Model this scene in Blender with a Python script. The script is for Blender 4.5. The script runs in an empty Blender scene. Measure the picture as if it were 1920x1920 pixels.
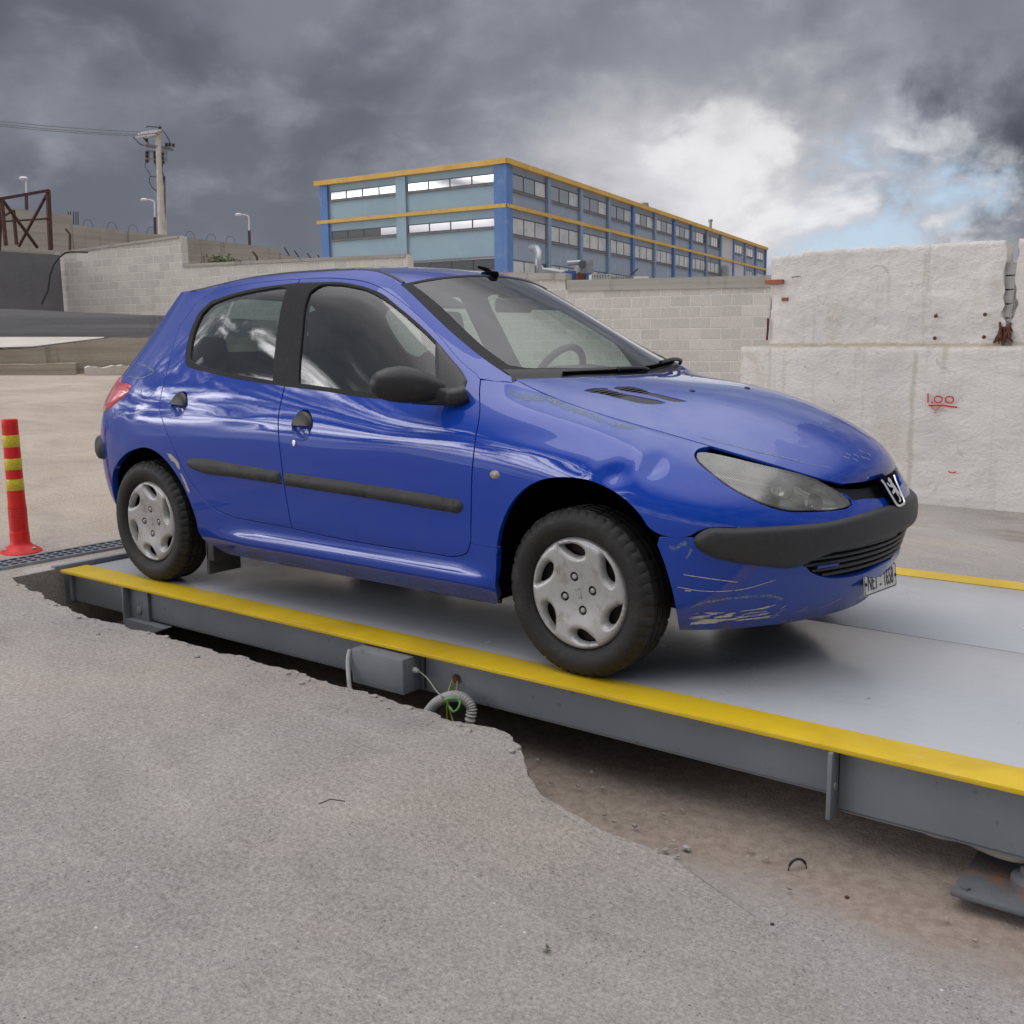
import bpy, bmesh, math, random
import numpy as np
from mathutils import Vector, Matrix, noise
from mathutils.geometry import delaunay_2d_cdt
random.seed(7)
sc = bpy.context.scene
COL = sc.collection
rad = math.radians

# ------------------------------------------------------------------ camera
CAM = Vector((1.9465, -3.6404, 1.1450))
yaw, pitch, roll = rad(127.8624), rad(9.5351), rad(-0.6244)
fwd = Vector((math.cos(pitch)*math.cos(yaw), math.cos(pitch)*math.sin(yaw), -math.sin(pitch)))
rt0 = Vector((math.sin(yaw), -math.cos(yaw), 0)); up0 = rt0.cross(fwd)
rt = rt0*math.cos(roll) + up0*math.sin(roll); up = up0*math.cos(roll) - rt0*math.sin(roll)
cam = bpy.data.cameras.new('camera'); camo = bpy.data.objects.new('camera', cam); COL.objects.link(camo)
M = Matrix((( rt.x, up.x, -fwd.x, CAM.x), (rt.y, up.y, -fwd.y, CAM.y), (rt.z, up.z, -fwd.z, CAM.z), (0, 0, 0, 1)))
camo.matrix_world = M
cam.sensor_width = 36; cam.lens = 1992.3/1920*36; cam.clip_start = .05; cam.clip_end = 3000
sc.camera = camo

# ------------------------------------------------------------------ colour management
sc.view_settings.view_transform = 'Standard'; sc.view_settings.look = 'None'
sc.view_settings.exposure = 0.0; sc.view_settings.gamma = 1.0
sc.cycles.use_denoising = True
sc.cycles.max_bounces = 10; sc.cycles.transparent_max_bounces = 24
sc.cycles.sample_clamp_indirect = 6

# ------------------------------------------------------------------ node helper
class NT:
    def __init__(s, tree):
        s.t = tree; s.n = tree.nodes; s.l = tree.links
    def add(s, kind, inputs=None, **props):
        nd = s.n.new(kind)
        for k, v in props.items(): setattr(nd, k, v)
        for k, v in (inputs or {}).items():
            sock = nd.inputs[k]
            if hasattr(v, 'is_output') or isinstance(v, bpy.types.NodeSocket): s.l.new(v, sock)
            else: sock.default_value = v
        return nd
    def math(s, op, a, b=0.0, c=0.0, clamp=False):
        nd = s.n.new('ShaderNodeMath'); nd.operation = op; nd.use_clamp = clamp
        for i, v in enumerate((a, b, c)):
            if isinstance(v, bpy.types.NodeSocket): s.l.new(v, nd.inputs[i])
            else: nd.inputs[i].default_value = v
        return nd.outputs[0]
    def vmath(s, op, a, b=(0, 0, 0)):
        nd = s.n.new('ShaderNodeVectorMath'); nd.operation = op
        for i, v in enumerate((a, b)):
            if isinstance(v, bpy.types.NodeSocket): s.l.new(v, nd.inputs[i])
            else: nd.inputs[i].default_value = v
        return nd.outputs['Value'] if op in ('DOT_PRODUCT', 'LENGTH', 'DISTANCE') else nd.outputs[0]
    def mix(s, fac, a, b):
        nd = s.n.new('ShaderNodeMix'); nd.data_type = 'RGBA'
        for i, v in ((0, fac), (6, a), (7, b)):
            if isinstance(v, bpy.types.NodeSocket): s.l.new(v, nd.inputs[i])
            else: nd.inputs[i].default_value = v if i == 0 else (tuple(v)+(1,))[:4]
        return nd.outputs[2]
    def rng(s, v, a, b, c=0.0, d=1.0, smooth=True):
        nd = s.n.new('ShaderNodeMapRange'); nd.interpolation_type = 'SMOOTHSTEP' if smooth else 'LINEAR'
        s.l.new(v, nd.inputs[0])
        for i, x in enumerate((a, b, c, d)): nd.inputs[i+1].default_value = x
        return nd.outputs[0]
    def noise(s, vec, scale, detail=4, rough=.55, dist=0.0):
        nd = s.n.new('ShaderNodeTexNoise'); s.l.new(vec, nd.inputs['Vector'])
        nd.inputs['Scale'].default_value = scale; nd.inputs['Detail'].default_value = detail
        nd.inputs['Roughness'].default_value = rough; nd.inputs['Distortion'].default_value = dist
        return nd.outputs[0]
    def mapping(s, vec, scale=(1, 1, 1), loc=(0, 0, 0), rot=(0, 0, 0)):
        nd = s.n.new('ShaderNodeMapping'); s.l.new(vec, nd.inputs[0])
        nd.inputs['Scale'].default_value = scale; nd.inputs['Location'].default_value = loc; nd.inputs['Rotation'].default_value = rot
        return nd.outputs[0]

# ------------------------------------------------------------------ sky: broken storm cloud over a clear-sky texture
SUN_EL, SUN_AZ = rad(70), rad(224)          # direction towards the sun, azimuth from +x counter-clockwise
w = bpy.data.worlds.new('World'); sc.world = w; w.use_nodes = True
nt = NT(w.node_tree); nt.n.clear()
def px_dir(px, py):
    d = fwd + rt*((px-960)/1992.3) - up*((py-960)/1992.3)
    return d.normalized()
tc = nt.add('ShaderNodeTexCoord').outputs['Generated']
D = nt.vmath('NORMALIZE', tc)
sep = nt.add('ShaderNodeSeparateXYZ', {0: D})
dz = sep.outputs[2]
den = nt.math('ADD', nt.math('MAXIMUM', dz, 0.0), .34)
pl = nt.add('ShaderNodeCombineXYZ', {0: nt.math('DIVIDE', sep.outputs[0], den), 1: nt.math('DIVIDE', sep.outputs[1], den), 2: nt.math('MULTIPLY', dz, 2.2)}).outputs[0]
n1 = nt.noise(nt.mapping(D, scale=(1, 1, 1.9), loc=(3.1, 1.7, .4)), 3.3, 9, .52, .25)
n2 = nt.noise(nt.mapping(D, scale=(1, 1, 1.7), loc=(8.1, 4.7, 2.4)), 8.5, 9, .55, .2)
wv = nt.add('ShaderNodeTexNoise', {'Vector': D, 'Scale': 5.5, 'Detail': 7.0, 'Roughness': .58}).outputs['Color']
DW = nt.vmath('NORMALIZE', nt.vmath('ADD', D, nt.vmath('MULTIPLY', nt.vmath('SUBTRACT', wv, (.5, .5, .5)), (.30, .30, .22))))
n3 = nt.noise(nt.mapping(pl, loc=(1.1, 9.7, 5.4)), .7, 3, .5)
def blob(px, py, r0, r1):
    d = px_dir(px, py)
    return nt.rng(nt.vmath('DOT_PRODUCT', DW, tuple(d)), math.cos(rad(r0)), math.cos(rad(r1)))
def addl(lum, b, a): return nt.math('MULTIPLY_ADD', b, a, lum)
lum = nt.math('ADD', .335, nt.math('MULTIPLY', nt.math('SUBTRACT', n3, .5), .12))
lum = addl(lum, blob(150, 130, 28, 3), -.135)
lum = addl(lum, blob(300, 440, 12, 3), .05)
lum = addl(lum, blob(1150, 330, 14, 3), .07)
lum = addl(lum, blob(1450, 430, 13, 2), .13)
lum = addl(lum, blob(1760, 90, 8, 2), -.13)
lum = addl(lum, blob(1900, 300, 5, 1), -.15)
lum = addl(lum, blob(1250, 20, 9, 2), -.06)
puffs = nt.rng(nt.math('MULTIPLY_ADD', n2, .35, n1), .54, .80)
lum = nt.math('MULTIPLY', lum, nt.math('MULTIPLY_ADD', puffs, .50, .76))
lum = nt.math('ADD', lum, nt.math('MULTIPLY', nt.rng(n2, .50, .66), .055))
# overhead and behind the photographer the cover is thinner and brighter; sunlit cloud edges low behind on the left
lum = nt.math('ADD', lum, nt.rng(dz, .50, .88, 0, 1.5))
back = nt.vmath('DOT_PRODUCT', D, (.30, -.95, 0))
streak = nt.noise(nt.mapping(D, scale=(2.6, 2.6, 9), loc=(4, 2, 1)), 1.9, 8, .62, .7)
backm = nt.rng(back, -.05, .55)
lum = nt.math('ADD', lum, nt.math('MULTIPLY', backm, nt.math('MULTIPLY', nt.rng(dz, .16, .05, 0, .9), nt.rng(streak, .36, .60, .15, 1.2))))
lum = nt.math('ADD', lum, nt.math('MULTIPLY', backm, nt.math('MULTIPLY', nt.rng(dz, .06, .16), nt.rng(dz, .74, .50, 0, -.16))))
sg = Vector((math.cos(rad(18))*math.cos(rad(221)), math.cos(rad(18))*math.sin(rad(221)), math.sin(rad(18))))
glow = nt.rng(nt.vmath('DOT_PRODUCT', D, tuple(sg)), math.cos(rad(38)), math.cos(rad(6)))
belt_ = nt.math('MULTIPLY', nt.rng(dz, .08, .15), nt.rng(dz, .53, .40))
hot = nt.math('MULTIPLY', nt.math('MULTIPLY', glow, belt_), nt.math('POWER', nt.rng(nt.math('MULTIPLY_ADD', dz, -.18, streak), .36, .60), 1.5))
lum = nt.math('MULTIPLY_ADD', hot, 10.0, lum)
lum = nt.math('MAXIMUM', lum, .07)
cloud = nt.mix(nt.rng(lum, .06, .60), (.80, .90, 1.13), (1.0, .985, 1.03))
cloudc = nt.vmath('MULTIPLY', cloud, nt.add('ShaderNodeCombineXYZ', {0: lum, 1: lum, 2: lum}).outputs[0])
sky = nt.add('ShaderNodeTexSky', sky_type='NISHITA', sun_disc=False, sun_elevation=SUN_EL, sun_rotation=rad(90)-SUN_AZ, air_density=1.0, dust_density=1.0)
skyc = nt.vmath('MULTIPLY', sky.outputs[0], (.12, .12, .12))
gapm = nt.math('MULTIPLY', nt.rng(nt.math('ADD', nt.math('MULTIPLY', n2, .6), nt.math('MULTIPLY', n1, .4)), .44, .53), 1.0)
blue = nt.math('MAXIMUM', blob(1640, 360, 4.6, 1.6), blob(1540, 440, 3.2, 1.2))
gap = nt.math('MULTIPLY', blue, nt.math('SUBTRACT', 1.0, nt.math('MULTIPLY', gapm, .85)))
colr = nt.mix(gap, cloudc, (.56, .70, .88))
colr = nt.mix(nt.math('MULTIPLY', gap, .35), colr, skyc)
puff = nt.math('MULTIPLY', nt.math('MAXIMUM', blob(1650, 450, 6.5, 1.0), nt.math('MULTIPLY', blob(1440, 330, 5.5, 1.0), .75)), nt.rng(n2, .44, .60))
colr = nt.mix(puff, colr, (.88, .88, .90))
# below the horizon: dull ground bounce
colr = nt.mix(nt.rng(dz, -.02, -.06), colr, (.16, .15, .14))
bg = nt.add('ShaderNodeBackground', {'Color': colr, 'Strength': 1.0})
ow = nt.add('ShaderNodeOutputWorld', {0: bg.outputs[0]})

sun = bpy.data.lights.new('sun', 'SUN'); suno = bpy.data.objects.new('sun', sun); COL.objects.link(suno)
sun.energy = .5; sun.angle = rad(34); sun.color = (1, .95, .88)
sd = Vector((math.cos(SUN_EL)*math.cos(SUN_AZ), math.cos(SUN_EL)*math.sin(SUN_AZ), math.sin(SUN_EL)))
suno.rotation_euler = sd.to_track_quat('Z', 'Y').to_euler()
suno.location = sd*30
# ------------------------------------------------------------------ object helpers
def tag(o, label=None, cat=None, group=None, kind=None):
    if label: o['label'] = label
    if cat: o['category'] = cat
    if group: o['group'] = group
    if kind: o['kind'] = kind
    return o
def wloc(o):
    v = o.location.copy()
    while o.parent: o = o.parent; v = v + o.location
    return v
def link_mesh(name, me, mat, parent=None):
    o = bpy.data.objects.new(name, me); COL.objects.link(o)
    mats = mat if isinstance(mat, (list, tuple)) else [mat]
    for m_ in mats: me.materials.append(m_)
    if parent is not None:
        o.parent = parent; o.location = -wloc(parent)
    return o
def thing(name, loc, label, cat, group=None):
    o = bpy.data.objects.new(name, None); COL.objects.link(o); o.location = loc; o.empty_display_size = .2
    return tag(o, label, cat, group)
def copy_tree(o, parent=None):
    c = o.copy(); COL.objects.link(c)
    if parent is not None: c.parent = parent
    for ch in list(o.children): copy_tree(ch, c)
    return c
class MB:
    """collects simple shapes into one mesh"""
    def __init__(s): s.v = []; s.f = []; s.mi = []
    def add(s, V, F, mi=0):
        b = len(s.v); s.v += [tuple(p) for p in V]; s.f += [tuple(i+b for i in f) for f in F]; s.mi += [mi]*len(F); return s
    def box(s, a, b, mi=0, rot=None, bev=0.0):
        (x0, y0, z0), (x1, y1, z1) = a, b
        if bev > 0:
            bm = bmesh.new(); bmesh.ops.create_cube(bm, size=1)
            for v in bm.verts: v.co = Vector(((x0+x1)/2+v.co.x*(x1-x0), (y0+y1)/2+v.co.y*(y1-y0), (z0+z1)/2+v.co.z*(z1-z0)))
            bmesh.ops.bevel(bm, geom=bm.edges[:], offset=bev, segments=2, affect='EDGES', profile=.6)
            bm.verts.index_update()
            V = [v.co.copy() for v in bm.verts]; F = [[v.index for v in f.verts] for f in bm.faces]; bm.free()
        else:
            V = [(x0, y0, z0), (x1, y0, z0), (x1, y1, z0), (x0, y1, z0), (x0, y0, z1), (x1, y0, z1), (x1, y1, z1), (x0, y1, z1)]
            F = [(0, 3, 2, 1), (4, 5, 6, 7), (0, 1, 5, 4), (1, 2, 6, 5), (2, 3, 7, 6), (3, 0, 4, 7)]
        if rot is not None: V = [rot @ Vector(p) for p in V]
        return s.add(V, F, mi)
    def tube(s, pts, r, n=8, mi=0, cap=True, closed=False):
        pts = [Vector(p) for p in pts]; m = len(pts); rs = r if isinstance(r, (list, tuple)) else [r]*m
        V = []; F = []; prev = None
        for i, p in enumerate(pts):
            if closed: t = pts[(i+1) % m]-pts[i-1]
            else: t = pts[min(i+1, m-1)]-pts[max(i-1, 0)]
            t.normalize()
            if prev is None: a = t.orthogonal().normalized()
            else: a = (prev-t*prev.dot(t)).normalized()
            prev = a; b = t.cross(a)
            for k in range(n):
                an = 2*math.pi*k/n; V.append(p+(a*math.cos(an)+b*math.sin(an))*rs[i])
        for i in range(m if closed else m-1):
            j = (i+1) % m
            for k in range(n): F.append((i*n+k, i*n+(k+1) % n, j*n+(k+1) % n, j*n+k))
        if cap and not closed: F.append(tuple(range(n))[::-1]); F.append(tuple((m-1)*n+k for k in range(n)))
        return s.add(V, F, mi)
    def lathe(s, prof, n=32, mat=None, mi=0, cap=True):
        """profile [(r,z)] about z"""
        V = []; F = []
        for r, z in prof:
            for k in range(n):
                a = 2*math.pi*k/n; V.append(Vector((r*math.cos(a), r*math.sin(a), z)))
        for i in range(len(prof)-1):
            for k in range(n): F.append((i*n+k, i*n+(k+1) % n, (i+1)*n+(k+1) % n, (i+1)*n+k))
        if cap:
            if prof[0][0] > 1e-6: F.append(tuple(range(n))[::-1])
            if prof[-1][0] > 1e-6: F.append(tuple((len(prof)-1)*n+k for k in range(n)))
        if mat is not None: V = [mat @ p for p in V]
        return s.add(V, F, mi)
    def prism(s, poly, ax, d0, d1, mi=0):
        """2-D polygon extruded along axis ax ('x','y','z') from d0 to d1"""
        def P(a, b, d): return {'x': (d, a, b), 'y': (a, d, b), 'z': (a, b, d)}[ax]
        n = len(poly); V = [P(a, b, d0) for a, b in poly]+[P(a, b, d1) for a, b in poly]
        F = [tuple(range(n))[::-1], tuple(range(n, 2*n))]+[(i, (i+1) % n, n+(i+1) % n, n+i) for i in range(n)]
        return s.add(V, F, mi)
    def mesh(s, name, smooth=None):
        me = bpy.data.meshes.new(name); me.from_pydata(s.v, [], s.f); me.update()
        if any(s.mi): me.polygons.foreach_set('material_index', s.mi)
        bm = bmesh.new(); bm.from_mesh(me); bmesh.ops.remove_doubles(bm, verts=bm.verts, dist=1e-6); bmesh.ops.recalc_face_normals(bm, faces=bm.faces); bm.to_mesh(me); bm.free()
        if smooth is not None:
            for p in me.polygons: p.use_smooth = True
            me.set_sharp_from_angle(angle=rad(smooth))
        return me
    def build(s, name, mat, parent=None, smooth=None): return link_mesh(name, s.mesh(name, smooth), mat, parent)

# ------------------------------------------------------------------ materials
def mat(name, color=(.5, .5, .5), rough=.5, metal=0.0, coat=0.0, spec=.5):
    m = bpy.data.materials.new(name); m.use_nodes = True; b = m.node_tree.nodes['Principled BSDF']
    b.inputs['Base Color'].default_value = (*color, 1); b.inputs['Roughness'].default_value = rough
    b.inputs['Metallic'].default_value = metal; b.inputs['Coat Weight'].default_value = coat; b.inputs['Specular IOR Level'].default_value = spec
    return m
def nmat(m): return NT(m.node_tree), m.node_tree.nodes['Principled BSDF']
def bump(n, b, h, strength=.3, dist=.01):
    bp = n.add('ShaderNodeBump', {'Height': h, 'Strength': strength, 'Distance': dist}); n.l.new(bp.outputs[0], b.inputs['Normal'])
def mottle(name, c1, c2, scale=3.0, rough=.8, c3=None, s3=30, bumpd=.0, bs=60, spec=.3, metal=0, coord='Object'):
    """two-tone weathered surface with fine grain"""
    m = mat(name, c1, rough, metal, spec=spec); n, b = nmat(m)
    o = n.add('ShaderNodeTexCoord').outputs[coord]
    col = n.mix(n.rng(n.noise(o, scale, 6, .6, .3), .35, .68), c1, c2)
    if c3: col = n.mix(n.rng(n.noise(o, s3, 3, .6), .52, .72), col, c3)
    n.l.new(col, b.inputs['Base Color'])
    if bumpd: bump(n, b, n.noise(o, bs, 5, .65), .8, bumpd)
    return m
# ------------------------------------------------------------------ where things stand (point at picture direction, metres along the lens axis)
def at(px, py, d):
    return CAM + (fwd + rt*((px-960)/1992.3) - up*((py-960)/1992.3))*d
def interp(x, xs, ys): return float(np.interp(x, xs, ys))
def sstep(a, b, x):
    t = min(1, max(0, (x-a)/(b-a))); return t*t*(3-2*t)

# ------------------------------------------------------------------ ground: concrete yard with the weighbridge pit left open in it
EDGE = [(-3.07, -1.15), (-2.86, -1.195), (-2.55, -1.23), (-2.24, -1.252), (-1.79, -1.20), (-1.2, -1.13), (-.67, -1.088), (-.32, -1.065), (-.12, -1.03), (-.03, -1.06),
        (.04, -1.13), (.14, -1.20), (.28, -1.215), (.45, -1.19), (.58, -1.165)]
def gz(x, y):
    near = interp(x, [-3.05, -2.24, -1.2, -.3, -.08, .06, .25, .45, .7, 2, 4, 9], [0, -.04, -.09, -.14, -.155, -.195, -.255, -.30, -.332, -.385, -.42, -.45])
    away = interp(x, [-3.05, -1.0, .8, 2.2, 4, 9], [0, -.12, -.285, -.392, -.43, -.45])
    z = near+(away-near)*sstep(-1.35, -2.3, y)
    if x < -3.05: z = .034*(-3.05-x)*(1 if x > -22 else 22/(-x))
    g = sstep(2.0, 6.0, y)*sstep(-13, -3.5, x)
    z = z+(-.50-z)*g
    if y > 1.2 and x > -3.0: z = min(z, z+(-.10-z)*sstep(2.4, 1.2, y)) if z > -.1 else z+(-.03-z)*sstep(3.6, 1.5, y)
    if x < -3.05 or y < -1.3 or y > 2:
        z += (.012 if x < -3.05 or y > 2 or y < -3.6 else .004)*(noise.noise(Vector((x*.6, y*.6, 3)))+.5*noise.noise(Vector((x*1.9, y*1.9, 7))))*min(1, max(abs(x+3.05), 0)/.6 if x < -3.05 else 1)
    return z
def dens(poly, step, jit=0.0, seed=1):
    out = []; n = len(poly); rnd = random.Random(seed)
    for i in range(n-1):
        a = Vector(poly[i]); b = Vector(poly[i+1]); m = max(1, int((b-a).length/step))
        for k in range(m):
            p = a.lerp(b, k/m)
            if jit and (i or k): p = p+Vector((noise.noise(Vector((p.x*9, p.y*9, 2)))*jit+noise.noise(Vector((p.x*34, p.y*34, 5)))*jit*.6, noise.noise(Vector((p.x*9, p.y*9, 22)))*jit+noise.noise(Vector((p.x*34, p.y*34, 25)))*jit*.6))
            out.append((p.x, p.y))
    out.append(tuple(poly[-1])); return out
PITZ = -.345
crumb = dens(EDGE, .012, .024)
tail = dens([EDGE[-1], (.95, -1.30), (1.5, -1.52), (2.4, -1.7), (8.4, -1.9)], .2)[1:]
hole = crumb+tail+dens([(8.4, -1.9), (8.4, 1.64)], .5)[1:]+dens([(8.4, 1.64), (-3.09, 1.50)], .25)[1:]+dens([(-3.09, 1.50), (-3.07, -1.15)], .2)[1:-1]
nh = len(hole)
pts = [Vector(p) for p in hole]
R = 1600
pts += [Vector(p) for p in ((-R, -R), (R, -R), (R, R), (-R, R))]
hp = np.array(hole)
def inside(P, poly):
    x, y = P[:, 0], P[:, 1]; c = np.zeros(len(P), bool); n = len(poly); j = n-1
    for i in range(n):
        xi, yi = poly[i]; xj, yj = poly[j]
        m = ((yi > y) != (yj > y)) & (x < (xj-xi)*(y-yi)/((yj-yi) or 1e-12)+xi); c ^= m; j = i
    return c
def grid(x0, x1, y0, y1, s, ex=None):
    xs, ys = np.meshgrid(np.arange(x0, x1, s), np.arange(y0, y1, s)); g = np.stack([xs.ravel(), ys.ravel()], 1)
    g = g+(np.random.RandomState(3).rand(*g.shape)-.5)*s*.5
    g = g[~inside(g, hp)]
    if ex is not None: g = g[~((g[:, 0] > ex[0]) & (g[:, 0] < ex[1]) & (g[:, 1] > ex[2]) & (g[:, 1] < ex[3]))]
    return g
G = [grid(-4.5, 3, -4, -.95, .07), grid(-14, 9, -9, 12, .5, (-4.5, 3, -4, -.95)), grid(-60, 60, -60, 60, 5, (-14, 9, -9, 12)), grid(-1500, 1500, -1500, 1500, 150, (-60, 60, -60, 60))]
d0 = np.concatenate(G)
# keep grid points off the hole outline
keep = np.ones(len(d0), bool)
near = (d0[:, 0] > -4) & (d0[:, 0] < 9) & (d0[:, 1] > -2.2) & (d0[:, 1] < 2.2)
for i in np.where(near)[0]:
    if np.min((hp[:, 0]-d0[i, 0])**2+(hp[:, 1]-d0[i, 1])**2) < .02**2: keep[i] = False
pts += [Vector(p) for p in d0[keep]]
edges = [(i, (i+1) % nh) for i in range(nh)]+[(nh, nh+1), (nh+1, nh+2), (nh+2, nh+3), (nh+3, nh)]
V2, E2, F2, _, _, _ = delaunay_2d_cdt(pts, edges, [], 0, 1e-6)
P2 = np.array([tuple(v) for v in V2]); cen = np.array([P2[list(f)].mean(0) for f in F2])
kf = ~inside(cen, hp)
V3 = [(p[0], p[1], gz(p[0], p[1]) if abs(p[0]) < 200 and abs(p[1]) < 200 else gz(max(-60, min(60, p[0])), max(-60, min(60, p[1])))) for p in P2]
F3 = [tuple(f) for f, k in zip(F2, kf) if k]
# crumbling side of the slab down to the pit floor
rndE = random.Random(5); b = len(V3); ring = [V3[i] for i in range(nh)]
for lev in (1, 2, 3):
    for i, (x, y, z) in enumerate(ring):
        t = (.12, .5, 1)[lev-1]; zz = z+(PITZ-.01-z)*t
        px_, py_ = ring[i-1][:2]; nx_, ny_ = ring[(i+1) % nh][:2]; tx, ty = nx_-px_, ny_-py_; L = math.hypot(tx, ty) or 1
        o = (-.004, .012, -.03)[lev-1]*(1 if i < len(crumb) else 0)*min(1, (z-PITZ)/.1)+noise.noise(Vector((x*22, y*22, zz*22)))*.014*(1 if i < len(crumb) else 0)
        V3.append((x+ty/L*o, y-tx/L*o, zz))
for lev in range(3):
    for i in range(nh):
        j = (i+1) % nh; a0 = i if lev == 0 else b+(lev-1)*nh+i; a1 = j if lev == 0 else b+(lev-1)*nh+j
        F3.append((a0, a1, b+lev*nh+j, b+lev*nh+i))
me = bpy.data.meshes.new('ground'); me.from_pydata(V3, [], F3); me.update()
bm = bmesh.new(); bm.from_mesh(me); bmesh.ops.recalc_face_normals(bm, faces=bm.faces)
up_ = sum(f.normal.z*f.calc_area() for f in bm.faces)
if up_ < 0: bmesh.ops.reverse_faces(bm, faces=bm.faces)
bm.to_mesh(me); bm.free()
for p in me.polygons: p.use_smooth = True
me.set_sharp_from_angle(angle=rad(40))

def concrete_mat(name, base, dark, warm, k=1.0):
    m = mat(name, base, .93, spec=.15); n, b = nmat(m)
    o = n.add('ShaderNodeTexCoord').outputs['Object']
    big = n.noise(o, .55, 6, .62, .6); mid = n.noise(o, 2.6, 6, .65, .5); fine = n.noise(o, 80, 5, .78, .2); grit = n.noise(o, 210, 2, .6)
    spx = n.add('ShaderNodeSeparateXYZ', {0: o}).outputs[0]
    col = n.mix(n.rng(n.math('MULTIPLY_ADD', spx, -.05, big), .42, .80), base, warm)
    col = n.mix(n.rng(mid, .50, .72, 0, .45), col, dark)
    streak = n.noise(n.mapping(o, scale=(1.2, 5.5, 1), rot=(0, 0, .5)), 1.6, 5, .6, .8)
    col = n.mix(n.rng(streak, .55, .75, 0, .45), col, tuple(min(1, c*1.28) for c in base))
    g = n.math('MULTIPLY_ADD', n.math('SUBTRACT', fine, .5), 1.7*k, 1.0); g = n.math('MULTIPLY_ADD', n.math('SUBTRACT', grit, .5), .9*k, g); g = n.math('MULTIPLY_ADD', n.math('SUBTRACT', n.noise(o, .85, 5, .6, .8), .5), .75, g)
    col = n.vmath('MULTIPLY', col, n.add('ShaderNodeCombineXYZ', {0: g, 1: g, 2: g}).outputs[0])
    vor = n.add('ShaderNodeTexVoronoi', {'Vector': o, 'Scale': 46.0}); pick = n.rng(n.noise(o, 7, 3), .46, .60)
    spot = n.math('MULTIPLY', n.rng(vor.outputs['Distance'], .17, .07), pick)
    col = n.mix(n.math('MULTIPLY', spot, .8), col, (.05, .042, .038))
    v2 = n.add('ShaderNodeTexVoronoi', {'Vector': o, 'Scale': 21.0}); col = n.mix(n.math('MULTIPLY', n.rng(v2.outputs['Distance'], .10, .05), n.rng(n.noise(o, 5, 2), .56, .62)), col, (.62, .60, .57))
    dp = n.vmath('DISTANCE', n.mapping(o, scale=(.62, 1.25, 0)), (.62*1.35, 1.25*5.35, 0)); dpn = n.math('MULTIPLY_ADD', n.math('SUBTRACT', mid, .5), 1.6, dp)
    col = n.mix(n.rng(dpn, 1.05, .75, 0, .75), col, (.21, .17, .135))
    n.l.new(col, b.inputs['Base Color'])
    h = n.math('ADD', n.math('MULTIPLY', fine, .6), n.math('MULTIPLY', grit, .35)); h = n.math('MULTIPLY_ADD', mid, .8, h)
    bump(n, b, h, .9, .012*k)
    return m
M_conc = concrete_mat('yard_concrete', (.325, .306, .288), (.240, .225, .212), (.40, .342, .278))
tag(link_mesh('ground', me, M_conc), kind='structure')
M_pit = concrete_mat('pit_concrete', (.325, .308, .296), (.25, .225, .205), (.36, .32, .275), .9)
n, b = nmat(M_pit); ps = n.add('ShaderNodeSeparateXYZ', {0: n.add('ShaderNodeNewGeometry').outputs['Position']})
pv = n.add('ShaderNodeNewGeometry').outputs['Position']; old = b.inputs['Base Color'].links[0].from_socket
soil = n.rng(n.math('MULTIPLY_ADD', n.noise(pv, 3, 5, .65), .34, n.math('MULTIPLY_ADD', ps.outputs[0], .03, ps.outputs[1])), -1.10, -.80)
soilc = n.mix(n.rng(n.noise(pv, 26, 4, .7), .35, .65), (.255, .208, .172), (.335, .282, .238))
n.l.new(n.mix(soil, old, soilc), b.inputs['Base Color'])
mb = MB()
nx, ny = 60, 24
Vp = []; Fp = []
for j in range(ny):
    for i in range(nx):
        x = -3.2+i*(11.7/(nx-1)); y = -2.0+j*(3.75/(ny-1))
        Vp.append((x, y, PITZ+.010*noise.noise(Vector((x*2, y*2, 0)))+.05*sstep(-1.0, -.55, y)*sstep(.2, .9, x)))
for j in range(ny-1):
    for i in range(nx-1): Fp.append((j*nx+i, j*nx+i+1, (j+1)*nx+i+1, (j+1)*nx+i))
mb.add(Vp, Fp); o = mb.build('pit_floor', M_pit, smooth=60); tag(o, kind='structure')
# earth swept up against the girder
rnd = random.Random(11); mb = MB()
for i in range(170):
    x = rnd.uniform(-.3, 2.2); y = -.98+rnd.gauss(0, .09)-.02*x; r = rnd.choice((.002, .0025, .003, .003, .004, .005, .008))
    z = PITZ+.02+.05*sstep(-1.0, -.55, y)*sstep(.2, .9, x)
    bm = bmesh.new(); bmesh.ops.create_icosphere(bm, subdivisions=1, radius=r)
    for v in bm.verts: v.co = Vector((v.co.x*rnd.uniform(.7, 1.3), v.co.y*rnd.uniform(.7, 1.3), v.co.z*.7))*(1+.3*noise.noise(v.co*200))+Vector((x, y, z-.002))
    bm.verts.index_update(); mb.add([v.co.copy() for v in bm.verts], [[v.index for v in f.verts] for f in bm.faces]); bm.free()
tag(mb.build('soil_crumbs', mottle('soil', (.31, .275, .24), (.25, .215, .18), 8, .95), smooth=50), kind='stuff')
# crumbs of concrete broken off the slab edge
rnd = random.Random(19); mb = MB()
for i in range(260):
    k = rnd.randrange(len(crumb)); ex, ey = crumb[k]; r = rnd.choice((.002, .003, .003, .004, .005, .007, .011)); d_ = rnd.gauss(.02, .05)
    x, y = ex+rnd.gauss(0, .02), ey+d_
    z = gz(x, y) if not inside(np.array([(x, y)]), hole)[0] else PITZ+.01
    bm = bmesh.new(); bmesh.ops.create_icosphere(bm, subdivisions=1, radius=r); sx, sy = rnd.uniform(.7, 1.4), rnd.uniform(.7, 1.4)
    for v in bm.verts: v.co = Vector((v.co.x*sx, v.co.y*sy, v.co.z*.75))*(1+.45*noise.noise(v.co*180+Vector((i, 0, 0))))+Vector((x, y, z+r*.25))
    bm.verts.index_update(); mb.add([v.co.copy() for v in bm.verts], [[v.index for v in f.verts] for f in bm.faces]); bm.free()
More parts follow.
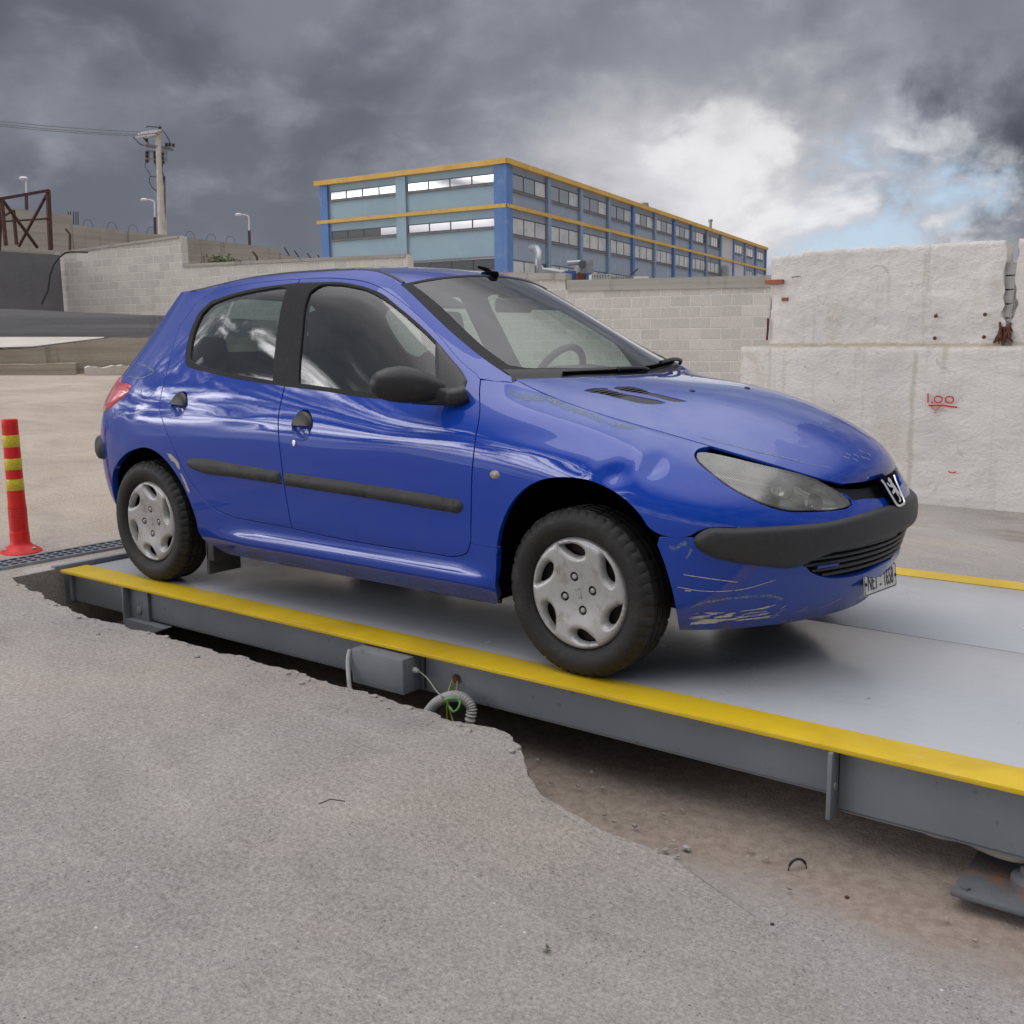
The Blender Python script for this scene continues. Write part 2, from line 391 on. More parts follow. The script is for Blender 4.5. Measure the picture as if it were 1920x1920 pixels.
tag(mb.build('concrete_crumbs', mottle('crumb_concrete', (.34, .325, .31), (.27, .255, .24), 20, .95)), kind='stuff')
# ------------------------------------------------------------------ walls behind the car
def wall_profile(name, A, B, prof, thick, z0, matl, parent=None, jag=0.0, nseg=60, batter=0.0):
    """standing wall from A to B (ground points); prof: [(t 0..1, top z)], steps allowed by repeating t"""
    A = Vector((A[0], A[1], 0)); B = Vector((B[0], B[1], 0)); d = (B-A); L = d.length; d.normalize(); nrm = Vector((d.y, -d.x, 0))
    if (CAM-A).dot(nrm) < 0: nrm = -nrm
    ts = []
    for i in range(len(prof)-1):
        (t0, a0), (t1, a1) = prof[i], prof[i+1]
        m = max(1, int(nseg*(t1-t0)))
        for k in range(m): u = k/m; ts.append((t0+(t1-t0)*u, a0+(a1-a0)*u))
    ts.append(prof[-1])
    mb = MB(); V = []; F = []
    for i, (t, z) in enumerate(ts):
        p = A+d*(t*L); zz = z+(noise.noise(Vector((t*L*2.3, 1.7, 0)))*jag+noise.noise(Vector((t*L*9, 4.7, 0)))*jag*.5 if jag else 0)
        V += [(p.x, p.y, z0), (p.x, p.y, zz), (p.x-nrm.x*thick, p.y-nrm.y*thick, zz), (p.x-nrm.x*thick, p.y-nrm.y*thick, z0)]
    for i in range(len(ts)-1):
        a = i*4; c = a+4
        for k in range(3): F.append((a+k, a+k+1, c+k+1, c+k))
    F.append((0, 1, 2, 3)); e = (len(ts)-1)*4; F.append((e+3, e+2, e+1, e))
    mb.add(V, F)
    return mb.build(name, matl, parent), A, d, nrm, L
def wall_uv(n, ang):
    """texture coordinates running along a wall that points in direction ang"""
    o = n.add('ShaderNodeNewGeometry').outputs['Position']
    return n.mapping(o, rot=(0, 0, -ang))
def block_mat(name, ang, c1, c2, cm, bw=.40, bh=.20, off=(0, 0, 0)):
    m = mat(name, c1, .95, spec=.1); n, b = nmat(m)
    q = wall_uv(n, ang); s = n.add('ShaderNodeSeparateXYZ', {0: q})
    wob = n.noise(q, 1.5, 3)
    p = n.add('ShaderNodeCombineXYZ', {0: n.math('ADD', s.outputs[0], off[0]), 1: n.math('MULTIPLY_ADD', n.math('SUBTRACT', wob, .5), .02, n.math('ADD', s.outputs[2], off[2]))}).outputs[0]
    br = n.add('ShaderNodeTexBrick', {'Vector': p, 'Color1': (*c1, 1), 'Color2': (*c2, 1), 'Mortar': (*cm, 1), 'Scale': 1.0, 'Mortar Size': .014, 'Mortar Smooth': .25, 'Brick Width': bw, 'Row Height': bh, 'Bias': .0})
    br.offset = .5
    col = n.mix(n.rng(n.noise(q, 1.1, 5, .6), .45, .70, 0, .25), br.outputs[0], tuple(x*.78 for x in c1))
    g = n.math('MULTIPLY_ADD', n.math('SUBTRACT', n.noise(q, 42, 4, .7), .5), .7, 1.0); smear = n.rng(n.noise(q, 7, 4, .6), .58, .72, 0, .4)
    col = n.mix(smear, col, cm)
    dk = n.add('ShaderNodeTexNoise', {'Vector': n.mapping(q, scale=(.4, .4, 5)), 'Scale': 1.7, 'Detail': 4.0}).outputs[0]
    col = n.vmath('MULTIPLY', col, n.add('ShaderNodeCombineXYZ', {0: g, 1: g, 2: g}).outputs[0])
    n.l.new(col, b.inputs['Base Color'])
    h = n.math('SUBTRACT', n.math('MULTIPLY', n.noise(q, 30, 5, .7), .35), br.outputs['Fac'])
    bump(n, b, h, .8, .012)
    return m
def plaster_mat(name, ang, c1, c2, stain):
    m = mat(name, c1, .9, spec=.15); n, b = nmat(m)
    q = wall_uv(n, ang)
    lump = n.noise(n.mapping(q, scale=(1, 1, 1)), 3.2, 8, .68, .5); drag = n.noise(n.mapping(q, scale=(3.2, 3.2, 7), rot=(0, .9, 0)), 2.0, 6, .7, .6)
    fine = n.noise(q, 24, 6, .7)
    col = n.mix(n.rng(n.noise(q, .9, 6, .65, .5), .42, .70), c1, c2)
    col = n.mix(n.math('MULTIPLY', n.rng(n.noise(q, 1.7, 6, .7, .8), .52, .72), .65), col, stain)
    sq = n.add('ShaderNodeSeparateXYZ', {0: n.add('ShaderNodeNewGeometry').outputs['Position']})
    jl = n.math('ABSOLUTE', n.math('SUBTRACT', n.math('MULTIPLY_ADD', n.math('SUBTRACT', n.noise(q, 6, 4, .7), .5), .06, sq.outputs[2]), .995)); col = n.mix(n.rng(jl, .03, .008, 0, .55), col, (.42, .33, .22))
    cl = n.math('ABSOLUTE', n.math('ADD', n.math('MULTIPLY_ADD', n.math('SUBTRACT', n.noise(q, 3, 4, .7), .5), .08, sq.outputs[0]), 1.24)); col = n.mix(n.math('MULTIPLY', n.rng(cl, .04, .006, 0, .38), n.rng(sq.outputs[2], .97, .9)), col, (.36, .30, .22))
    run = n.noise(n.mapping(q, scale=(7, 7, .35)), 1.3, 5, .6)
    col = n.mix(n.rng(run, .57, .75, 0, .5), col, tuple(x*.72 for x in stain))
    pit = n.math('MULTIPLY', n.rng(n.add('ShaderNodeTexVoronoi', {'Vector': q, 'Scale': 9.0}).outputs['Distance'], .10, .05), n.rng(n.noise(q, 2.3, 2), .52, .62))
    col = n.mix(n.math('MULTIPLY', pit, .8), col, (.22, .20, .18))
    col = n.mix(n.rng(drag, .36, .26, 0, .55), col, (.40, .38, .355))
    flk = n.noise(q, 4.2, 7, .72, .9); col = n.mix(n.rng(flk, .60, .63, 0, .50), col, (.46, .44, .41))
    n.l.new(col, b.inputs['Base Color'])
    h = n.math('ADD', n.math('MULTIPLY', lump, .8), n.math('MULTIPLY', drag, .35)); h = n.math('MULTIPLY_ADD', fine, .42, h)
    bump(n, b, h, .75, .034)
    return m
def board_mat(name, ang, c1, c2, stain):
    m = mat(name, c1, .92, spec=.15); n, b = nmat(m)
    q = wall_uv(n, ang); s = n.add('ShaderNodeSeparateXYZ', {0: q})
    bands = n.noise(n.mapping(q, scale=(.12, .12, 5)), 1.3, 4, .6); blot = n.noise(q, .6, 6, .65, .4)
    col = n.mix(n.rng(bands, .40, .62), c1, c2); col = n.mix(n.rng(blot, .5, .72, 0, .6), col, stain)
    run = n.noise(n.mapping(q, scale=(2.2, 2.2, .18)), 1.1, 5, .65); col = n.mix(n.rng(run, .56, .72, 0, .75), col, tuple(x*.45 for x in stain))
    n.l.new(col, b.inputs['Base Color'])
    bump(n, b, n.math('MULTIPLY_ADD', n.noise(q, 14, 4), .4, bands), .7, .03)
    return m

# white rough-plastered boundary wall: a thick lower tier with a thinner tier standing back on it
angW = 0.0
M_plaster = plaster_mat('rough_white_plaster', 0.0, (.71, .685, .645), (.60, .59, .57), (.53, .47, .375))
wallW = thing('plaster_wall', (0, 6.66, -.6), 'rough white plastered boundary wall marked 1.00 in red paint, behind the car bonnet', 'wall')
def rough_face(name, x0, x1, z0, topf, y0, thick, mat_, parent, nx=170, nz=46, amp=.014, seed=0):
    """wall slab whose front is really uneven"""
    V = []; F = []
    for j in range(nz+1):
        for i in range(nx+1):
            x = x0+(x1-x0)*i/nx; zt = topf(x); z = z0+(zt-z0)*j/nz
            d = amp*(noise.noise(Vector((x*2.1, z*2.1, seed)))+.6*noise.noise(Vector((x*5.3+z*2, z*5.3, seed+3)))+.4*noise.noise(Vector((x*13, z*13, seed+5))))
            e = min(i, nx-i)/6; d -= .02*max(0, 1-e)
            xx = x+((noise.noise(Vector((z*4, seed, i)))*.045+noise.noise(Vector((z*13, seed, i)))*.03) if i in (0, nx) else 0)
            V.append((xx, y0-d-(.0 if j < nz else -.012), z))
    for j in range(nz):
        for i in range(nx): a = j*(nx+1)+i; F.append((a, a+1, a+nx+2, a+nx+1))
    b = len(V); top = nz*(nx+1)
    for i in range(nx+1): x, y, z = V[top+i]; V.append((x, y0+thick, z))
    for i in range(nx+1): x, y, z = V[i]; V.append((x, y0+thick, z0))
    for i in range(nx):
        F.append((top+i, top+i+1, b+i+1, b+i)); F.append((b+i, b+i+1, b+nx+2+i, b+nx+1+i))
    F.append(tuple(j*(nx+1) for j in range(nz+1))+(b, b+nx+1)); F.append((tuple(j*(nx+1)+nx for j in range(nz+1))+(b+nx, b+2*nx+1))[::-1])
    mb = MB(); mb.add(V, F); o = mb.build(name, mat_, parent, smooth=50); return o
yL = 6.66
rough_face('lower_tier', -3.03, 7.5, -.85, lambda x: .985+.012*noise.noise(Vector((x*3, 0, 0))), yL, .55, M_plaster, wallW)
yU = 6.74
def topU(x):
    base = 1.925-.004*(x+2.6)
    j = .018*noise.noise(Vector((x*5, 9, 0)))+.01*noise.noise(Vector((x*17, 3, 0)))
    if x < -2.42: base -= .03
    return base+j
rough_face('upper_tier', -2.75, -.515, .97, topU, yU, .32, M_plaster, wallW, 120, 40, seed=4)
rough_face('upper_tier', -.425, 7.5, .97, lambda x: 1.93+.02*noise.noise(Vector((x*4, 1, 0))), yU+.01, .32, M_plaster, wallW, 110, 40, seed=9)
M_block_plain = mottle('bare_block', (.42, .41, .39), (.35, .34, .325), 6, .95, bumpd=.01, bs=40)
for k in range(7):                                                    # open joint between the two panels: bare blocks
    z = .985+k*.125
    mb = MB(); mb.box((-.555+(.02 if k % 2 else 0), yU+.05, z+.004), (-.40, yU+.24, z+.118), bev=.008)
    if k < 6: mb.build('bare_block', M_block_plain, wallW)
M_rust = mottle('rust', (.13, .05, .028), (.07, .03, .022), 25, .9, (.22, .10, .05), 60, .01, 80)
mb = MB(); rndr = random.Random(2)
for k in range(9):
    x = -.59+.15*rndr.random(); mb.tube([(x, yU+.02, 1.10+.1*rndr.random()), (x+rndr.uniform(-.03, .03), yU-.02, 1.06), (x+rndr.uniform(-.05, .05), yU+.0, 1.0+.03*rndr.random())], .007+.006*rndr.random(), 6)
mb.box((-.58, yU+.02, 1.06), (-.45, yU+.06, 1.16)); mb.build('rusted_rebar', M_rust, wallW, 40)
mb = MB(); mb.tube([(-2.76, yU-.012, 1.27), (-2.755, yU-.02, 1.15), (-2.765, yU-.014, 1.05)], .012, 6); mb.build('rusted_bracket', M_rust, wallW, 40)
M_brick = mottle('red_brick', (.36, .13, .075), (.28, .10, .06), 9, .9, bumpd=.006)
mb = MB(); mb.box((-2.79, yU-.05, 1.612), (-2.60, yU+.1, 1.655), bev=.006); mb.build('loose_brick', M_brick, wallW)
mb = MB(); mb.box((-2.62, yU-.016, 1.44), (-2.55, yU+.05, 1.475), bev=.005); mb.build('exposed_brick', M_brick, wallW)
for x, z in ((-1.083, 1.262), (-.653, 1.268), (-1.082, 1.06), (-.65, 1.067)):
    mb = MB(); mb.lathe([(.0, .0), (.016, .0), (.018, .012), (0, .014)], 10, Matrix.Translation((x, yU-.03, z)) @ Matrix.Rotation(rad(90), 4, 'X')); mb.build('bolt', M_rust, wallW, 40)
# red spray-painted level mark
M_red = mat('red_spray', (.52, .035, .03), .7)
def stroke(mb, pts, w=.008):
    V = []; F = []; pts = [Vector((p[0], 0, p[1])) for p in pts]
    for i, p in enumerate(pts):
        t = (pts[min(i+1, len(pts)-1)]-pts[max(i-1, 0)]).normalized(); s_ = Vector((-t.z, 0, t.x))*w
        V += [p+s_, p-s_]
    for i in range(len(pts)-1): F.append((2*i, 2*i+1, 2*i+3, 2*i+2))
    mb.add(V, F)
mk = MB(); mz = .435
x0 = -1.095
stroke(mk, [(x0, .115), (x0+.004, .03)], .0075); stroke(mk, [(x0+.035, .033), (x0+.05, .033)], .008)
for cx in (x0+.095, x0+.195):
    stroke(mk, [(cx+.036*math.cos(a), .062+.030*math.sin(a)) for a in np.linspace(.6, 2*math.pi+.75, 22)], .0065)
stroke(mk, [(x0+.01, .004), (x0+.13, .008), (x0+.27, -.006)], .008); stroke(mk, [(x0+.03, .003), (x0+.075, -.045), (x0+.12, .003)], .0045)
stroke(mk, [(x0+.06, -.06), (x0+.09, -.055)], .004)
V = [(p[0], p[1], p[2]) for p in mk.v]
mk2 = MB(); mk2.add([(p[0], yL-.030, p[2]+mz) for p in V], mk.f); mk2.build('red_level_mark', M_red, wallW)
mk = MB(); stroke(mk, [(-.838+.035*math.cos(a), -.16+.02*math.sin(a)) for a in np.linspace(3.4, 6.0, 10)], .006)
mk2 = MB(); mk2.add([(p[0], yL-.030, p[2]) for p in mk.v], mk.f); mk2.build('red_tick_mark', M_red, wallW)
mb = MB(); mb.tube([(-2.62, yU+.05, 1.665), (-2.48, yU-.02, 1.675), (-2.42, yU-.03, 1.68)], .004, 5)
mb.tube([(-2.66+.05*math.cos(a), yU+.05, 1.74+.08*math.sin(a)) for a in np.linspace(-1.5, 3.6, 16)], .003, 5); mb.build('bent_wire', M_rust, wallW)

# long wall of bare concrete blocks, stepping down towards the plaster wall
A_, B_ = (-26.15, 12.28), (1.5, 15.1)
angB = math.atan2(B_[1]-A_[1], B_[0]-A_[0])
M_block = block_mat('concrete_block', angB, (.60, .575, .525), (.49, .475, .44), (.67, .65, .605))
wallB = thing('block_wall', (-14, 13.6, 0), 'long bare concrete block wall stepping down in height behind the car roof', 'wall')
Lx = Vector((B_[0]-A_[0], B_[1]-A_[1])).length
def tB(x): return (x-A_[0])/(B_[0]-A_[0])
wall_profile('masonry', A_, B_, [(0, 3.44), (tB(-21.15), 3.62), (tB(-21.14), 2.93), (tB(-14.15), 2.84), (tB(-14.14), 2.42), (tB(-12.0), 2.30), (tB(-10.3), 2.21), (tB(-10.29), 1.98), (1, 1.80)], .2, -.7, M_block, wallB, jag=.012, nseg=90)
M_cap = board_mat('cast_cap', angB, (.40, .385, .35), (.345, .33, .30), (.31, .28, .235))
def cap(x0, x1, z0, z1, h, nm='cast_cap'):
    d = Vector((B_[0]-A_[0], B_[1]-A_[1], 0)).normalized(); n_ = Vector((d.y, -d.x, 0))
    def P(x, o): t = tB(x); return Vector((A_[0]+(B_[0]-A_[0])*t, A_[1]+(B_[1]-A_[1])*t, 0))+n_*o
    mb = MB(); V = []
    for x, zb in ((x0, z0), (x1, z1)):
        for o_, zz in ((.03, zb), (.03, zb+h), (-.23, zb+h), (-.23, zb)): p = P(x, o_); V.append((p.x, p.y, zz))
    mb.add(V, [(0, 1, 2, 3), (7, 6, 5, 4)]+[(k, (k+1) % 4, 4+(k+1) % 4, 4+k) for k in range(4)]); mb.build(nm, M_cap, wallB)
cap(-10.25, 1.4, 1.955, 1.80, .21); cap(-12.1, -10.28, 2.26, 2.17, .13); cap(-21.1, -14.2, 2.87, 2.79, .07); cap(-26.1, -21.2, 3.40, 3.58, .06)

# dark cement walls and the broken ledge on the left
M_dark = mottle('dark_cement', (.165, .168, .176), (.135, .138, .146), 1.2, .9, (.175, .175, .18), 14, .012, 30)
M_darkb = board_mat('dark_board_concrete', rad(38), (.235, .238, .248), (.19, .193, .202), (.22, .22, .225))
a = at(-260, 455, 25); b = at(112, 478, 28.6)
tag(wall_profile('cement_wall', a, b, [(0, a.z), (1, b.z)], .25, .3, M_dark, jag=.01)[0], 'tall dark grey cement wall at the left edge, butting the block wall', 'wall')
a = at(-300, 566, 22.5); b = at(520, 601, 24.6)
tag(wall_profile('retaining_wall', a, b, [(0, a.z), (1, b.z)], .3, .2, M_darkb, jag=.008)[0], 'low dark grey retaining wall running behind the rear of the car', 'wall')
M_led = board_mat('ledge_concrete', rad(38), (.36, .32, .26), (.29, .255, .205), (.27, .225, .16))
M_pale = mottle('pale_screed', (.52, .49, .43), (.44, .41, .36), 1.5, .95, bumpd=.01)
led = thing('broken_ledge', tuple(at(120, 705, 20)), 'broken brown concrete ledge at the foot of the low dark wall, left of the car', 'ledge')
A1, B1 = at(-280, 655, 19), at(560, 640, 21.6)
def tt(px): return (px+280)/840
wall_profile('cast_ledge', A1, B1, [(0, at(-280, 659, 19).z), (tt(0), at(0, 655, 19.9).z), (tt(70), at(70, 649, 20).z), (tt(185), at(185, 633, 20.2).z), (1, at(560, 633, 21.6).z)], 4.5, .3, M_led, led, jag=.02, nseg=70)
a, b = at(-280, 690, 18.75), at(140, 686, 19.8)
wall_profile('footing', a, b, [(0, at(-280, 684, 18.75).z), (1, at(140, 682, 19.8).z)], .6, .3, M_led, led, jag=.03)
M_crumb = plaster_mat('crumbled_lime', rad(38), (.60, .57, .52), (.5, .44, .37), (.36, .25, .16))
a, b = at(160, 690, 19.75), at(420, 690, 20.8)
wall_profile('crumbling_render', a, b, [(0, at(160, 692, 19.75).z), (.15, at(190, 686, 19.9).z), (1, at(420, 680, 20.8).z)], .5, .2, M_crumb, led, jag=.07, nseg=80)
mb = MB(); q = [at(-280, 632.5, 22.3), at(195, 632.5, 23.2), at(195, 634, 20.6), at(60, 650.5, 20.3), at(-280, 659, 19.2)]
mb.add([(p.x, p.y, p.z+.01) for p in q], [(0, 1, 2, 3, 4)]); mb.build('screed_top', M_pale, led)

# tall board-marked concrete wall further back, its top streaked black
M_board = board_mat('board_concrete', rad(85), (.36, .335, .295), (.30, .28, .245), (.25, .225, .19))
pts_ = [at(-300, 350, 31), at(135, 404, 36), at(136, 421, 36), at(524, 466, 44), at(526, 477, 44), at(640, 494, 48)]
wl = thing('concrete_wall', (-33, 20, 0), 'high board-marked concrete boundary wall with black streaks and barbed wire, below the utility pole', 'wall')
for k in (0, 2, 4):
    a, b = pts_[k], pts_[k+1]
    wall_profile('wall_panel', a, b, [(0, a.z), (1, b.z)], .3, -.5, M_board, wl, jag=.02)
M_steel_dk = mottle('weathered_steel', (.075, .05, .045), (.05, .04, .04), 20, .8)
def bar(mb, a, b, w): mb.tube([a, b], w, 4)
mb = MB()
for k, px in enumerate((397, 470, 544, 590, 640, 700)):                       # leaning barbed-wire pickets on the wall heads
    pass
rb = random.Random(4)
spots = [(160, 421, 36.6), (205, 426, 37.5), (245, 431, 38.3), (280, 435, 39.0), (352, 443, 40.4), (392, 448, 41.3), (428, 452, 42)]
for (px, py, d) in spots:
    mb = MB(); c_ = at(px, py+4, d); s_ = 9*d/1992
    mb.tube([c_+Vector((0, .1, 0))+rt*(math.cos(t)*s_)+Vector((0, 0, 1))*(max(0, math.sin(t))*s_*1.5) for t in np.linspace(-.2, 3.4, 12)], .008, 4)
    tag(mb.build('barbed_wire_loop', M_steel_dk), 'thin loop of barbed wire standing on the board-marked concrete wall', 'wire', 'barbed wire loops on the concrete wall')
for (px, py, d, dx, dy) in [(531, 482, 45, -13, -16), (547, 482, 45.4, -14, -18), (566, 486, 46, -14, -16), (590, 489, 46.5, -14, -14), (604, 490, 47, -8, -12)]:
    mb = MB(); bar(mb, at(px, py+10, d), at(px+dx*.2, py, d), .035); bar(mb, at(px+dx*.2, py, d), at(px+dx, py+dy, d), .03); 
    tag(mb.build('fence_picket', M_steel_dk), 'thin leaning barbed-wire picket on the wall left of the blue building', 'picket', 'leaning pickets left of the building')
for (px, y0, y1, d, lab) in [(131, 462, 435, 29.5, 'dark angled picket standing above the left end of the block wall'), (482, 490, 478, 30, 'short dark angled picket behind the block wall, above the car roof')]:
    mb = MB(); bar(mb, at(px, y0+12, d), at(px, y1+4, d), .035); bar(mb, at(px, y1+4, d), at(px-8, y1-6, d), .03); tag(mb.build('angled_picket', M_steel_dk), lab, 'picket')
mb = MB()
for px in (128, 132.5, 138, 142.5, 146.5): mb.tube([at(px, 421, 36.2), at(px+rb.uniform(-.5, .5), 397, 36.2)], .018, 5)
tag(mb.build('rebar_stubs', M_steel_dk), 'cluster of rusty rebar stubs sticking up from the concrete wall', 'rebar')
# small shrub behind the wall
mb = MB(); rs = random.Random(8); c0 = at(413, 494, 27.6)
for k in range(260):
    p = c0+Vector((rs.gauss(0, .26), rs.gauss(0, .15), abs(rs.gauss(0, .10))-.03)); a_ = Vector((rs.gauss(0, 1), rs.gauss(0, 1), rs.gauss(0, 1))).normalized(); b_ = a_.orthogonal().normalized()
    s_ = rs.uniform(.03, .07); mb.add([p-a_*s_, p+b_*s_*.35, p+a_*s_, p-b_*s_*.35], [(0, 1, 2, 3)])
M_leaf = mottle('leaf', (.085, .12, .035), (.05, .075, .022), 8, .7)
sh = thing('small_shrub', tuple(c0), 'small green weed growing behind the block wall where it steps down', 'shrub')
mb.build('foliage', M_leaf, sh)
mb = MB(); mb.tube([c0-Vector((0, 0, 2.0)), c0-Vector((0.05, 0, .8)), c0], [.03, .02, .008], 6); mb.build('stem', M_steel_dk, sh)
# rusty angle-iron frame on the dark cement wall
M_rustf = mottle('rusty_angle_iron', (.085, .04, .03), (.055, .03, .026), 12, .85)
fr = thing('rusty_frame', tuple(at(45, 462, 27)), 'rusty angle-iron frame with crossed braces standing on the cement wall, far left', 'frame')
def fb(nm, *pp, w=.05):
    mb = MB()
    for i in range(len(pp)-1): a_, b_ = pp[i], pp[i+1]; bar(mb, at(*a_), at(*b_), w)
    mb.build(nm, M_rustf, fr)
fb('corner_post', (90, 357, 27), (95, 468, 27), w=.065); fb('top_rail', (91, 357, 27), (0, 373, 25.5), (-120, 392, 24))
fb('rear_post', (25, 394, 28), (31, 458, 28)); fb('post', (3, 373, 25.5), (11, 460, 25.5)); fb('rear_post', (2, 372, 26), (-2, 470, 26))
fb('brace', (90, 360, 27), (35, 462, 27.6), w=.04); fb('brace', (4, 374, 25.6), (70, 464, 27.4), w=.04); fb('brace', (90, 410, 27), (-60, 420, 25), w=.03); fb('brace', (25, 395, 28), (-40, 430, 26.5), w=.04)
mb = MB(); hose = [at(x, y, 27.6) for x, y in ((78, 571), (90, 545), (94, 515), (101, 496), (112, 482), (122, 474), (133, 472), (165, 473))]
mb.tube(hose, .022, 6); tag(mb.build('black_hose', mat('black_rubber', (.02, .02, .021), .6), smooth=60), 'black hose hanging down the dark cement wall at its corner', 'hose')

# ------------------------------------------------------------------ utility pole, wires and street lamps
M_pole = mottle('pole_concrete', (.50, .47, .40), (.42, .39, .33), 3, .9)
M_ins = mat('dark_ceramic', (.03, .03, .035), .35); M_galv = mottle('galvanised', (.22, .22, .225), (.16, .16, .165), 9, .6)
dP = 50; up3 = Vector((0, 0, 1))
base = at(305, 437, dP); top = at(296, 246, dP)
up_ = thing('utility_pole', (base.x, base.y, -.2), 'pale concrete utility pole with crossarm and dark insulators against the clouds', 'pole')
mb = MB(); mb.tube([Vector((base.x, base.y, -.5)), base, top], [.26, .205, .13], 12); mb.build('pole_shaft', M_pole, up_, 60)
mb = MB(); bar(mb, at(272, 271, dP-.4), at(325, 279, dP+.3), .06); bar(mb, at(272, 274, dP-.2), at(325, 282, dP+.5), .05); mb.build('crossarm', M_galv, up_)
mb = MB(); bar(mb, at(270, 252, dP), at(303, 247, dP), .05); bar(mb, at(258, 255, dP), at(300, 255, dP), .03); mb.build('top_arm', M_galv, up_)
mb = MB()
for x0_, x1_ in ((275, 290), (303, 312)):
    for y_ in (283, 297): bar(mb, at(x0_, y_, dP), at(x1_, y_+2, dP), .04)
    bar(mb, at(x0_+4, 282, dP), at(x0_+4, 303, dP), .04); bar(mb, at(x1_, 282, dP), at(x1_, 304, dP), .04)
mb.build('cutout_bracket', M_galv, up_)
for k, (px, py) in enumerate([(275, 287), (275, 293), (275, 302), (290, 287), (290, 294), (291, 303), (305, 289), (305, 296), (306, 304), (312, 271), (325, 272), (275, 263), (318, 271), (300, 240)]):
    mb = MB(); c_ = at(px, py, dP); s_ = .085
    mb.lathe([(0, -s_), (s_*.7, -s_), (s_, -s_*.4), (s_*.6, 0), (s_, s_*.4), (s_*.7, s_), (0, s_)], 10, Matrix.Translation(c_)); mb.build('insulator', M_ins, up_, 50)
M_glass_ins = mat('pale_ceramic', (.55, .55, .56), .3)
for x0_, y0_ in ((258, 257), (262, 252), (268, 249)):
    for k in range(9):
        mb = MB(); mb.lathe([(0, -.05), (.085, -.03), (.085, .03), (0, .05)], 8, Matrix.Translation(at(x0_+k*4, y0_-k*.55, dP-.2))); 
        mb.build('disc_insulator', M_glass_ins, up_, 50)
for path in ([(300, 240), (309, 249), (317, 262), (319, 270)], [(300, 239), (280, 237), (274, 238)], [(250, 257), (262, 270), (271, 273)], [(274, 304), (271, 312), (279, 322), (281, 330)], [(291, 305), (293, 318), (294, 332)], [(281, 330), (280, 342), (286, 352), (296, 360)], [(305, 305), (304, 318), (307, 334), (305, 352)], [(309, 330), (310, 437)], [(281, 330), (309, 335)], [(266, 255), (276, 266), (280, 271)]):
    mb = MB(); mb.tube([at(x, y, dP-.05) for x, y in path], .028, 5); mb.build('jumper_cable', M_ins, up_, 60)
for k, (ya, yb) in enumerate(((208, 247), (214, 252), (219, 255))):
    a_, b_ = at(-420, ya-48, 42), at(262, yb, dP)
    mb = MB(); mb.tube([a_.lerp(b_, t)-Vector((0, 0, 1))*.9*4*t*(1-t)*.35 for t in np.linspace(0, 1, 24)], .016, 5)
    tag(mb.build('overhead_wire', M_galv), ('topmost', 'middle', 'lowest')[k]+' of the three thin overhead wires running left from the utility pole', 'wire')
def lamp(px, ytop, ybot, d, arm, lab):
    o = thing('street_lamp', tuple(at(px, ybot, d)), lab, 'street lamp')
    mb = MB(); p0 = at(px, ybot+6, d); p1 = at(px-1.5, ytop+4, d); pm = p0.lerp(p1, .55)
    mb.tube([p0, pm], .075, 6); mb.build('lamp_post', M_steel_dk, o)
    mb = MB(); pa = [pm, p1, p1+(at(px-5, ytop+1, d)-p1), at(px-arm*.6, ytop-.5, d), at(px-arm, ytop-1, d)]; mb.tube(pa, .04, 6); mb.build('lamp_arm', M_glass_ins, o, 60)
    mb = MB(); c_ = at(px-arm-3, ytop-.5, d); mb.lathe([(0, -.07), (.16, -.05), (.2, .0), (.12, .07), (0, .08)], 10, Matrix.Translation(c_)); mb.build('lamp_head', M_glass_ins, o, 60)
lamp(291, 375, 437, 55, 18, 'street lamp with curved arm just left of the utility pole')
lamp(468, 403, 458, 58, 18, 'street lamp with curved arm between the utility pole and the blue building')
lamp(50, 335, 393, 45, 3, 'thin lamp post with twin heads above the rusty frame, far left')
# ------------------------------------------------------------------ blue factory building behind the walls
bl = thing('factory_building', (-58, 90, 0), 'two-tone blue factory building with yellow cornice bands and rows of windows', 'building')
M_bA = mottle('teal_render', (.30, .42, .49), (.265, .375, .45), .12, .85, (.30, .435, .48), .8)
M_bB = mottle('greyblue_render', (.30, .365, .455), (.265, .325, .415), .15, .85, (.33, .395, .48), .8)
M_pilB = mottle('blue_render', (.12, .225, .46), (.105, .20, .42), .3, .8, (.16, .26, .47), 1)
M_pilG = mottle('slate_render', (.235, .315, .425), (.205, .28, .385), .3, .85)
M_yel = mottle('ochre_paint', (.66, .43, .12), (.58, .36, .09), .4, .7, (.52, .33, .11), 2)
M_frame = mat('window_frame_grey', (.055, .065, .08), .6); M_sill = mottle('sill', (.20, .19, .19), (.15, .145, .15), 2, .8)
M_pane = mat('window_pane', (.06, .08, .10), .04, metal=0, spec=1.0); M_pane.node_tree.nodes['Principled BSDF'].inputs['IOR'].default_value = 2.6
M_paneD = mat('dark_reflection_pane', (.03, .04, .045), .25, spec=.4)  # dark colour stands in for dark reflections in these panes
M_paneL = mottle('pale_mottled_pane', (.58, .59, .58), (.44, .46, .47), .5, .2, (.36, .39, .42), 1.2)  # panes in mottled pale grey
M_paneW = mat('offwhite_pane', (.80, .79, .74), .35)  # panes in even off-white
M_clad = mottle('white_cladding', (.52, .53, .58), (.47, .48, .53), .4, .6)
M_base = mottle('mauve_base', (.30, .26, .27), (.26, .23, .24), .4, .9)
C0 = Vector((-53.6, 67.4, 0)); CL = Vector((-74.3, 66.2, 0)); CR = Vector((-78.2, 171, 0))
ZT, ZM, ZB = 15.2, 11.65, 7.3
def face_frame(a, b):
    d = b-a; L = d.length; d.normalize(); n_ = Vector((d.y, -d.x, 0))
    if (CAM-a).dot(n_) < 0: n_ = -n_
    return d, n_, L
dL, nL, LL = face_frame(C0, CL); dR, nR, LR = face_frame(C0, CR)
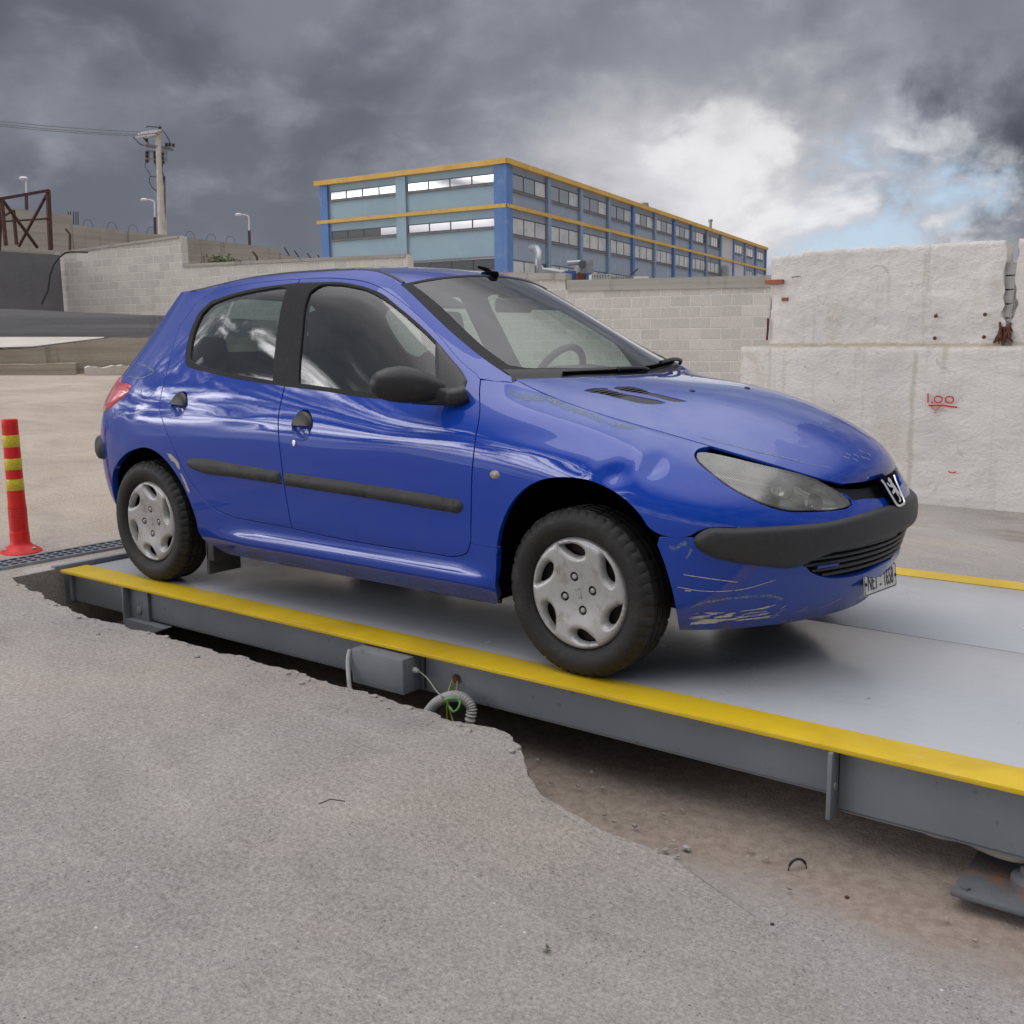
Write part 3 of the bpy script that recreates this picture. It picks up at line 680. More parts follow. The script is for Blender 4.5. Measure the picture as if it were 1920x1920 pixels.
def quadbox(mb, a, d, n_, u0, u1, z0, z1, o0, o1, mi=0):
    P = lambda u, o, z: tuple(a+d*u+n_*o+Vector((0, 0, z)))
    V = [P(u0, o0, z0), P(u1, o0, z0), P(u1, o1, z0), P(u0, o1, z0), P(u0, o0, z1), P(u1, o0, z1), P(u1, o1, z1), P(u0, o1, z1)]
    mb.add(V, [(0, 3, 2, 1), (4, 5, 6, 7), (0, 1, 5, 4), (1, 2, 6, 5), (2, 3, 7, 6), (3, 0, 4, 7)], mi)
def wins(face, a, d, n_, u0, u1, z0, z1, n, mats, o=-.10, alt=None):
    mb = MB(); quadbox(mb, a, d, n_, u0, u1, z0, z1, .035, .02, 1)
    W = (u1-u0)/n
    fw = .07
    for k in range(n):
        mi = 0 if alt is None else alt[k % len(alt)]
        quadbox(mb, a, d, n_, u0+k*W+fw, u0+(k+1)*W-fw, z0+fw, z1-fw, .030, .045, 0 if mi == 0 else 2)
    for k in range(n+1): quadbox(mb, a, d, n_, u0+k*W-fw*.6, u0+k*W+fw*.6, z0, z1, .03, .075, 1)
    quadbox(mb, a, d, n_, u0, u1, z0-.0, z0+fw, .03, .08, 1); quadbox(mb, a, d, n_, u0, u1, z1-fw, z1, .03, .08, 1)
    wn = mb.build('window', mats, bl)
    mb = MB(); quadbox(mb, a, d, n_, u0-.08, u1+.08, z0-.16, z0-.01, .0, .14); mb.build('sill', M_sill, wn)
# left face
mb = MB(); quadbox(mb, C0, dL, nL, 0, LL, ZB+.15, ZT-.3, -.4, 0, 0); mb.build('wall', M_bA, bl)
mb = MB(); quadbox(mb, C0, dL, nL, 0, LL, -1, ZB-.9, -.4, 0); mb.build('wall', M_base, bl)
mb = MB(); quadbox(mb, C0, dR, nR, .0, LR, -1, ZT-.3, -.4, 0); mb.build('wall', M_bB, bl)
mb = MB(); P4 = [C0-nL*.4-nR*.4, CL, CL+(CR-C0), CR]; mb.add([(p.x, p.y, ZT-.35) for p in P4], [(0, 1, 2, 3)]); mb.build('roof', M_base, bl)
def band(z0, z1, out):
    for a, d, n_, L, e0 in ((C0, dL, nL, LL, 1), (C0, dR, nR, LR, 1)):
        mb = MB(); quadbox(mb, a, d, n_, -out*.75, L+.5, z0, z1, -.3, out); mb.build('cornice_band', M_yel, bl)
band(ZT-.42, ZT, .45); band(ZM-.30, ZM, .30)
mb = MB(); quadbox(mb, C0, dL, nL, -.28, 1.0, -1, ZT-.45, -.2, .26); mb.build('corner_pilaster', M_pilB, bl)
mb = MB(); quadbox(mb, C0, dR, nR, -.26, .9, -1, ZT-.45, -.2, .24); mb.build('corner_pilaster', M_pilB, bl)
mb = MB(); quadbox(mb, C0, dL, nL, LL-.95, LL, -1, ZT-.45, -.2, .25); mb.build('pilaster', M_pilB, bl)
mb = MB(); quadbox(mb, C0, dL, nL, LL*.505, LL*.505+1.1, ZB-.0, ZT-.45, -.2, .22); mb.build('pilaster', M_bA, bl)
m1 = LL*.505
for (z0, z1, sa, sb) in ((ZT-1.80, ZT-1.05, [0, 0, 0, 0], [0, 0, 0, 0]), (ZM-1.78, ZM-1.02, [0, 0, 0, 0], [0, 0, 0, 0])):
    wins('L', C0, dL, nL, 1.05, m1-.15, z0, z1, 4, [M_pane, M_frame, M_paneW], alt=sa)
    wins('L', C0, dL, nL, m1+1.2, LL-1.2, z0, z1, 4, [M_pane, M_frame, M_paneD], alt=sb if z0 > 12 else [0, 2, 2, 2])
wins('L', C0, dL, nL, 1.05, m1-.15, ZB-.85, ZB+.05, 4, [M_paneD, M_frame, M_paneW])
mb = MB(); quadbox(mb, C0, dL, nL, 1.0, m1, ZB+.10, ZB+.22, 0, .10); mb.build('sill_course', M_sill, bl)
# right face: thirteen bays
nb = 13; W = (LR-1.0)/nb; rbw = random.Random(3)
blues = {3, 5, 6, 9, 11, 12}
for k in range(nb):
    u0 = .95+k*W; u1 = u0+W
    if k < nb:
        mb = MB(); quadbox(mb, C0, dR, nR, u1-.62, u1+.10, -1, ZM-.30, -.2, .30); quadbox(mb, C0, dR, nR, u1-.62, u1+.10, ZM, ZT-.43, -.2, .30)
        mb.build('pilaster', M_pilB if k in blues else M_pilG, bl)
    if k == 9:
        mb = MB(); quadbox(mb, C0, dR, nR, u0+.15, u1-.65, 5, ZM-.32, 0, .12); quadbox(mb, C0, dR, nR, u0+.15, u1-.65, ZM+.02, ZT-.46, 0, .12); mb.build('cladding_panel', M_clad, bl); continue
    wa, wb = u0+.18, u1-.68
    if k > 9: wa, wb = u0+.3, u0+.3+(wb-wa)*.78
    if k > 9: top_m = [M_paneW, M_frame, M_paneW]; low_m = [M_paneL, M_frame, M_paneL]
    elif k in (7, 8): top_m = [M_paneW, M_frame, M_pane]; low_m = [M_paneL, M_frame, M_paneL]
    elif k in (4, 5, 6): top_m = [M_paneL, M_frame, M_pane]; low_m = [M_paneL, M_frame, M_paneL]
    else: top_m = [M_pane, M_frame, M_paneL]; low_m = [M_paneL, M_frame, M_paneL]
    n_ = 6 if k in (7, 8) else 3
    wins('R', C0, dR, nR, wa, wb, ZT-2.30, ZT-.98, n_, top_m, alt=[0, 0, 2] if k < 4 else [0, 2, 0, 0])
    if not (k == 10): wins('R', C0, dR, nR, wa, wb, ZM-2.35, ZM-.92, 3, low_m, alt=[0, 0, 0])
    else:
        mb = MB(); quadbox(mb, C0, dR, nR, u0+.15, u1-.65, 5, ZM-.32, 0, .12); mb.build('cladding_panel', M_clad, bl)
    if k < 6: wins('R', C0, dR, nR, wa, wb, ZB-1.35, ZB-.05, 3, [M_paneL, M_frame, M_pane], alt=[0, 0, 2])
    else: wins('R', C0, dR, nR, wa, wb, ZB-1.9, ZB-.35, 3, [M_paneL, M_frame, M_pane], alt=[0, 0, 2])
# things on and in front of the building
M_steel = mottle('duct_steel', (.36, .38, .40), (.28, .30, .32), 1.2, .38, metal=.6)
def thing_mesh(mb, nm, mt, lab, cat, smooth=40, group=None): return tag(mb.build(nm, mt, smooth=smooth), lab, cat, group)
a = at(1203, 376, 128)
for dx, h in ((-3.4, 0), (1.6, .5)):
    mb = MB(); mb.lathe([(.50, -1.5), (.50, .35+h*.4), (.58, .38+h*.4), (.52, .75+h*.4), (0, .8+h*.4)], 14, Matrix.Translation((a.x+dx*.22, a.y, ZT+.3)))
    thing_mesh(mb, 'roof_vent', M_steel, 'left one of two fat steel vents on the flat factory roof' if dx < 0 else 'right, slightly taller one of two fat steel vents on the flat factory roof', 'roof vent')
a = at(1332, 424, 150); mb = MB(); mb.tube([(a.x, a.y, ZT-1), (a.x, a.y, ZT+1.2)], .22, 10); mb.tube([(a.x, a.y, ZT+1.2), (a.x, a.y, ZT+1.5)], .32, 10); thing_mesh(mb, 'chimney_pipe', M_steel, 'slim steel chimney pipe on the factory roof near its far end', 'chimney')
def fpt(u, o, z): return C0+dR*u+nR*o+Vector((0, 0, z))
dD = 72
mb = MB(); path = [at(996, 466, 80), at(1006, 466, dD+3), at(1011, 476, dD+2), at(1009, 496, dD+2), at(1016, 508, dD+2), at(1030, 509, dD+2), at(1058, 514, dD+2)]
mb.tube(path, .26, 12); mb.tube([at(1012, 470, dD+2.5), at(1014, 488, dD+2.5)], .2, 10)
thing_mesh(mb, 'air_duct', M_steel, 'shiny bent steel air duct against the right face of the blue building', 'duct', 60)
M_greym = mottle('machine_grey', (.30, .31, .31), (.22, .23, .235), 1, .6); M_mblue = mat('machine_blue', (.03, .10, .32), .5)
fanb = thing('dust_collector', tuple(at(1092, 520, 66)), 'grey dust collector box with blue fan housing on top of the block wall line', 'machine')
def vbox(mb, px0, py0, px1, py1, d, dep, mi=0):
    a_, b_ = at(px0, py1, d), at(px1, py0, d); h = Vector((b_.x-a_.x, b_.y-a_.y, 0)); hn = h.normalized(); back_ = Vector((-hn.y, hn.x, 0))
    if back_.dot(Vector((fwd.x, fwd.y, 0))) < 0: back_ = -back_
    q = [a_, a_+h, a_+h+back_*dep, a_+back_*dep]; z0, z1 = a_.z, b_.z
    mb.add([(p.x, p.y, z0) for p in q]+[(p.x, p.y, z1) for p in q], [(3, 2, 1, 0), (4, 5, 6, 7)]+[(i, (i+1) % 4, 4+(i+1) % 4, 4+i) for i in range(4)], mi)
mb = MB(); vbox(mb, 1087, 487, 1113, 512, 66, 1.6); mb.build('box_housing', M_greym, fanb)
mb = MB(); mb.lathe([(.24, 0), (.24, .08), (0, .09)], 16, Matrix.Translation(at(1092, 496, 65.9)) @ fwd.to_track_quat('-Z', 'Y').to_matrix().to_4x4()); mb.build('inspection_port', M_frame, fanb)
mb = MB(); vbox(mb, 1060, 508, 1080, 528, 66, 1.0); vbox(mb, 1098, 513, 1112, 528, 65.8, .8); mb.build('fan_housing', M_mblue, fanb)
mb = MB(); vbox(mb, 1083, 512, 1096, 528, 65.6, .6); mb.build('motor', M_rust, fanb)
mb = MB(); mb.tube([at(1063, 494, 66), at(1075, 493, 66), at(1088, 492, 66)], .16, 10); mb.build('inlet_pipe', M_steel, fanb, 60)
M_ibc = mat('milky_plastic', (.62, .63, .63), .4)
for k, (x0, x1, ytop) in enumerate(((1110, 1146, 514), (1149, 1172, 518), (1174, 1187, 519))):
    t = thing('caged_tank', tuple(at((x0+x1)/2, 530, 60)), ('large white caged plastic tank right of the dust collector', 'middle one of three white caged plastic tanks above the block wall', 'smallest, rightmost white caged tank above the block wall')[k], 'tank', 'caged tanks above the wall')
    mb = MB(); vbox(mb, x0, ytop, x1, 536, 60, 1.0); mb.build('tank_body', M_ibc, t)
    mb = MB(); n_ = 7
    for i in range(n_+1):
        x = x0+(x1-x0)*i/n_; mb.tube([at(x, ytop-1, 59.9), at(x, 536, 59.9)], .025, 4)
    mb.tube([at(x0, ytop+3, 59.9), at(x1, ytop+3, 59.9)], .025, 4); mb.build('tank_cage', M_galv, t)
mb = MB(); mb.tube([at(1183, 515, 62), at(1196, 504, 62)], .05, 5); thing_mesh(mb, 'propped_rod', M_steel_dk, 'dark rod leaning up beside the caged tanks', 'rod')
mb = MB(); vbox(mb, 1186, 518, 1216, 532, 63, 1.2); thing_mesh(mb, 'scrap_pile', M_ibc, 'pale scrap containers just showing over the cast wall cap', 'containers')
mb = MB()
for dx in (0, 6): mb.tube([at(1356+dx, 522, 150), at(1356+dx, 503, 150), at(1353+dx, 498, 150)], .45, 8)
thing_mesh(mb, 'wall_pipe', M_steel, 'pair of bent steel pipes on the far white bays of the building', 'pipe')
mb = MB(); a, b = at(830, 507, 40), at(968, 518, 38); mb.add([tuple(a), tuple(b), tuple(b-Vector((0, 0, .35))), tuple(a-Vector((0, 0, .35))), tuple(a+Vector((-.5, .5, .12))), tuple(b+Vector((-.5, .5, .12)))], [(0, 1, 2, 3), (0, 4, 5, 1)])
thing_mesh(mb, 'shed_roof', M_clad, 'strip of a white shed roof between the block wall and the blue building', 'roof', None)
# ------------------------------------------------------------------ weighbridge under the car
wb = thing('weighbridge', (2.5, .3, PITZ), 'grey steel weighbridge platform with yellow edges, carrying the blue car', 'weighbridge')
ROT = Matrix.Rotation(.0098, 4, 'Z')
def W_(x, y, z): return ROT @ Vector((x, y, z))
YN, YF, X0, X1 = -.890, 1.505, -3.05, 8.2
M_deck = mat('deck_grey_paint', (.33, .345, .365), .42, spec=.4); n, b = nmat(M_deck)
o_ = n.add('ShaderNodeTexCoord').outputs['Object']
brush = n.noise(n.mapping(o_, scale=(.7, 9, 1)), 3.5, 5, .6, .3); big = n.noise(o_, .9, 5, .6, .5)
col = n.mix(n.rng(brush, .4, .62, 0, .14), (.365, .38, .40), (.41, .425, .445)); col = n.mix(n.rng(big, .48, .72, 0, .55), col, (.27, .285, .305))
fn = n.noise(o_, 45, 4, .7); col = n.mix(n.rng(fn, .62, .76, 0, .5), col, (.20, .21, .215))
vd_ = n.add('ShaderNodeTexVoronoi', {'Vector': o_, 'Scale': 5.0}); col = n.mix(n.math('MULTIPLY', n.rng(vd_.outputs['Distance'], .035, .02), n.rng(n.noise(o_, 1.4, 2), .52, .56)), col, (.10, .085, .08))
n.l.new(col, b.inputs['Base Color']); n.l.new(n.rng(big, .35, .65, .17, .30), b.inputs['Roughness'])
bump(n, b, n.math('MULTIPLY_ADD', n.noise(o_, 2.2, 3), 6.0, n.noise(n.mapping(o_, scale=(1, 12, 1)), 9, 4)), .05, .002)
M_yedge = mat('yellow_edge_paint', (.60, .415, .015), .42, spec=.4); n, b = nmat(M_yedge)
o_ = n.add('ShaderNodeTexCoord').outputs['Object']
col = n.mix(n.rng(n.noise(o_, 2.2, 5, .6, .4), .38, .66), (.58, .405, .012), (.48, .32, .010))
fd = n.noise(n.mapping(o_, scale=(1, 4, 1)), 5, 6, .7, .6); col = n.mix(n.rng(fd, .55, .75, 0, .55), col, (.50, .40, .14))
scr = n.noise(n.mapping(o_, scale=(9, 1.2, 1), rot=(0, 0, .5)), 9, 4, .6); col = n.mix(n.math('MULTIPLY', n.rng(scr, .69, .73), n.rng(n.noise(o_, 1.1, 3), .5, .6)), col, (.36, .36, .34))
n.l.new(col, b.inputs['Base Color']); bump(n, b, n.noise(o_, 40, 4), .2, .003)
M_gird = mat('girder_grey_paint', (.125, .135, .145), .5, spec=.4); n, b = nmat(M_gird)
o_ = n.add('ShaderNodeTexCoord').outputs['Object']
col = n.mix(n.rng(n.noise(o_, 1.6, 5, .6), .38, .68), (.135, .147, .157), (.175, .187, .197)); col = n.mix(n.rng(n.noise(o_, 30, 3), .66, .72, 0, .6), col, (.07, .075, .08))
n.l.new(col, b.inputs['Base Color']); bump(n, b, n.noise(o_, 70, 3), .15, .003)
def plate(mb, x0, x1, y0, y1, z0, z1, mi=0, bev=.003):
    t = MB(); t.box((x0, y0, z0), (x1, y1, z1), bev=bev); mb.add([ROT @ Vector(p) for p in t.v], t.f, mi)
mb = MB(); plate(mb, X0+.02, 8.18, YN+.152, .352, -.012, -.002); plate(mb, X0+.02, 8.18, .358, YF-.152, -.012, -.002); mb.build('deck_plate', M_deck, wb, 30)
mb = MB(); plate(mb, X0, X1, .30, .41, -.03, -.013); mb.build('seam_backing', mat('seam_dirt', (.05, .048, .045), .9), wb)
mb = MB(); plate(mb, X0, X1, YN, YN+.15, -.014, .001); mb.build('edge_strip', M_yedge, wb, 30)
mb = MB(); plate(mb, X0, X1, YF-.15, YF, -.014, .001); mb.build('edge_strip', M_yedge, wb, 30)
mb = MB(); plate(mb, X0+.05, .904, YN+.045, YN+.06, -.160, -.0145); plate(mb, X0+.05, .904, YN+.045, YN+.16, -.161, -.150); mb.build('side_girder', M_gird, wb, 30)
mb = MB(); plate(mb, .920, X1, YN+.045, YN+.06, -.203, -.0145); plate(mb, .920, X1, YN+.045, YN+.20, -.204, -.192); mb.build('side_girder', M_gird, wb, 30)
mb = MB(); plate(mb, X0+.05, X1, YF-.06, YF-.045, -.160, -.0145); mb.build('side_girder', M_gird, wb, 30)
mb = MB(); plate(mb, X0+.02, X0+.045, YN+.03, YF-.03, -.160, -.015); mb.build('end_girder', M_gird, wb, 30)
mb = MB()
for y in (-.5, -.1, .35, .8, 1.2): plate(mb, X0+.06, X1, y, y+.03, -.14, -.0135)
mb.build('under_beam', M_gird, wb)
def stiff(x, hole=True):
    mb = MB(); plate(mb, x, x+.014, YN-.012, YN+.0448, -.212, -.0145); o = mb.build('stiffener', M_gird, wb, 30)
stiff(.905)
mb = MB(); plate(mb, -2.52, -2.506, YN-.004, YN+.0448, -.222, -.0145); mb.build('stiffener', M_gird, wb, 30)
mb = MB(); t = MB(); t.prism([(-2.506, -.2205), (-2.34, -.221), (-2.20, -.166), (-2.506, -.166)], 'y', YN-.002, YN+.044); mb.add([ROT @ Vector(p) for p in t.v], t.f)
plate(mb, -2.505, -2.36, YN+.030, YN+.0446, -.220, -.0146); mb.build('lift_bracket', M_gird, wb, 30)
M_bright = mottle('bright_steel', (.42, .42, .42), (.32, .32, .32), 30, .4, metal=.7)
mb = MB(); mb.lathe([(.0, 0), (.018, 0), (.018, .006), (0, .008)], 16, Matrix.Translation(W_(-2.43, YN+.030, -.12)) @ Matrix.Rotation(rad(90), 4, 'X')); mb.build('bolt_head', M_bright, wb, 40)
mb = MB(); mb.lathe([(.0, 0), (.012, 0), (.012, .004), (0, .005)], 14, Matrix.Translation(W_(.9195, YN+.016, -.118)) @ Matrix.Rotation(rad(90), 4, 'Y')); mb.build('bolt_head', M_bright, wb, 40)
# junction box hung on the girder, with its cables
jb = MB(); t = MB(); t.box((-.93, YN-.055, -.157), (-.665, YN+.0445, -.022), bev=.007); jb.add([ROT @ Vector(p) for p in t.v], t.f); jbo = jb.build('junction_box', M_gird, wb, 40)
M_gasket = mat('gasket', (.03, .03, .03), .7)
mb = MB(); plate(mb, -.645, -.640, YN+.036, YN+.0446, -.150, -.03); mb.build('weld_seam', M_gasket, wb)
M_cable = mottle('grey_conduit', (.40, .40, .385), (.32, .32, .31), 14, .6); M_gland = mat('cable_gland', (.45, .45, .43), .5)
g0 = Vector((-.664, YN-.0, -.075))
mb = MB(); mb.lathe([(.010, 0), (.012, .004), (.012, .014), (.008, .018), (.008, .028), (.004, .03)], 12, Matrix.Translation(g0) @ Matrix.Rotation(rad(90), 4, 'Y')); mb.build('cable_gland', M_gland, jbo, 40)
def cr(pts, n=10):
    P = [Vector(p) for p in pts]; out = []
    for i in range(len(P)-1):
        p0, p1, p2, p3 = P[max(i-1, 0)], P[i], P[i+1], P[min(i+2, len(P)-1)]
        for k in range(n):
            t = k/n; out.append(.5*((2*p1)+(p2-p0)*t+(2*p0-5*p1+4*p2-p3)*t*t+(3*p1-p0-3*p2+p3)*t**3))
    out.append(P[-1]); return out
mb = MB(); mb.tube(cr([(-.93, YN-.06, -.03), (-.928, YN-.075, -.07), (-.90, YN-.10, -.14), (-.87, YN-.12, -.22), (-.86, YN-.13, -.34)]), .0085, 10); mb.build('cable', M_cable, jbo, 60)
mb = MB(); mb.tube(cr([tuple(g0+Vector((.03, 0, 0))), (-.60, YN-.005, -.085), (-.57, YN-.012, -.098), (-.53, YN-.02, -.125), (-.465, YN-.058, -.122)]), .0026, 6); mb.build('thin_cable', mottle('greygreen_wire', (.25, .28, .22), (.2, .22, .18), 20, .5), jbo, 60)
# corrugated conduit coil in the pit
path = cr([(-.66, -.94, -.335), (-.60, -.935, -.26), (-.555, -.93, -.203), (-.515, -.928, -.160), (-.460, -.925, -.128), (-.40, -.925, -.116), (-.355, -.928, -.138), (-.352, -.935, -.185), (-.39, -.95, -.335)], 26)
rr_ = [.017+.0035*math.sin(i*1.25) for i in range(len(path))]
mb = MB(); mb.tube(path, rr_, 12); tag(mb.build('corrugated_conduit', M_cable, smooth=60), 'loop of grey corrugated conduit lying in the pit under the junction box', 'conduit')
M_wire = mat('green_yellow_wire', (.28, .33, .02), .4); M_wireg = mat('green_wire', (.07, .28, .05), .4)
lug = W_(-.492, YN+.040, -.083)
kn = Vector((-.445, -.952, -.122))
mb = MB(); mb.tube(cr([lug+Vector((-.012, -.006, -.006)), (-.500, YN+.02, -.11), (-.485, YN-.015, -.135), tuple(kn)]), .0026, 6)
mb.tube(cr([lug+Vector((.012, -.006, -.006)), (-.455, YN+.0, -.115), (-.452, YN-.02, -.135), tuple(kn)]), .0026, 6)
mb.tube(cr([tuple(kn), (-.435, YN-.05, -.19), (-.405, YN-.06, -.24), (-.39, YN-.07, -.335)]), .0026, 6); mb.tube(cr([tuple(kn), (-.455, YN-.05, -.20), (-.445, YN-.06, -.335)]), .0026, 6)
ew = mb.build('earth_wire', M_wire, wb, 60)
mb = MB(); cc = kn+Vector((.040, -.016, -.010))
mb.tube([cc+Vector((.032*math.cos(a), .01*math.sin(a*2), .023*math.sin(a))) for a in np.linspace(0, 2*math.pi, 40)[:-1]], .0038, 6, closed=True)
mb.build('wire_loop', M_wireg, ew, 60)
mb = MB(); mb.lathe([(.0, 0), (.011, 0), (.011, .007), (0, .009)], 6, Matrix.Translation(lug) @ Matrix.Rotation(rad(90), 4, 'X')); mb.lathe([(.0, 0), (.017, 0), (.017, .002), (0, .002)], 14, Matrix.Translation(lug) @ Matrix.Rotation(rad(90), 4, 'X')); mb.build('earth_bolt', M_rust, wb, 40)
# load cell on its bolted foot plate, right edge
lc = thing('load_cell_mount', (1.5, -.82, PITZ), 'load cell foot plate bolted to the concrete under the girder, lower right corner', 'load cell')
M_foot = mottle('foot_plate_paint', (.115, .125, .135), (.09, .095, .10), 5, .6, (.20, .11, .07), 9, .004)
zc = PITZ+.05
mb = MB(); t = MB(); t.box((1.27, -.945, zc-.006), (1.75, -.62, zc+.010), bev=.006); mb.add([Matrix.Rotation(-.0, 4, 'Z') @ Vector(p) for p in t.v], t.f); mb.build('foot_plate', M_foot, lc, 40)
mb = MB(); mb.lathe([(.072, 0), (.072, .025), (.058, .032), (.050, .034), (.050, .055), (0, .055)], 28, Matrix.Translation((1.455, -.80, zc+.010))); mb.build('cup', M_foot, lc, 40)
mb = MB(); mb.lathe([(.040, 0), (.040, .04), (0, .05)], 24, Matrix.Translation((1.455, -.80, zc+.060))); mb.build('rocker_pin', M_rust, lc, 40)
for x, y in ((1.30, -.915), (1.50, -.92), (1.72, -.915)):
    mb = MB(); mb.lathe([(.012, 0), (.012, .007), (0, .008)], 6, Matrix.Translation((x, y, zc+.010))); mb.build('anchor_bolt', M_foot, lc, 40)
M_pvc = mottle('dusty_cable', (.27, .245, .215), (.22, .20, .175), 12, .8)
mb = MB(); mb.tube(cr([(1.05, -.55, PITZ+.105), (1.18, -.66, PITZ+.105), (1.26, -.745, PITZ+.115), (1.36, -.80, PITZ+.125), (1.43, -.79, PITZ+.13), (1.55, -.70, PITZ+.12)]), .013, 10); mb.tube(cr([(1.0, -.62, PITZ+.105), (1.12, -.72, PITZ+.105), (1.19, -.75, PITZ+.11), (1.27, -.72, PITZ+.11)]), .012, 10)
tag(mb.build('load_cell_cable', M_pvc, smooth=60), 'dusty pale cable drooping under the girder beside the load cell', 'cable')

# ------------------------------------------------------------------ concrete lip and drain at the rear end of the platform
M_lip = concrete_mat('lip_concrete', (.36, .35, .34), (.29, .28, .27), (.38, .35, .31), .6)
mb = MB(); mb.box((-3.20, -1.06, -.33), (-3.075, 1.62, .004), bev=.008); o = mb.build('pit_kerb', M_lip, smooth=40); tag(o, kind='structure')
M_edgeP = mottle('edge_angle', (.20, .22, .235), (.15, .165, .18), 6, .5)
mb = MB(); mb.box((-3.113, -.93, -.2), (-3.072, 1.6, .016), bev=.008); tag(mb.build('steel_edge_angle', M_edgeP, smooth=40), 'rounded grey steel edging between the platform and the drain, behind the rear wheel', 'edging')
dr = thing('drain_grate', (-3.3, 0, 0), 'dark steel bar grating over the drain channel behind the car', 'drain grate')
M_grate = mottle('grating_steel', (.32, .34, .37), (.24, .26, .29), 14, .45, metal=.4)
gx0, gx1, gy0, gy1 = -3.42, -3.26, -1.9, 1.8
Rg = Matrix.Translation((-3.34, 0, 0)) @ Matrix.Rotation(.0, 4, 'Z') @ Matrix.Translation((3.34, 0, 0))
mb = MB(); mb.box((gx0, gy0, -.16), (gx1, gy1, .0125)); mb.build('channel', mat('channel_dark', (.012, .012, .014), .9), dr)
mb = MB(); zz = .014
y = gy0
while y < gy1: mb.box((gx0, y, zz), (gx1, y+.011, zz+.004)); y += .050
for k in range(4): x = gx0+(gx1-gx0)*k/3; mb.box((x-.005, gy0, zz+.0041), (x+.005, gy1, zz+.007))
mb.box((gx0-.012, gy0, .0), (gx0, gy1, zz+.008)); mb.box((gx1, gy0, .0), (gx1+.012, gy1, zz+.008)); mb.build('bars', M_grate, dr)

# ------------------------------------------------------------------ flexible bollard
bo = thing('flexible_bollard', (-3.584, -.835, 0), 'red flexible traffic bollard with three yellow reflective bands, left of the car', 'bollard')
M_bred = mottle('bollard_red', (.62, .022, .016), (.55, .02, .016), 10, .42); M_byel = mat('reflective_yellow', (.62, .50, .02), .35); n, b = nmat(M_byel)
vv = n.add('ShaderNodeTexVoronoi', {'Vector': n.add('ShaderNodeTexCoord').outputs['Object'], 'Scale': 120.0}); n.l.new(n.mix(n.rng(vv.outputs['Distance'], .2, .6), (.66, .55, .03), (.50, .38, .02)), b.inputs['Base Color'])
T0 = Matrix.Translation((-3.584, -.835, .0))
prof = [(.108, .012), (.108, .018), (.098, .03), (.075, .044), (.058, .054), (.0505, .070), (.0495, .12)]
z = .13
while z < .255: prof += [(.0482, z), (.0465, z+.004), (.0478, z+.008)]; z += .0115
prof += [(.0455, .27), (.0440, .30), (.0425, .44), (.0405, .70), (.0405, .722), (.038, .728), (0, .728)]
mb = MB(); mb.lathe(prof, 40, T0); mb.build('post', M_bred, bo, 35)
for z0, z1 in ((.352, .412), (.462, .522), (.582, .645)):
    r0 = lambda z: np.interp(z, [.30, .44, .70], [.0440, .0425, .0405])+.0012
    mb = MB(); mb.lathe([(r0(z0)-.001, z0), (r0(z0), z0+.002), (r0(z1), z1-.002), (r0(z1)-.001, z1)], 40, T0, cap=False); mb.build('reflective_band', M_byel, bo, 40)
for a in (.4, 2.5, 4.6):
    mb = MB(); mb.lathe([(.014, .0), (.014, .006), (.008, .009), (0, .009)], 12, T0 @ Matrix.Translation((.082*math.cos(a), .082*math.sin(a), .036))); mb.build('fixing_bolt', M_bright, bo, 40)
mb = MB(); mb.lathe([(.109, .0), (.109, .0125)], 40, T0); mb.build('base_ring', M_bred, bo, 35)
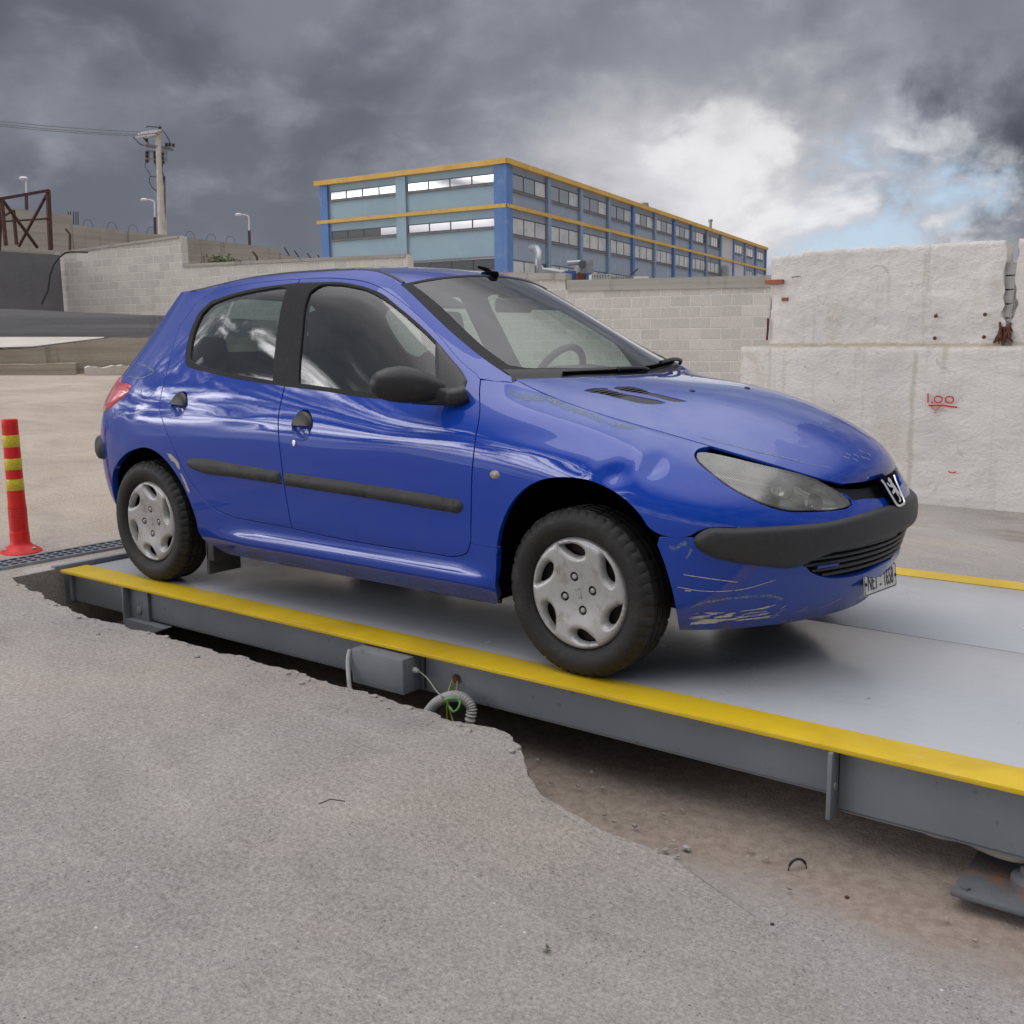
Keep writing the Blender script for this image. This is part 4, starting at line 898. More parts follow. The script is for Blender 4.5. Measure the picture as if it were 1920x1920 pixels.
UV = {"side":{"front_door":[[6.378,8.516],[6.848,8.51],[7.561,8.436],[8.184,8.412],[8.901,8.372],[9.332,8.384],[9.696,8.341],[10.01,8.147],[10.267,7.718],[10.471,7.525],[10.527,7.273],[10.443,6.512],[10.463,5.541],[10.5,4.523],[10.484,3.689],[10.435,2.854],[10.397,2.382],[10.328,2.162],[10.163,2.005],[9.986,1.937],[9.631,1.93],[8.662,1.915],[7.711,1.952],[7.037,2.031],[7.004,2.599],[6.969,3.15],[6.948,3.899],[6.9,4.785],[6.848,5.452],[6.837,6.064]],"rear_door":[[6.378,8.516],[6.837,6.064],[6.848,5.452],[6.9,4.785],[6.948,3.899],[6.969,3.15],[7.004,2.599],[7.037,2.031],[6.291,2.079],[5.733,2.15],[5.386,2.344],[5.098,2.798],[4.86,3.448],[4.68,4.148],[4.49,4.835],[4.341,5.279],[4.264,5.644],[4.089,6.261],[3.745,6.866],[3.341,7.538],[3.373,7.73],[3.316,8.217],[3.464,8.539],[4.024,8.686],[4.821,8.617],[5.493,8.569]],"rear_frame":[[4.563,6.42],[4.415,6.582],[4.201,6.931],[3.988,7.365],[3.857,7.793],[3.985,8.057],[4.384,8.177],[5.059,8.228],[5.658,8.254],[6.057,8.267],[6.472,8.298],[6.752,6.986],[6.834,6.075],[6.324,6.126],[5.585,6.216],[5.044,6.311],[4.749,6.362]],"rear_glass":[[4.56,6.581],[4.357,6.896],[4.149,7.341],[4.042,7.719],[4.154,7.945],[4.474,8.051],[5.124,8.117],[5.712,8.145],[6.176,8.136],[6.265,8.084],[6.41,7.062],[6.488,6.635],[6.586,6.17],[6.305,6.201],[5.558,6.299],[4.998,6.416],[4.712,6.483]],"front_frame":[[6.477,8.285],[6.919,8.264],[7.334,8.267],[7.777,8.221],[8.225,8.197],[8.595,8.186],[8.919,8.104],[9.327,8.062],[9.681,7.984],[9.886,7.828],[10.06,7.554],[10.21,7.207],[10.254,6.914],[10.119,6.401],[10.043,6.17],[9.942,5.999],[9.694,5.949],[8.89,5.966],[8.306,5.963],[7.647,6.019],[6.835,6.07],[6.752,6.986]],"front_glass":[[7.097,6.142],[7.028,6.444],[6.921,7.033],[6.831,7.579],[6.822,7.899],[6.933,8.091],[7.371,8.17],[7.798,8.135],[8.239,8.11],[8.474,8.069],[8.912,8.013],[9.32,7.949],[9.668,7.854],[9.793,7.78],[9.627,6.707],[9.581,6.126],[9.048,6.062],[8.546,6.065],[7.828,6.087]],"sail":[[9.801,7.849],[9.884,7.804],[10.057,7.529],[10.206,7.183],[10.254,6.914],[10.119,6.401],[10.043,6.17],[9.942,5.999],[9.694,5.956],[9.575,5.968],[9.581,6.126],[9.627,6.707]],"fender":[[10.925,2.339],[10.854,1.665],[11.119,3.059]],"tail_light":[[2.59,5.788],[2.786,5.817],[3.103,5.816],[3.221,5.773],[3.292,5.644],[3.264,5.458],[3.132,5.227],[2.983,5.021],[2.757,4.834]],"fuel":[[3.907,6.092],[3.997,5.996],[4.075,5.791],[4.054,5.629],[3.957,5.464],[3.824,5.491],[3.708,5.632],[3.66,5.801],[3.68,6.0],[3.788,6.097]],"rear_handle":[[4.752,5.417]],"front_handle":[[7.336,5.113]],"lock":[[7.22,4.499]],"repeater":[[10.953,4.047]],"mould_rear":[[4.973,3.582],[5.021,3.689],[5.107,3.711],[5.957,3.654],[6.898,3.555],[6.93,3.215],[5.932,3.273],[5.087,3.391],[4.997,3.456]],"mould_front":[[6.995,3.547],[7.878,3.501],[9.004,3.433],[9.993,3.361],[10.229,3.322],[10.281,3.26],[10.273,3.124],[10.203,3.053],[9.976,3.046],[8.986,3.102],[7.858,3.157],[6.994,3.197]],"headlight":[[14.055,6.871],[14.047,7.242],[14.124,7.552],[14.38,7.909],[14.721,8.16],[14.983,8.405],[15.331,8.826],[15.621,8.529],[15.973,6.675],[16.163,4.941],[16.164,4.624],[16.08,4.481],[15.615,4.363],[15.309,4.387],[15.053,4.654],[14.836,4.985],[14.575,5.432],[14.322,5.967],[14.134,6.429]],"fender_low":[[13.7,3.063],[14.134,3.14],[14.216,3.277],[14.324,3.398],[14.68,3.473],[15.042,3.526],[15.031,4.08],[14.996,4.634]],"lampedge_fender":[[14.836,4.902],[14.578,5.336],[14.329,5.857],[14.13,6.29],[14.029,6.81],[14.014,7.26]],"lampedge_bumper":[[15.008,4.611],[15.052,4.54],[15.306,4.268],[15.61,4.23],[16.079,4.315],[16.198,4.605],[16.192,4.987]],"arch_front":[[10.739,0.277],[10.864,1.496],[10.916,2.184],[11.008,2.69],[11.153,3.123],[11.344,3.514],[11.574,3.831],[11.824,4.059],[12.098,4.192],[12.39,4.267],[12.682,4.249],[12.937,4.121],[13.195,3.856],[13.367,3.563],[13.512,3.225],[13.641,2.78],[13.74,2.382],[13.847,1.876],[13.948,1.339],[14.068,0.558],[14.153,0.0]],"arch_rear":[[2.628,0.687],[2.553,1.267],[2.853,2.128],[3.21,2.829],[3.426,3.215],[3.655,3.528],[3.897,3.76],[4.121,3.88],[4.347,3.817],[4.552,3.57],[4.719,3.225],[4.865,2.777],[4.966,2.316],[5.03,1.785],[5.035,1.189],[5.091,0.815],[5.191,0.636]],"seam_low":[[10.395,2.356],[10.924,2.326]],"strip_top":[[14.158,3.007],[14.19,3.131],[14.311,3.367],[14.68,3.463],[15.051,3.526],[15.369,3.565],[15.727,3.606],[16.323,3.868],[16.779,3.994]],"strip_bot":[[14.158,2.99],[14.2,2.763],[14.367,2.547],[14.69,2.334],[15.031,2.189],[15.499,2.097],[15.65,2.248],[15.849,2.384],[16.238,2.454],[16.659,2.501]],"grille_bot":[[15.509,2.095],[15.672,1.831],[15.887,1.621],[16.188,1.5],[16.539,1.479],[16.895,1.571]],"upgrille_bot":[[16.053,6.246],[16.144,5.487],[16.24,5.054],[16.418,5.12],[16.624,5.445],[16.784,5.31]],"bump_seam":[[13.669,3.01],[14.149,3.073]],"bump_low":[[14.175,0.0],[14.733,0.0],[15.32,0.061],[15.769,0.009],[16.151,0.032],[16.822,0.185]],"sill_low":[[5.199,0.683],[5.543,0.538],[6.302,0.386],[7.392,0.321],[8.359,0.225],[9.323,0.263],[10.739,0.277]],"apill_base":[[10.527,7.273],[10.805,7.718],[11.046,8.446]],"peel_fender":[[10.956,7.416],[11.075,7.248],[11.279,7.272],[11.568,8.261],[11.835,7.896],[12.122,7.699],[12.428,7.406],[12.722,7.438],[13.065,7.926]],"dent":[[13.211,5.167],[13.488,5.508],[12.983,4.802],[12.605,4.443]],"rust":[[4.597,3.851],[4.664,3.694],[4.772,3.547],[4.839,3.298]],"rust2":[[4.827,3.263],[4.907,2.93],[4.97,2.644]],"quarter_peel":[[2.652,6.461],[3.515,6.305],[3.71,6.241],[3.609,6.144],[2.781,6.013]],"bump_scr":[[14.42,0.441],[15.054,0.7],[15.596,0.743],[15.996,0.869]]},"hood":{"vent_a":[[0.948,1.149],[0.888,1.42],[0.928,1.736],[1.027,1.97],[1.23,1.927],[1.468,1.879],[1.777,1.938],[2.092,1.989],[2.411,2.04],[2.574,1.989],[2.556,1.796],[2.416,1.566],[2.215,1.44],[1.864,1.394],[1.507,1.366],[1.258,1.33],[1.083,1.179]],"vent_b":[[1.093,2.111],[1.072,2.361],[1.181,2.661],[1.314,2.743],[1.505,2.718],[1.773,2.552],[2.127,2.541],[2.48,2.533],[2.831,2.528],[2.805,2.388],[2.664,2.205],[2.474,2.171],[2.131,2.222],[1.828,2.208],[1.54,2.106],[1.296,2.049]],"noz":[[2.388,3.603],[2.755,6.358]],"peel":[[5.425,0.0],[6.023,0.0],[6.56,0.0],[7.171,0.26]],"scratch":[[6.947,3.378],[6.788,4.26],[6.722,4.848],[7.112,2.74]],"edge_low":[[5.16,0.0],[5.859,0.115],[6.326,0.519],[6.933,0.719],[7.814,0.278],[9.0,0.0]],"rear":[[0.208,0.026],[0.166,2.427],[0.234,4.969],[0.626,7.215]]},"screen":{"glass":[[0.34,0.402],[2.017,0.423],[3.452,0.35],[4.602,0.285],[5.734,0.144],[6.0,0.105]],"top":[[0.0,0.269],[0.0,1.003],[0.23,3.121],[0.659,4.337]],"base":[[6.0,0.278],[6.0,1.904]]}}
# ------------------------------------------------------------------ car body surfaces (car axle frame: x forward from the front axle, y left, z up from the deck)
ROWS=[
# 0 bottom tuck
[(-2.96,0,.30),(-2.94,.42,.30),(-2.86,.64,.28),(-2.72,.73,.26),(-2.44,.745,.22),(-2.05,.745,.19),(-1.72,.745,.185),(-1.42,.745,.185),(-1.1,.745,.185),(-.8,.745,.185),(-.52,.745,.185),(-.32,.745,.185),(-.08,.745,.19),(.15,.735,.195),(.30,.71,.195),(.46,.575,.195),(.62,.33,.195),(.665,0,.19)],
# 1 sill bulge
[(-3.0,0,.40),(-2.985,.44,.39),(-2.90,.665,.37),(-2.75,.755,.33),(-2.44,.785,.29),(-2.05,.79,.26),(-1.72,.79,.25),(-1.42,.79,.25),(-1.1,.79,.25),(-.8,.79,.25),(-.52,.79,.25),(-.32,.79,.25),(-.08,.785,.255),(.17,.772,.27),(.335,.745,.28),(.515,.60,.28),(.68,.33,.28),(.728,0,.28)],
# 2
[(-3.02,0,.48),(-3.01,.45,.48),(-2.93,.675,.46),(-2.775,.765,.42),(-2.44,.805,.38),(-2.05,.807,.36),(-1.72,.805,.355),(-1.42,.805,.355),(-1.1,.805,.355),(-.8,.805,.355),(-.52,.805,.355),(-.32,.805,.355),(-.08,.803,.36),(.175,.79,.38),(.355,.762,.40),(.555,.61,.40),(.725,.33,.40),(.772,0,.40)],
# 3
[(-3.03,0,.58),(-3.02,.45,.58),(-2.945,.68,.57),(-2.79,.77,.55),(-2.44,.817,.52),(-2.05,.818,.515),(-1.72,.818,.515),(-1.42,.818,.515),(-1.1,.818,.515),(-.8,.818,.515),(-.52,.818,.515),(-.32,.817,.515),(-.08,.816,.52),(.18,.805,.52),(.37,.77,.51),(.575,.62,.505),(.745,.33,.50),(.785,0,.50)],
# 4
[(-3.03,0,.70),(-3.02,.45,.70),(-2.94,.675,.70),(-2.79,.77,.68),(-2.44,.82,.66),(-2.05,.823,.66),(-1.72,.823,.66),(-1.42,.823,.66),(-1.1,.823,.66),(-.8,.823,.66),(-.52,.821,.66),(-.32,.819,.66),(-.08,.815,.655),(.18,.80,.63),(.37,.763,.60),(.56,.61,.58),(.73,.32,.558),(.767,0,.555)],
# 5
[(-3.01,0,.84),(-3.0,.44,.84),(-2.91,.66,.84),(-2.755,.745,.82),(-2.42,.80,.80),(-2.05,.81,.79),(-1.72,.812,.785),(-1.42,.812,.785),(-1.1,.812,.785),(-.8,.811,.785),(-.52,.806,.785),(-.32,.80,.78),(-.08,.79,.765),(.17,.765,.72),(.35,.732,.67),(.55,.585,.64),(.713,.31,.594),(.748,0,.592)],
# 6 belt
[(-2.97,0,.97),(-2.95,.42,.97),(-2.82,.62,.965),(-2.65,.70,.95),(-2.36,.75,.945),(-2.05,.767,.935),(-1.72,.768,.925),(-1.42,.768,.918),(-1.1,.767,.91),(-.8,.763,.90),(-.52,.757,.893),(-.32,.745,.88),(-.08,.728,.843),(.155,.70,.785),(.335,.672,.732),(.53,.545,.69),(.708,.295,.610),(.738,0,.608)],
# 7 mid window
[(-2.88,0,1.12),(-2.86,.39,1.12),(-2.70,.56,1.115),(-2.52,.62,1.11),(-2.27,.66,1.12),(-2.0,.675,1.135),(-1.72,.675,1.145),(-1.42,.67,1.15),(-1.12,.67,1.14),(-.88,.672,1.09),(-.61,.690,1.00),(-.36,.690,.930),(-.085,.675,.877),(.145,.655,.817),(.325,.62,.757),(.535,.50,.708),(.702,.29,.620),(.733,0,.618)],
# 8 rail
[(-2.79,0,1.27),(-2.76,.37,1.265),(-2.60,.50,1.255),(-2.42,.55,1.255),(-2.2,.575,1.29),(-1.97,.585,1.32),(-1.72,.585,1.335),(-1.43,.58,1.335),(-1.19,.58,1.31),(-.965,.60,1.245),(-.70,.632,1.10),(-.385,.660,.962),(-.08,.648,.893),(.135,.622,.836),(.32,.585,.772),(.545,.46,.722),(.697,.287,.630),(.728,0,.628)],
# 9 drip
[(-2.70,0,1.385),(-2.66,.35,1.375),(-2.52,.455,1.355),(-2.36,.485,1.36),(-2.15,.495,1.385),(-1.93,.50,1.402),(-1.68,.50,1.411),(-1.405,.50,1.406),(-1.215,.497,1.393),(-1.04,.50,1.353),(-.76,.555,1.170),(-.40,.640,.985),(-.075,.625,.900),(.13,.598,.840),(.325,.557,.778),(.54,.45,.736),(.690,.285,.640),(.722,0,.638)],
]
def bas(t):
    return np.array([(1-t)**3/6,(3*t**3-6*t*t+4)/6,(-3*t**3+3*t*t+3*t+1)/6,t**3/6])
def dbas(t):
    return np.array([-(1-t)**2/2,(9*t*t-12*t)/6,(-9*t*t+6*t+3)/6,t*t/2])
class Surf:
    """cubic B-spline tensor surface; D[v,u,3]; usym=(sym at start, sym at end) reflect y"""
    def __init__(s,D,usym=(True,True),vsym=(False,False),lam=.02):
        s.D=D; nv,nu,_=D.shape; s.nu,s.nv=nu,nv; s.usym=usym; s.vsym=vsym
        s.C=s.fit(s.fit(D,usym,lam).transpose(1,0,2),vsym,lam*.5).transpose(1,0,2)
        s.P=s.pad(s.pad(s.C,usym).transpose(1,0,2),vsym).transpose(1,0,2)
    def pad(s,C,sym):
        m=np.array([1,-1,1.])
        a=C[:,1:2]*m if sym[0] else 2*C[:,:1]-C[:,1:2]
        b=C[:,-2:-1]*m if sym[1] else 2*C[:,-1:]-C[:,-2:-1]
        return np.concatenate([a,C,b],1)
    def fit(s,D,sym,lam):
        n=D.shape[1]
        out=np.zeros_like(D)
        for k in range(3):
            sg=-1. if k==1 else 1.
            A=np.zeros((n,n))
            for i in range(n):
                for j,w in ((i-1,1/6),(i,4/6),(i+1,1/6)):
                    if j<0:
                        if sym[0]: A[i,1]+=w*sg
                        else: A[i,0]+=2*w; A[i,1]-=w
                    elif j>=n:
                        if sym[1]: A[i,n-2]+=w*sg
                        else: A[i,n-1]+=2*w; A[i,n-2]-=w
                    else: A[i,j]+=w
            R=np.zeros((n-3,n))
            for i in range(n-3): R[i,i:i+4]=[-1,3,-3,1]
            M=A.T@A+lam*R.T@R
            out[:,:,k]=np.linalg.solve(M,A.T@D[:,:,k].T).T
        return out
    def ev(s,u,v,der=False):
        u=np.clip(np.asarray(u,float),0,s.nu-1); v=np.clip(np.asarray(v,float),0,s.nv-1)
        i=np.minimum(u.astype(int),s.nu-2); j=np.minimum(v.astype(int),s.nv-2)
        bu=bas(u-i); bv=bas(v-j)
        G=np.stack([np.stack([s.P[j+b,i+a] for a in range(4)],-2) for b in range(4)],-3) # ...,4v,4u,3
        p=np.einsum('b...,a...,...bac->...c',bv,bu,G)
        if not der: return p
        du=np.einsum('b...,a...,...bac->...c',bv,dbas(u-i),G); dv=np.einsum('b...,a...,...bac->...c',dbas(v-j),bu,G)
        n=np.cross(du,dv); n/=np.linalg.norm(n,axis=-1,keepdims=True)+1e-12
        return p,n,du,dv
def side_surf():
    D=np.array(ROWS,float); D[:,:,1]*=-1
    return Surf(D)
SIDE = side_surf()
def top_patch(ue, cen, pw=2.3, vside=9.0, nw=9, crease=None, lam=.01):
    """doubly curved patch between the right and left runs of the side surface's top edge"""
    D = np.zeros((nw, len(ue), 3))
    for i, (u, (xc, zc)) in enumerate(zip(ue, cen)):
        e = SIDE.ev(u, vside)
        for j in range(nw):
            w = -1+2*j/(nw-1); a = abs(w)
            z = zc+(e[2]-zc)*a**pw
            if crease is not None: z += crease(i/(len(ue)-1), a)
            D[j, i] = (xc+(e[0]-xc)*w*w, abs(e[1])*w, z)
    return Surf(D, (False, False), (False, False), lam)
def hood_crease(s, a):
    k = np.clip((s-.05)/.2, 0, 1)*np.clip((.93-s)/.25, 0, 1)
    t = np.clip((.74-.10*s-a)/.16, 0, 1); t = t*t*(3-2*t)
    return k*.010*(t-a*a*.2) if a < 1 else 0
HOOD = top_patch([11.06, 11.6, 12.2, 12.8, 13.4, 14.0, 14.6, 15.2, 15.7, 16.07],
                 [(-.200, .985), (-.06, .968), (.09, .945), (.24, .917), (.39, .874), (.53, .816), (.63, .764), (.695, .715), (.724, .676), (.724, .640)], 2.3, crease=hood_crease, nw=13)
SCREEN = top_patch([8.97, 9.3, 9.6, 9.9, 10.25, 10.6, 10.98], [(-.975, 1.392), (-.865, 1.343), (-.745, 1.288), (-.62, 1.224), (-.49, 1.152), (-.36, 1.072), (-.235, .990)], 2.2)
ROOF = top_patch([2.0, 2.6, 3.4, 4.8, 5.8, 7.0, 7.8, 8.4, 8.97], [(-2.70, 1.386), (-2.55, 1.408), (-2.3, 1.432), (-2.0, 1.446), (-1.7, 1.452), (-1.4, 1.444), (-1.2, 1.428), (-1.08, 1.412), (-.975, 1.393)], 2.2)
# ------------------------------------------------------------------ car panels: outlines in surface coordinates, filled and lifted onto the surfaces
def dent_field(p):
    """damage and slack metal on the right front wing and door (metres outward)"""
    x, y, z = p[..., 0], p[..., 1], p[..., 2]
    side = y < -.4
    def g(cx, cz, sx, sz, rot=0.0):
        c_, s_ = math.cos(rot), math.sin(rot); dx = (x-cx)*c_+(z-cz)*s_; dz_ = -(x-cx)*s_+(z-cz)*c_
        return np.exp(-(dx/sx)**2-(dz_/sz)**2)
    d = -.017*g(.150, .705, .050, .034, .5)+.007*g(.205, .735, .030, .05, .3)-.008*g(.255, .725, .028, .026)+.004*g(.07, .70, .03, .03)
    d += -.0030*g(-.12, .80, .22, .03, -.12)+.0025*g(-.10, .755, .24, .025, -.1)
    d += .0016*g(-1.70, .80, .20, .022, .05)-.0014*g(-1.75, .765, .22, .02)
    d += .0010*np.sin(x*7.3+1.0)*g(-1.0, .76, .9, .05)
    d += -.004*g(-2.63, .70, .05, .05, .4)+.003*g(-2.56, .63, .05, .03)
    d += .020*np.exp(-((z-.272)/.036)**2)*np.clip((x+2.0)/.25, 0, 1)*np.clip((-.33-x)/.08, 0, 1)-.006*np.exp(-((z-.345)/.03)**2)*np.clip((x+1.9)/.25, 0, 1)*np.clip((-.40-x)/.1, 0, 1)
    return np.where(side | (y > .4)*(z < .4), d, 0.0)
class Sheet:
    def __init__(s, S, su, sv, disp=None): s.S = S; s.su = su; s.sv = sv; s.disp = disp
    def raw(s, u, v): return s.S.ev(u, v)
    def P(s, u, v, off=0.0):
        p, n, du, dv = s.S.ev(u, v, True)
        o = off
        if s.disp is not None: o = o+s.disp(p)
        return p+n*(o[..., None] if isinstance(o, np.ndarray) else o)
    def PN(s, u, v, off=0.0):
        u = np.asarray(u, float); v = np.asarray(v, float); h = .012
        p = s.P(u, v, off)
        if s.disp is None: return p, s.S.ev(u, v, True)[1]
        u0, u1 = np.clip(u-h, 0, s.S.nu-1), np.clip(u+h, 0, s.S.nu-1); v0, v1 = np.clip(v-h, 0, s.S.nv-1), np.clip(v+h, 0, s.S.nv-1)
        a = (s.P(u1, v)-s.P(u0, v)); b_ = (s.P(u, v1)-s.P(u, v0)); n = np.cross(a, b_); n /= np.linalg.norm(n, axis=-1, keepdims=True)+1e-12
        return p, n
    def scale(s, u, v):
        _, _, du, dv = s.S.ev(u, v, True); return np.linalg.norm(du, axis=-1)+1e-6, np.linalg.norm(dv, axis=-1)+1e-6
SH = Sheet(SIDE, .30, .135, dent_field); SH0 = Sheet(SIDE, .30, .135)
HD = Sheet(HOOD, .125, .11); WS = Sheet(SCREEN, .14, .15); RF = Sheet(ROOF, .22, .125)

def rs(poly, sh, step, closed=True, corner=36):
    P = np.array(poly, float)*[sh.su, sh.sv]; n = len(P)
    d = [np.linalg.norm(P[(i+1) % n]-P[i]) for i in range(n)]
    isc = []; tan = []
    for i in range(n):
        if not closed and i in (0, n-1): isc.append(True); tan.append(None); continue
        a = P[i]-P[i-1]; b_ = P[(i+1) % n]-P[i]; da = np.linalg.norm(a)+1e-9; db = np.linalg.norm(b_)+1e-9
        ang = math.degrees(math.acos(np.clip(a@b_/da/db, -1, 1))); isc.append(ang > corner)
        t = (a/da*db+b_/db*da)/(da+db); tan.append(t)
    out = []
    for i in range(n if closed else n-1):
        j = (i+1) % n; L = d[i]
        if L < 1e-6: continue
        ch = (P[j]-P[i])/L
        t0 = ch if isc[i] else tan[i]; t1 = ch if isc[j] else tan[j]
        m = max(1, int(round(L/step)))
        for k in range(m):
            t = k/m; h00 = 2*t**3-3*t*t+1; h10 = t**3-2*t*t+t; h01 = -2*t**3+3*t*t; h11 = t**3-t*t
            out.append(h00*P[i]+h10*L*t0+h01*P[j]+h11*L*t1)
    if not closed: out.append(P[-1])
    return np.array(out)/[sh.su, sh.sv]
def area2(P): x, y = P[:, 0], P[:, 1]; return .5*np.sum(x*np.roll(y, -1)-np.roll(x, -1)*y)
def inset(P, sh, dist, lock=None):
    """move a closed outline inwards (dist>0) by dist metres"""
    su, sv = sh.scale(P[:, 0], P[:, 1]); sgn = 1 if area2(P) > 0 else -1
    t = (np.roll(P, -1, 0)-np.roll(P, 1, 0))*np.stack([su, sv], 1); t /= np.linalg.norm(t, axis=1, keepdims=True)+1e-9
    nrm = np.stack([-t[:, 1], t[:, 0]], 1)*sgn
    Q = P+nrm*dist/np.stack([su, sv], 1)
    if lock is not None:
        m = lock(P); Q[m, 0] = P[m, 0]
    Q[:, 0] = np.clip(Q[:, 0], 0, sh.S.nu-1); Q[:, 1] = np.clip(Q[:, 1], 0, sh.S.nv-1)
    return Q
def circ_uv(sh, c, ru, rv=None, n=28, rot=0.0):
    su, sv = sh.scale(np.array([c[0]]), np.array([c[1]])); rv = rv or ru; out = []
    for k in range(n):
        a = 2*math.pi*k/n; x, y = ru*math.cos(a), rv*math.sin(a); x, y = x*math.cos(rot)-y*math.sin(rot), x*math.sin(rot)+y*math.cos(rot)
        out.append((c[0]+x/su[0], c[1]+y/sv[0]))
    return out
def centre_lock(P): return (P[:, 0] >= 16.995) | (P[:, 0] <= .005)
def panel(sh, outer, holes=(), step=.03, off=0.0, gap=.0022, flange=.012, pad=None, estep=.012, rnd=.0012, resample=True, hgap=None, flat=False):
    O = rs(outer, sh, estep) if resample else np.array(outer, float)
    O = inset(O, sh, gap, centre_lock if sh.S is SIDE else None) if gap else O
    Hs = []
    for h in holes:
        Q = rs(h, sh, estep); Q = inset(Q, sh, -(gap if hgap is None else hgap), centre_lock if sh.S is SIDE else None); Hs.append(Q)
    sc_ = np.array([sh.su, sh.sv])
    loops = [O*sc_]+[h*sc_ for h in Hs]
    pts = []; edg = []
    for L in loops:
        b = len(pts); m = len(L); pts += [tuple(p) for p in L]; edg += [(b+i, b+(i+1) % m) for i in range(m)]
    mn, mx = loops[0].min(0), loops[0].max(0)
    gx, gy = np.meshgrid(np.arange(mn[0]+step*.5, mx[0], step), np.arange(mn[1]+step*.5, mx[1], step)); gx[1::2] += step*.5
    g = np.stack([gx.ravel(), gy.ravel()], 1)
    if len(g):
        k = inside(g, [tuple(p) for p in loops[0]])
        for L in loops[1:]: k &= ~inside(g, [tuple(p) for p in L])
        g = g[k]
        allp = np.concatenate(loops)
        if len(g): g = g[np.array([np.min(np.sum((allp-q)**2, 1)) > (step*.45)**2 for q in g])]
    pts += [tuple(p) for p in g]
    v2, _, f2, _, _, _ = delaunay_2d_cdt([Vector(p) for p in pts], edg, [], 0, 1e-7)
    P2 = np.array([tuple(v) for v in v2]); F = np.array([list(f) for f in f2])
    cen = P2[F].mean(1); k = inside(cen, [tuple(p) for p in loops[0]])
    for L in loops[1:]: k &= ~inside(cen, [tuple(p) for p in L])
    F = F[k]
    a_ = P2[F]; ar = (a_[:, 1, 0]-a_[:, 0, 0])*(a_[:, 2, 1]-a_[:, 0, 1])-(a_[:, 2, 0]-a_[:, 0, 0])*(a_[:, 1, 1]-a_[:, 0, 1])
    F[ar < 0] = F[ar < 0][:, ::-1]; F = F[np.abs(ar) > 1e-12]
    used = np.unique(F); mp = -np.ones(len(P2), int); mp[used] = np.arange(len(used)); P2 = P2[used]; F = mp[F]
    uv = P2/sc_
    hgt = np.full(len(uv), off)
    if pad:
        Hh, rr_ = pad; allp = np.concatenate(loops)
        if sh.S is SIDE: allp = allp[(allp[:, 0] < 16.97*sh.su) & (allp[:, 0] > .03*sh.su)]
        d = np.array([math.sqrt(np.min(np.sum((allp-q)**2, 1))) for q in P2]); t = np.clip(d/rr_, 0, 1)
        hgt = off+Hh*np.sqrt(np.clip(1-(1-t)**2, 0, 1))
    P3, N3 = sh.PN(uv[:, 0], uv[:, 1], hgt)
    V = [tuple(p) for p in P3]; N = [tuple(p) for p in N3]; Fs = [tuple(int(i) for i in f) for f in F]
    if flange:
        cnt = {}
        for f in Fs:
            for i in range(3): e = (f[i], f[(i+1) % 3]); cnt[e] = 1
        be = [e for e in cnt if (e[1], e[0]) not in cnt]
        be = [e for e in be if not (sh.S is SIDE and ((uv[e[0], 0] > 16.99 and uv[e[1], 0] > 16.99) or (uv[e[0], 0] < .01 and uv[e[1], 0] < .01)))]
        tacc = {}
        for a, b_ in be:
            t = np.cross(P3[b_]-P3[a], N3[a]); t /= np.linalg.norm(t)+1e-9
            for q in (a, b_): tacc.setdefault(q, np.zeros(3)); tacc[q] = tacc[q]+t
        r1 = {}; r2 = {}
        for q, t in tacc.items():
            t = t/(np.linalg.norm(t)+1e-9)
            r1[q] = len(V); V.append(tuple(P3[q]+t*rnd-N3[q]*rnd)); N.append(tuple(t*.9+N3[q]*.3))
            r2[q] = len(V); V.append(tuple(P3[q]+t*rnd-N3[q]*(flange+hgt[q]-off))); N.append(tuple(t))
        for a, b_ in be:
            Fs.append((b_, a, r1[a], r1[b_])); Fs.append((r1[b_], r1[a], r2[a], r2[b_]))
    return V, Fs, (None if pad or flat else N)
def mirror_md(md):
    V, F, N = md
    return [(x, -y, z) for x, y, z in V], [f[::-1] for f in F], (None if N is None else [(x, -y, z) for x, y, z in N])
def emit(name, mds, mt, parent, angle=60):
    V = []; F = []; N = []; ok = True
    for v, f, n_ in mds:
        b = len(V); V += v; F += [tuple(i+b for i in q) for q in f]
        if n_ is None: ok = False
        else: N += n_
    me = bpy.data.meshes.new(name); me.from_pydata(V, [], F); me.update()
    me.polygons.foreach_set('use_smooth', [True]*len(me.polygons))
    if ok: me.normals_split_custom_set_from_vertices([Vector(n_).normalized() for n_ in N])
    else: me.set_sharp_from_angle(angle=rad(angle))
    return link_mesh(name, me, mt, parent)
def both(name, md, mt, parents, labels=(None, None)):
    """right part and its mirror twin on the left"""
    a = emit(name, [md], mt, parents[0]); b_ = emit(name, [mirror_md(md)], mt, parents[1])
    for o, l in zip((a, b_), labels):
        if l: o['label'] = l
    return a, b_

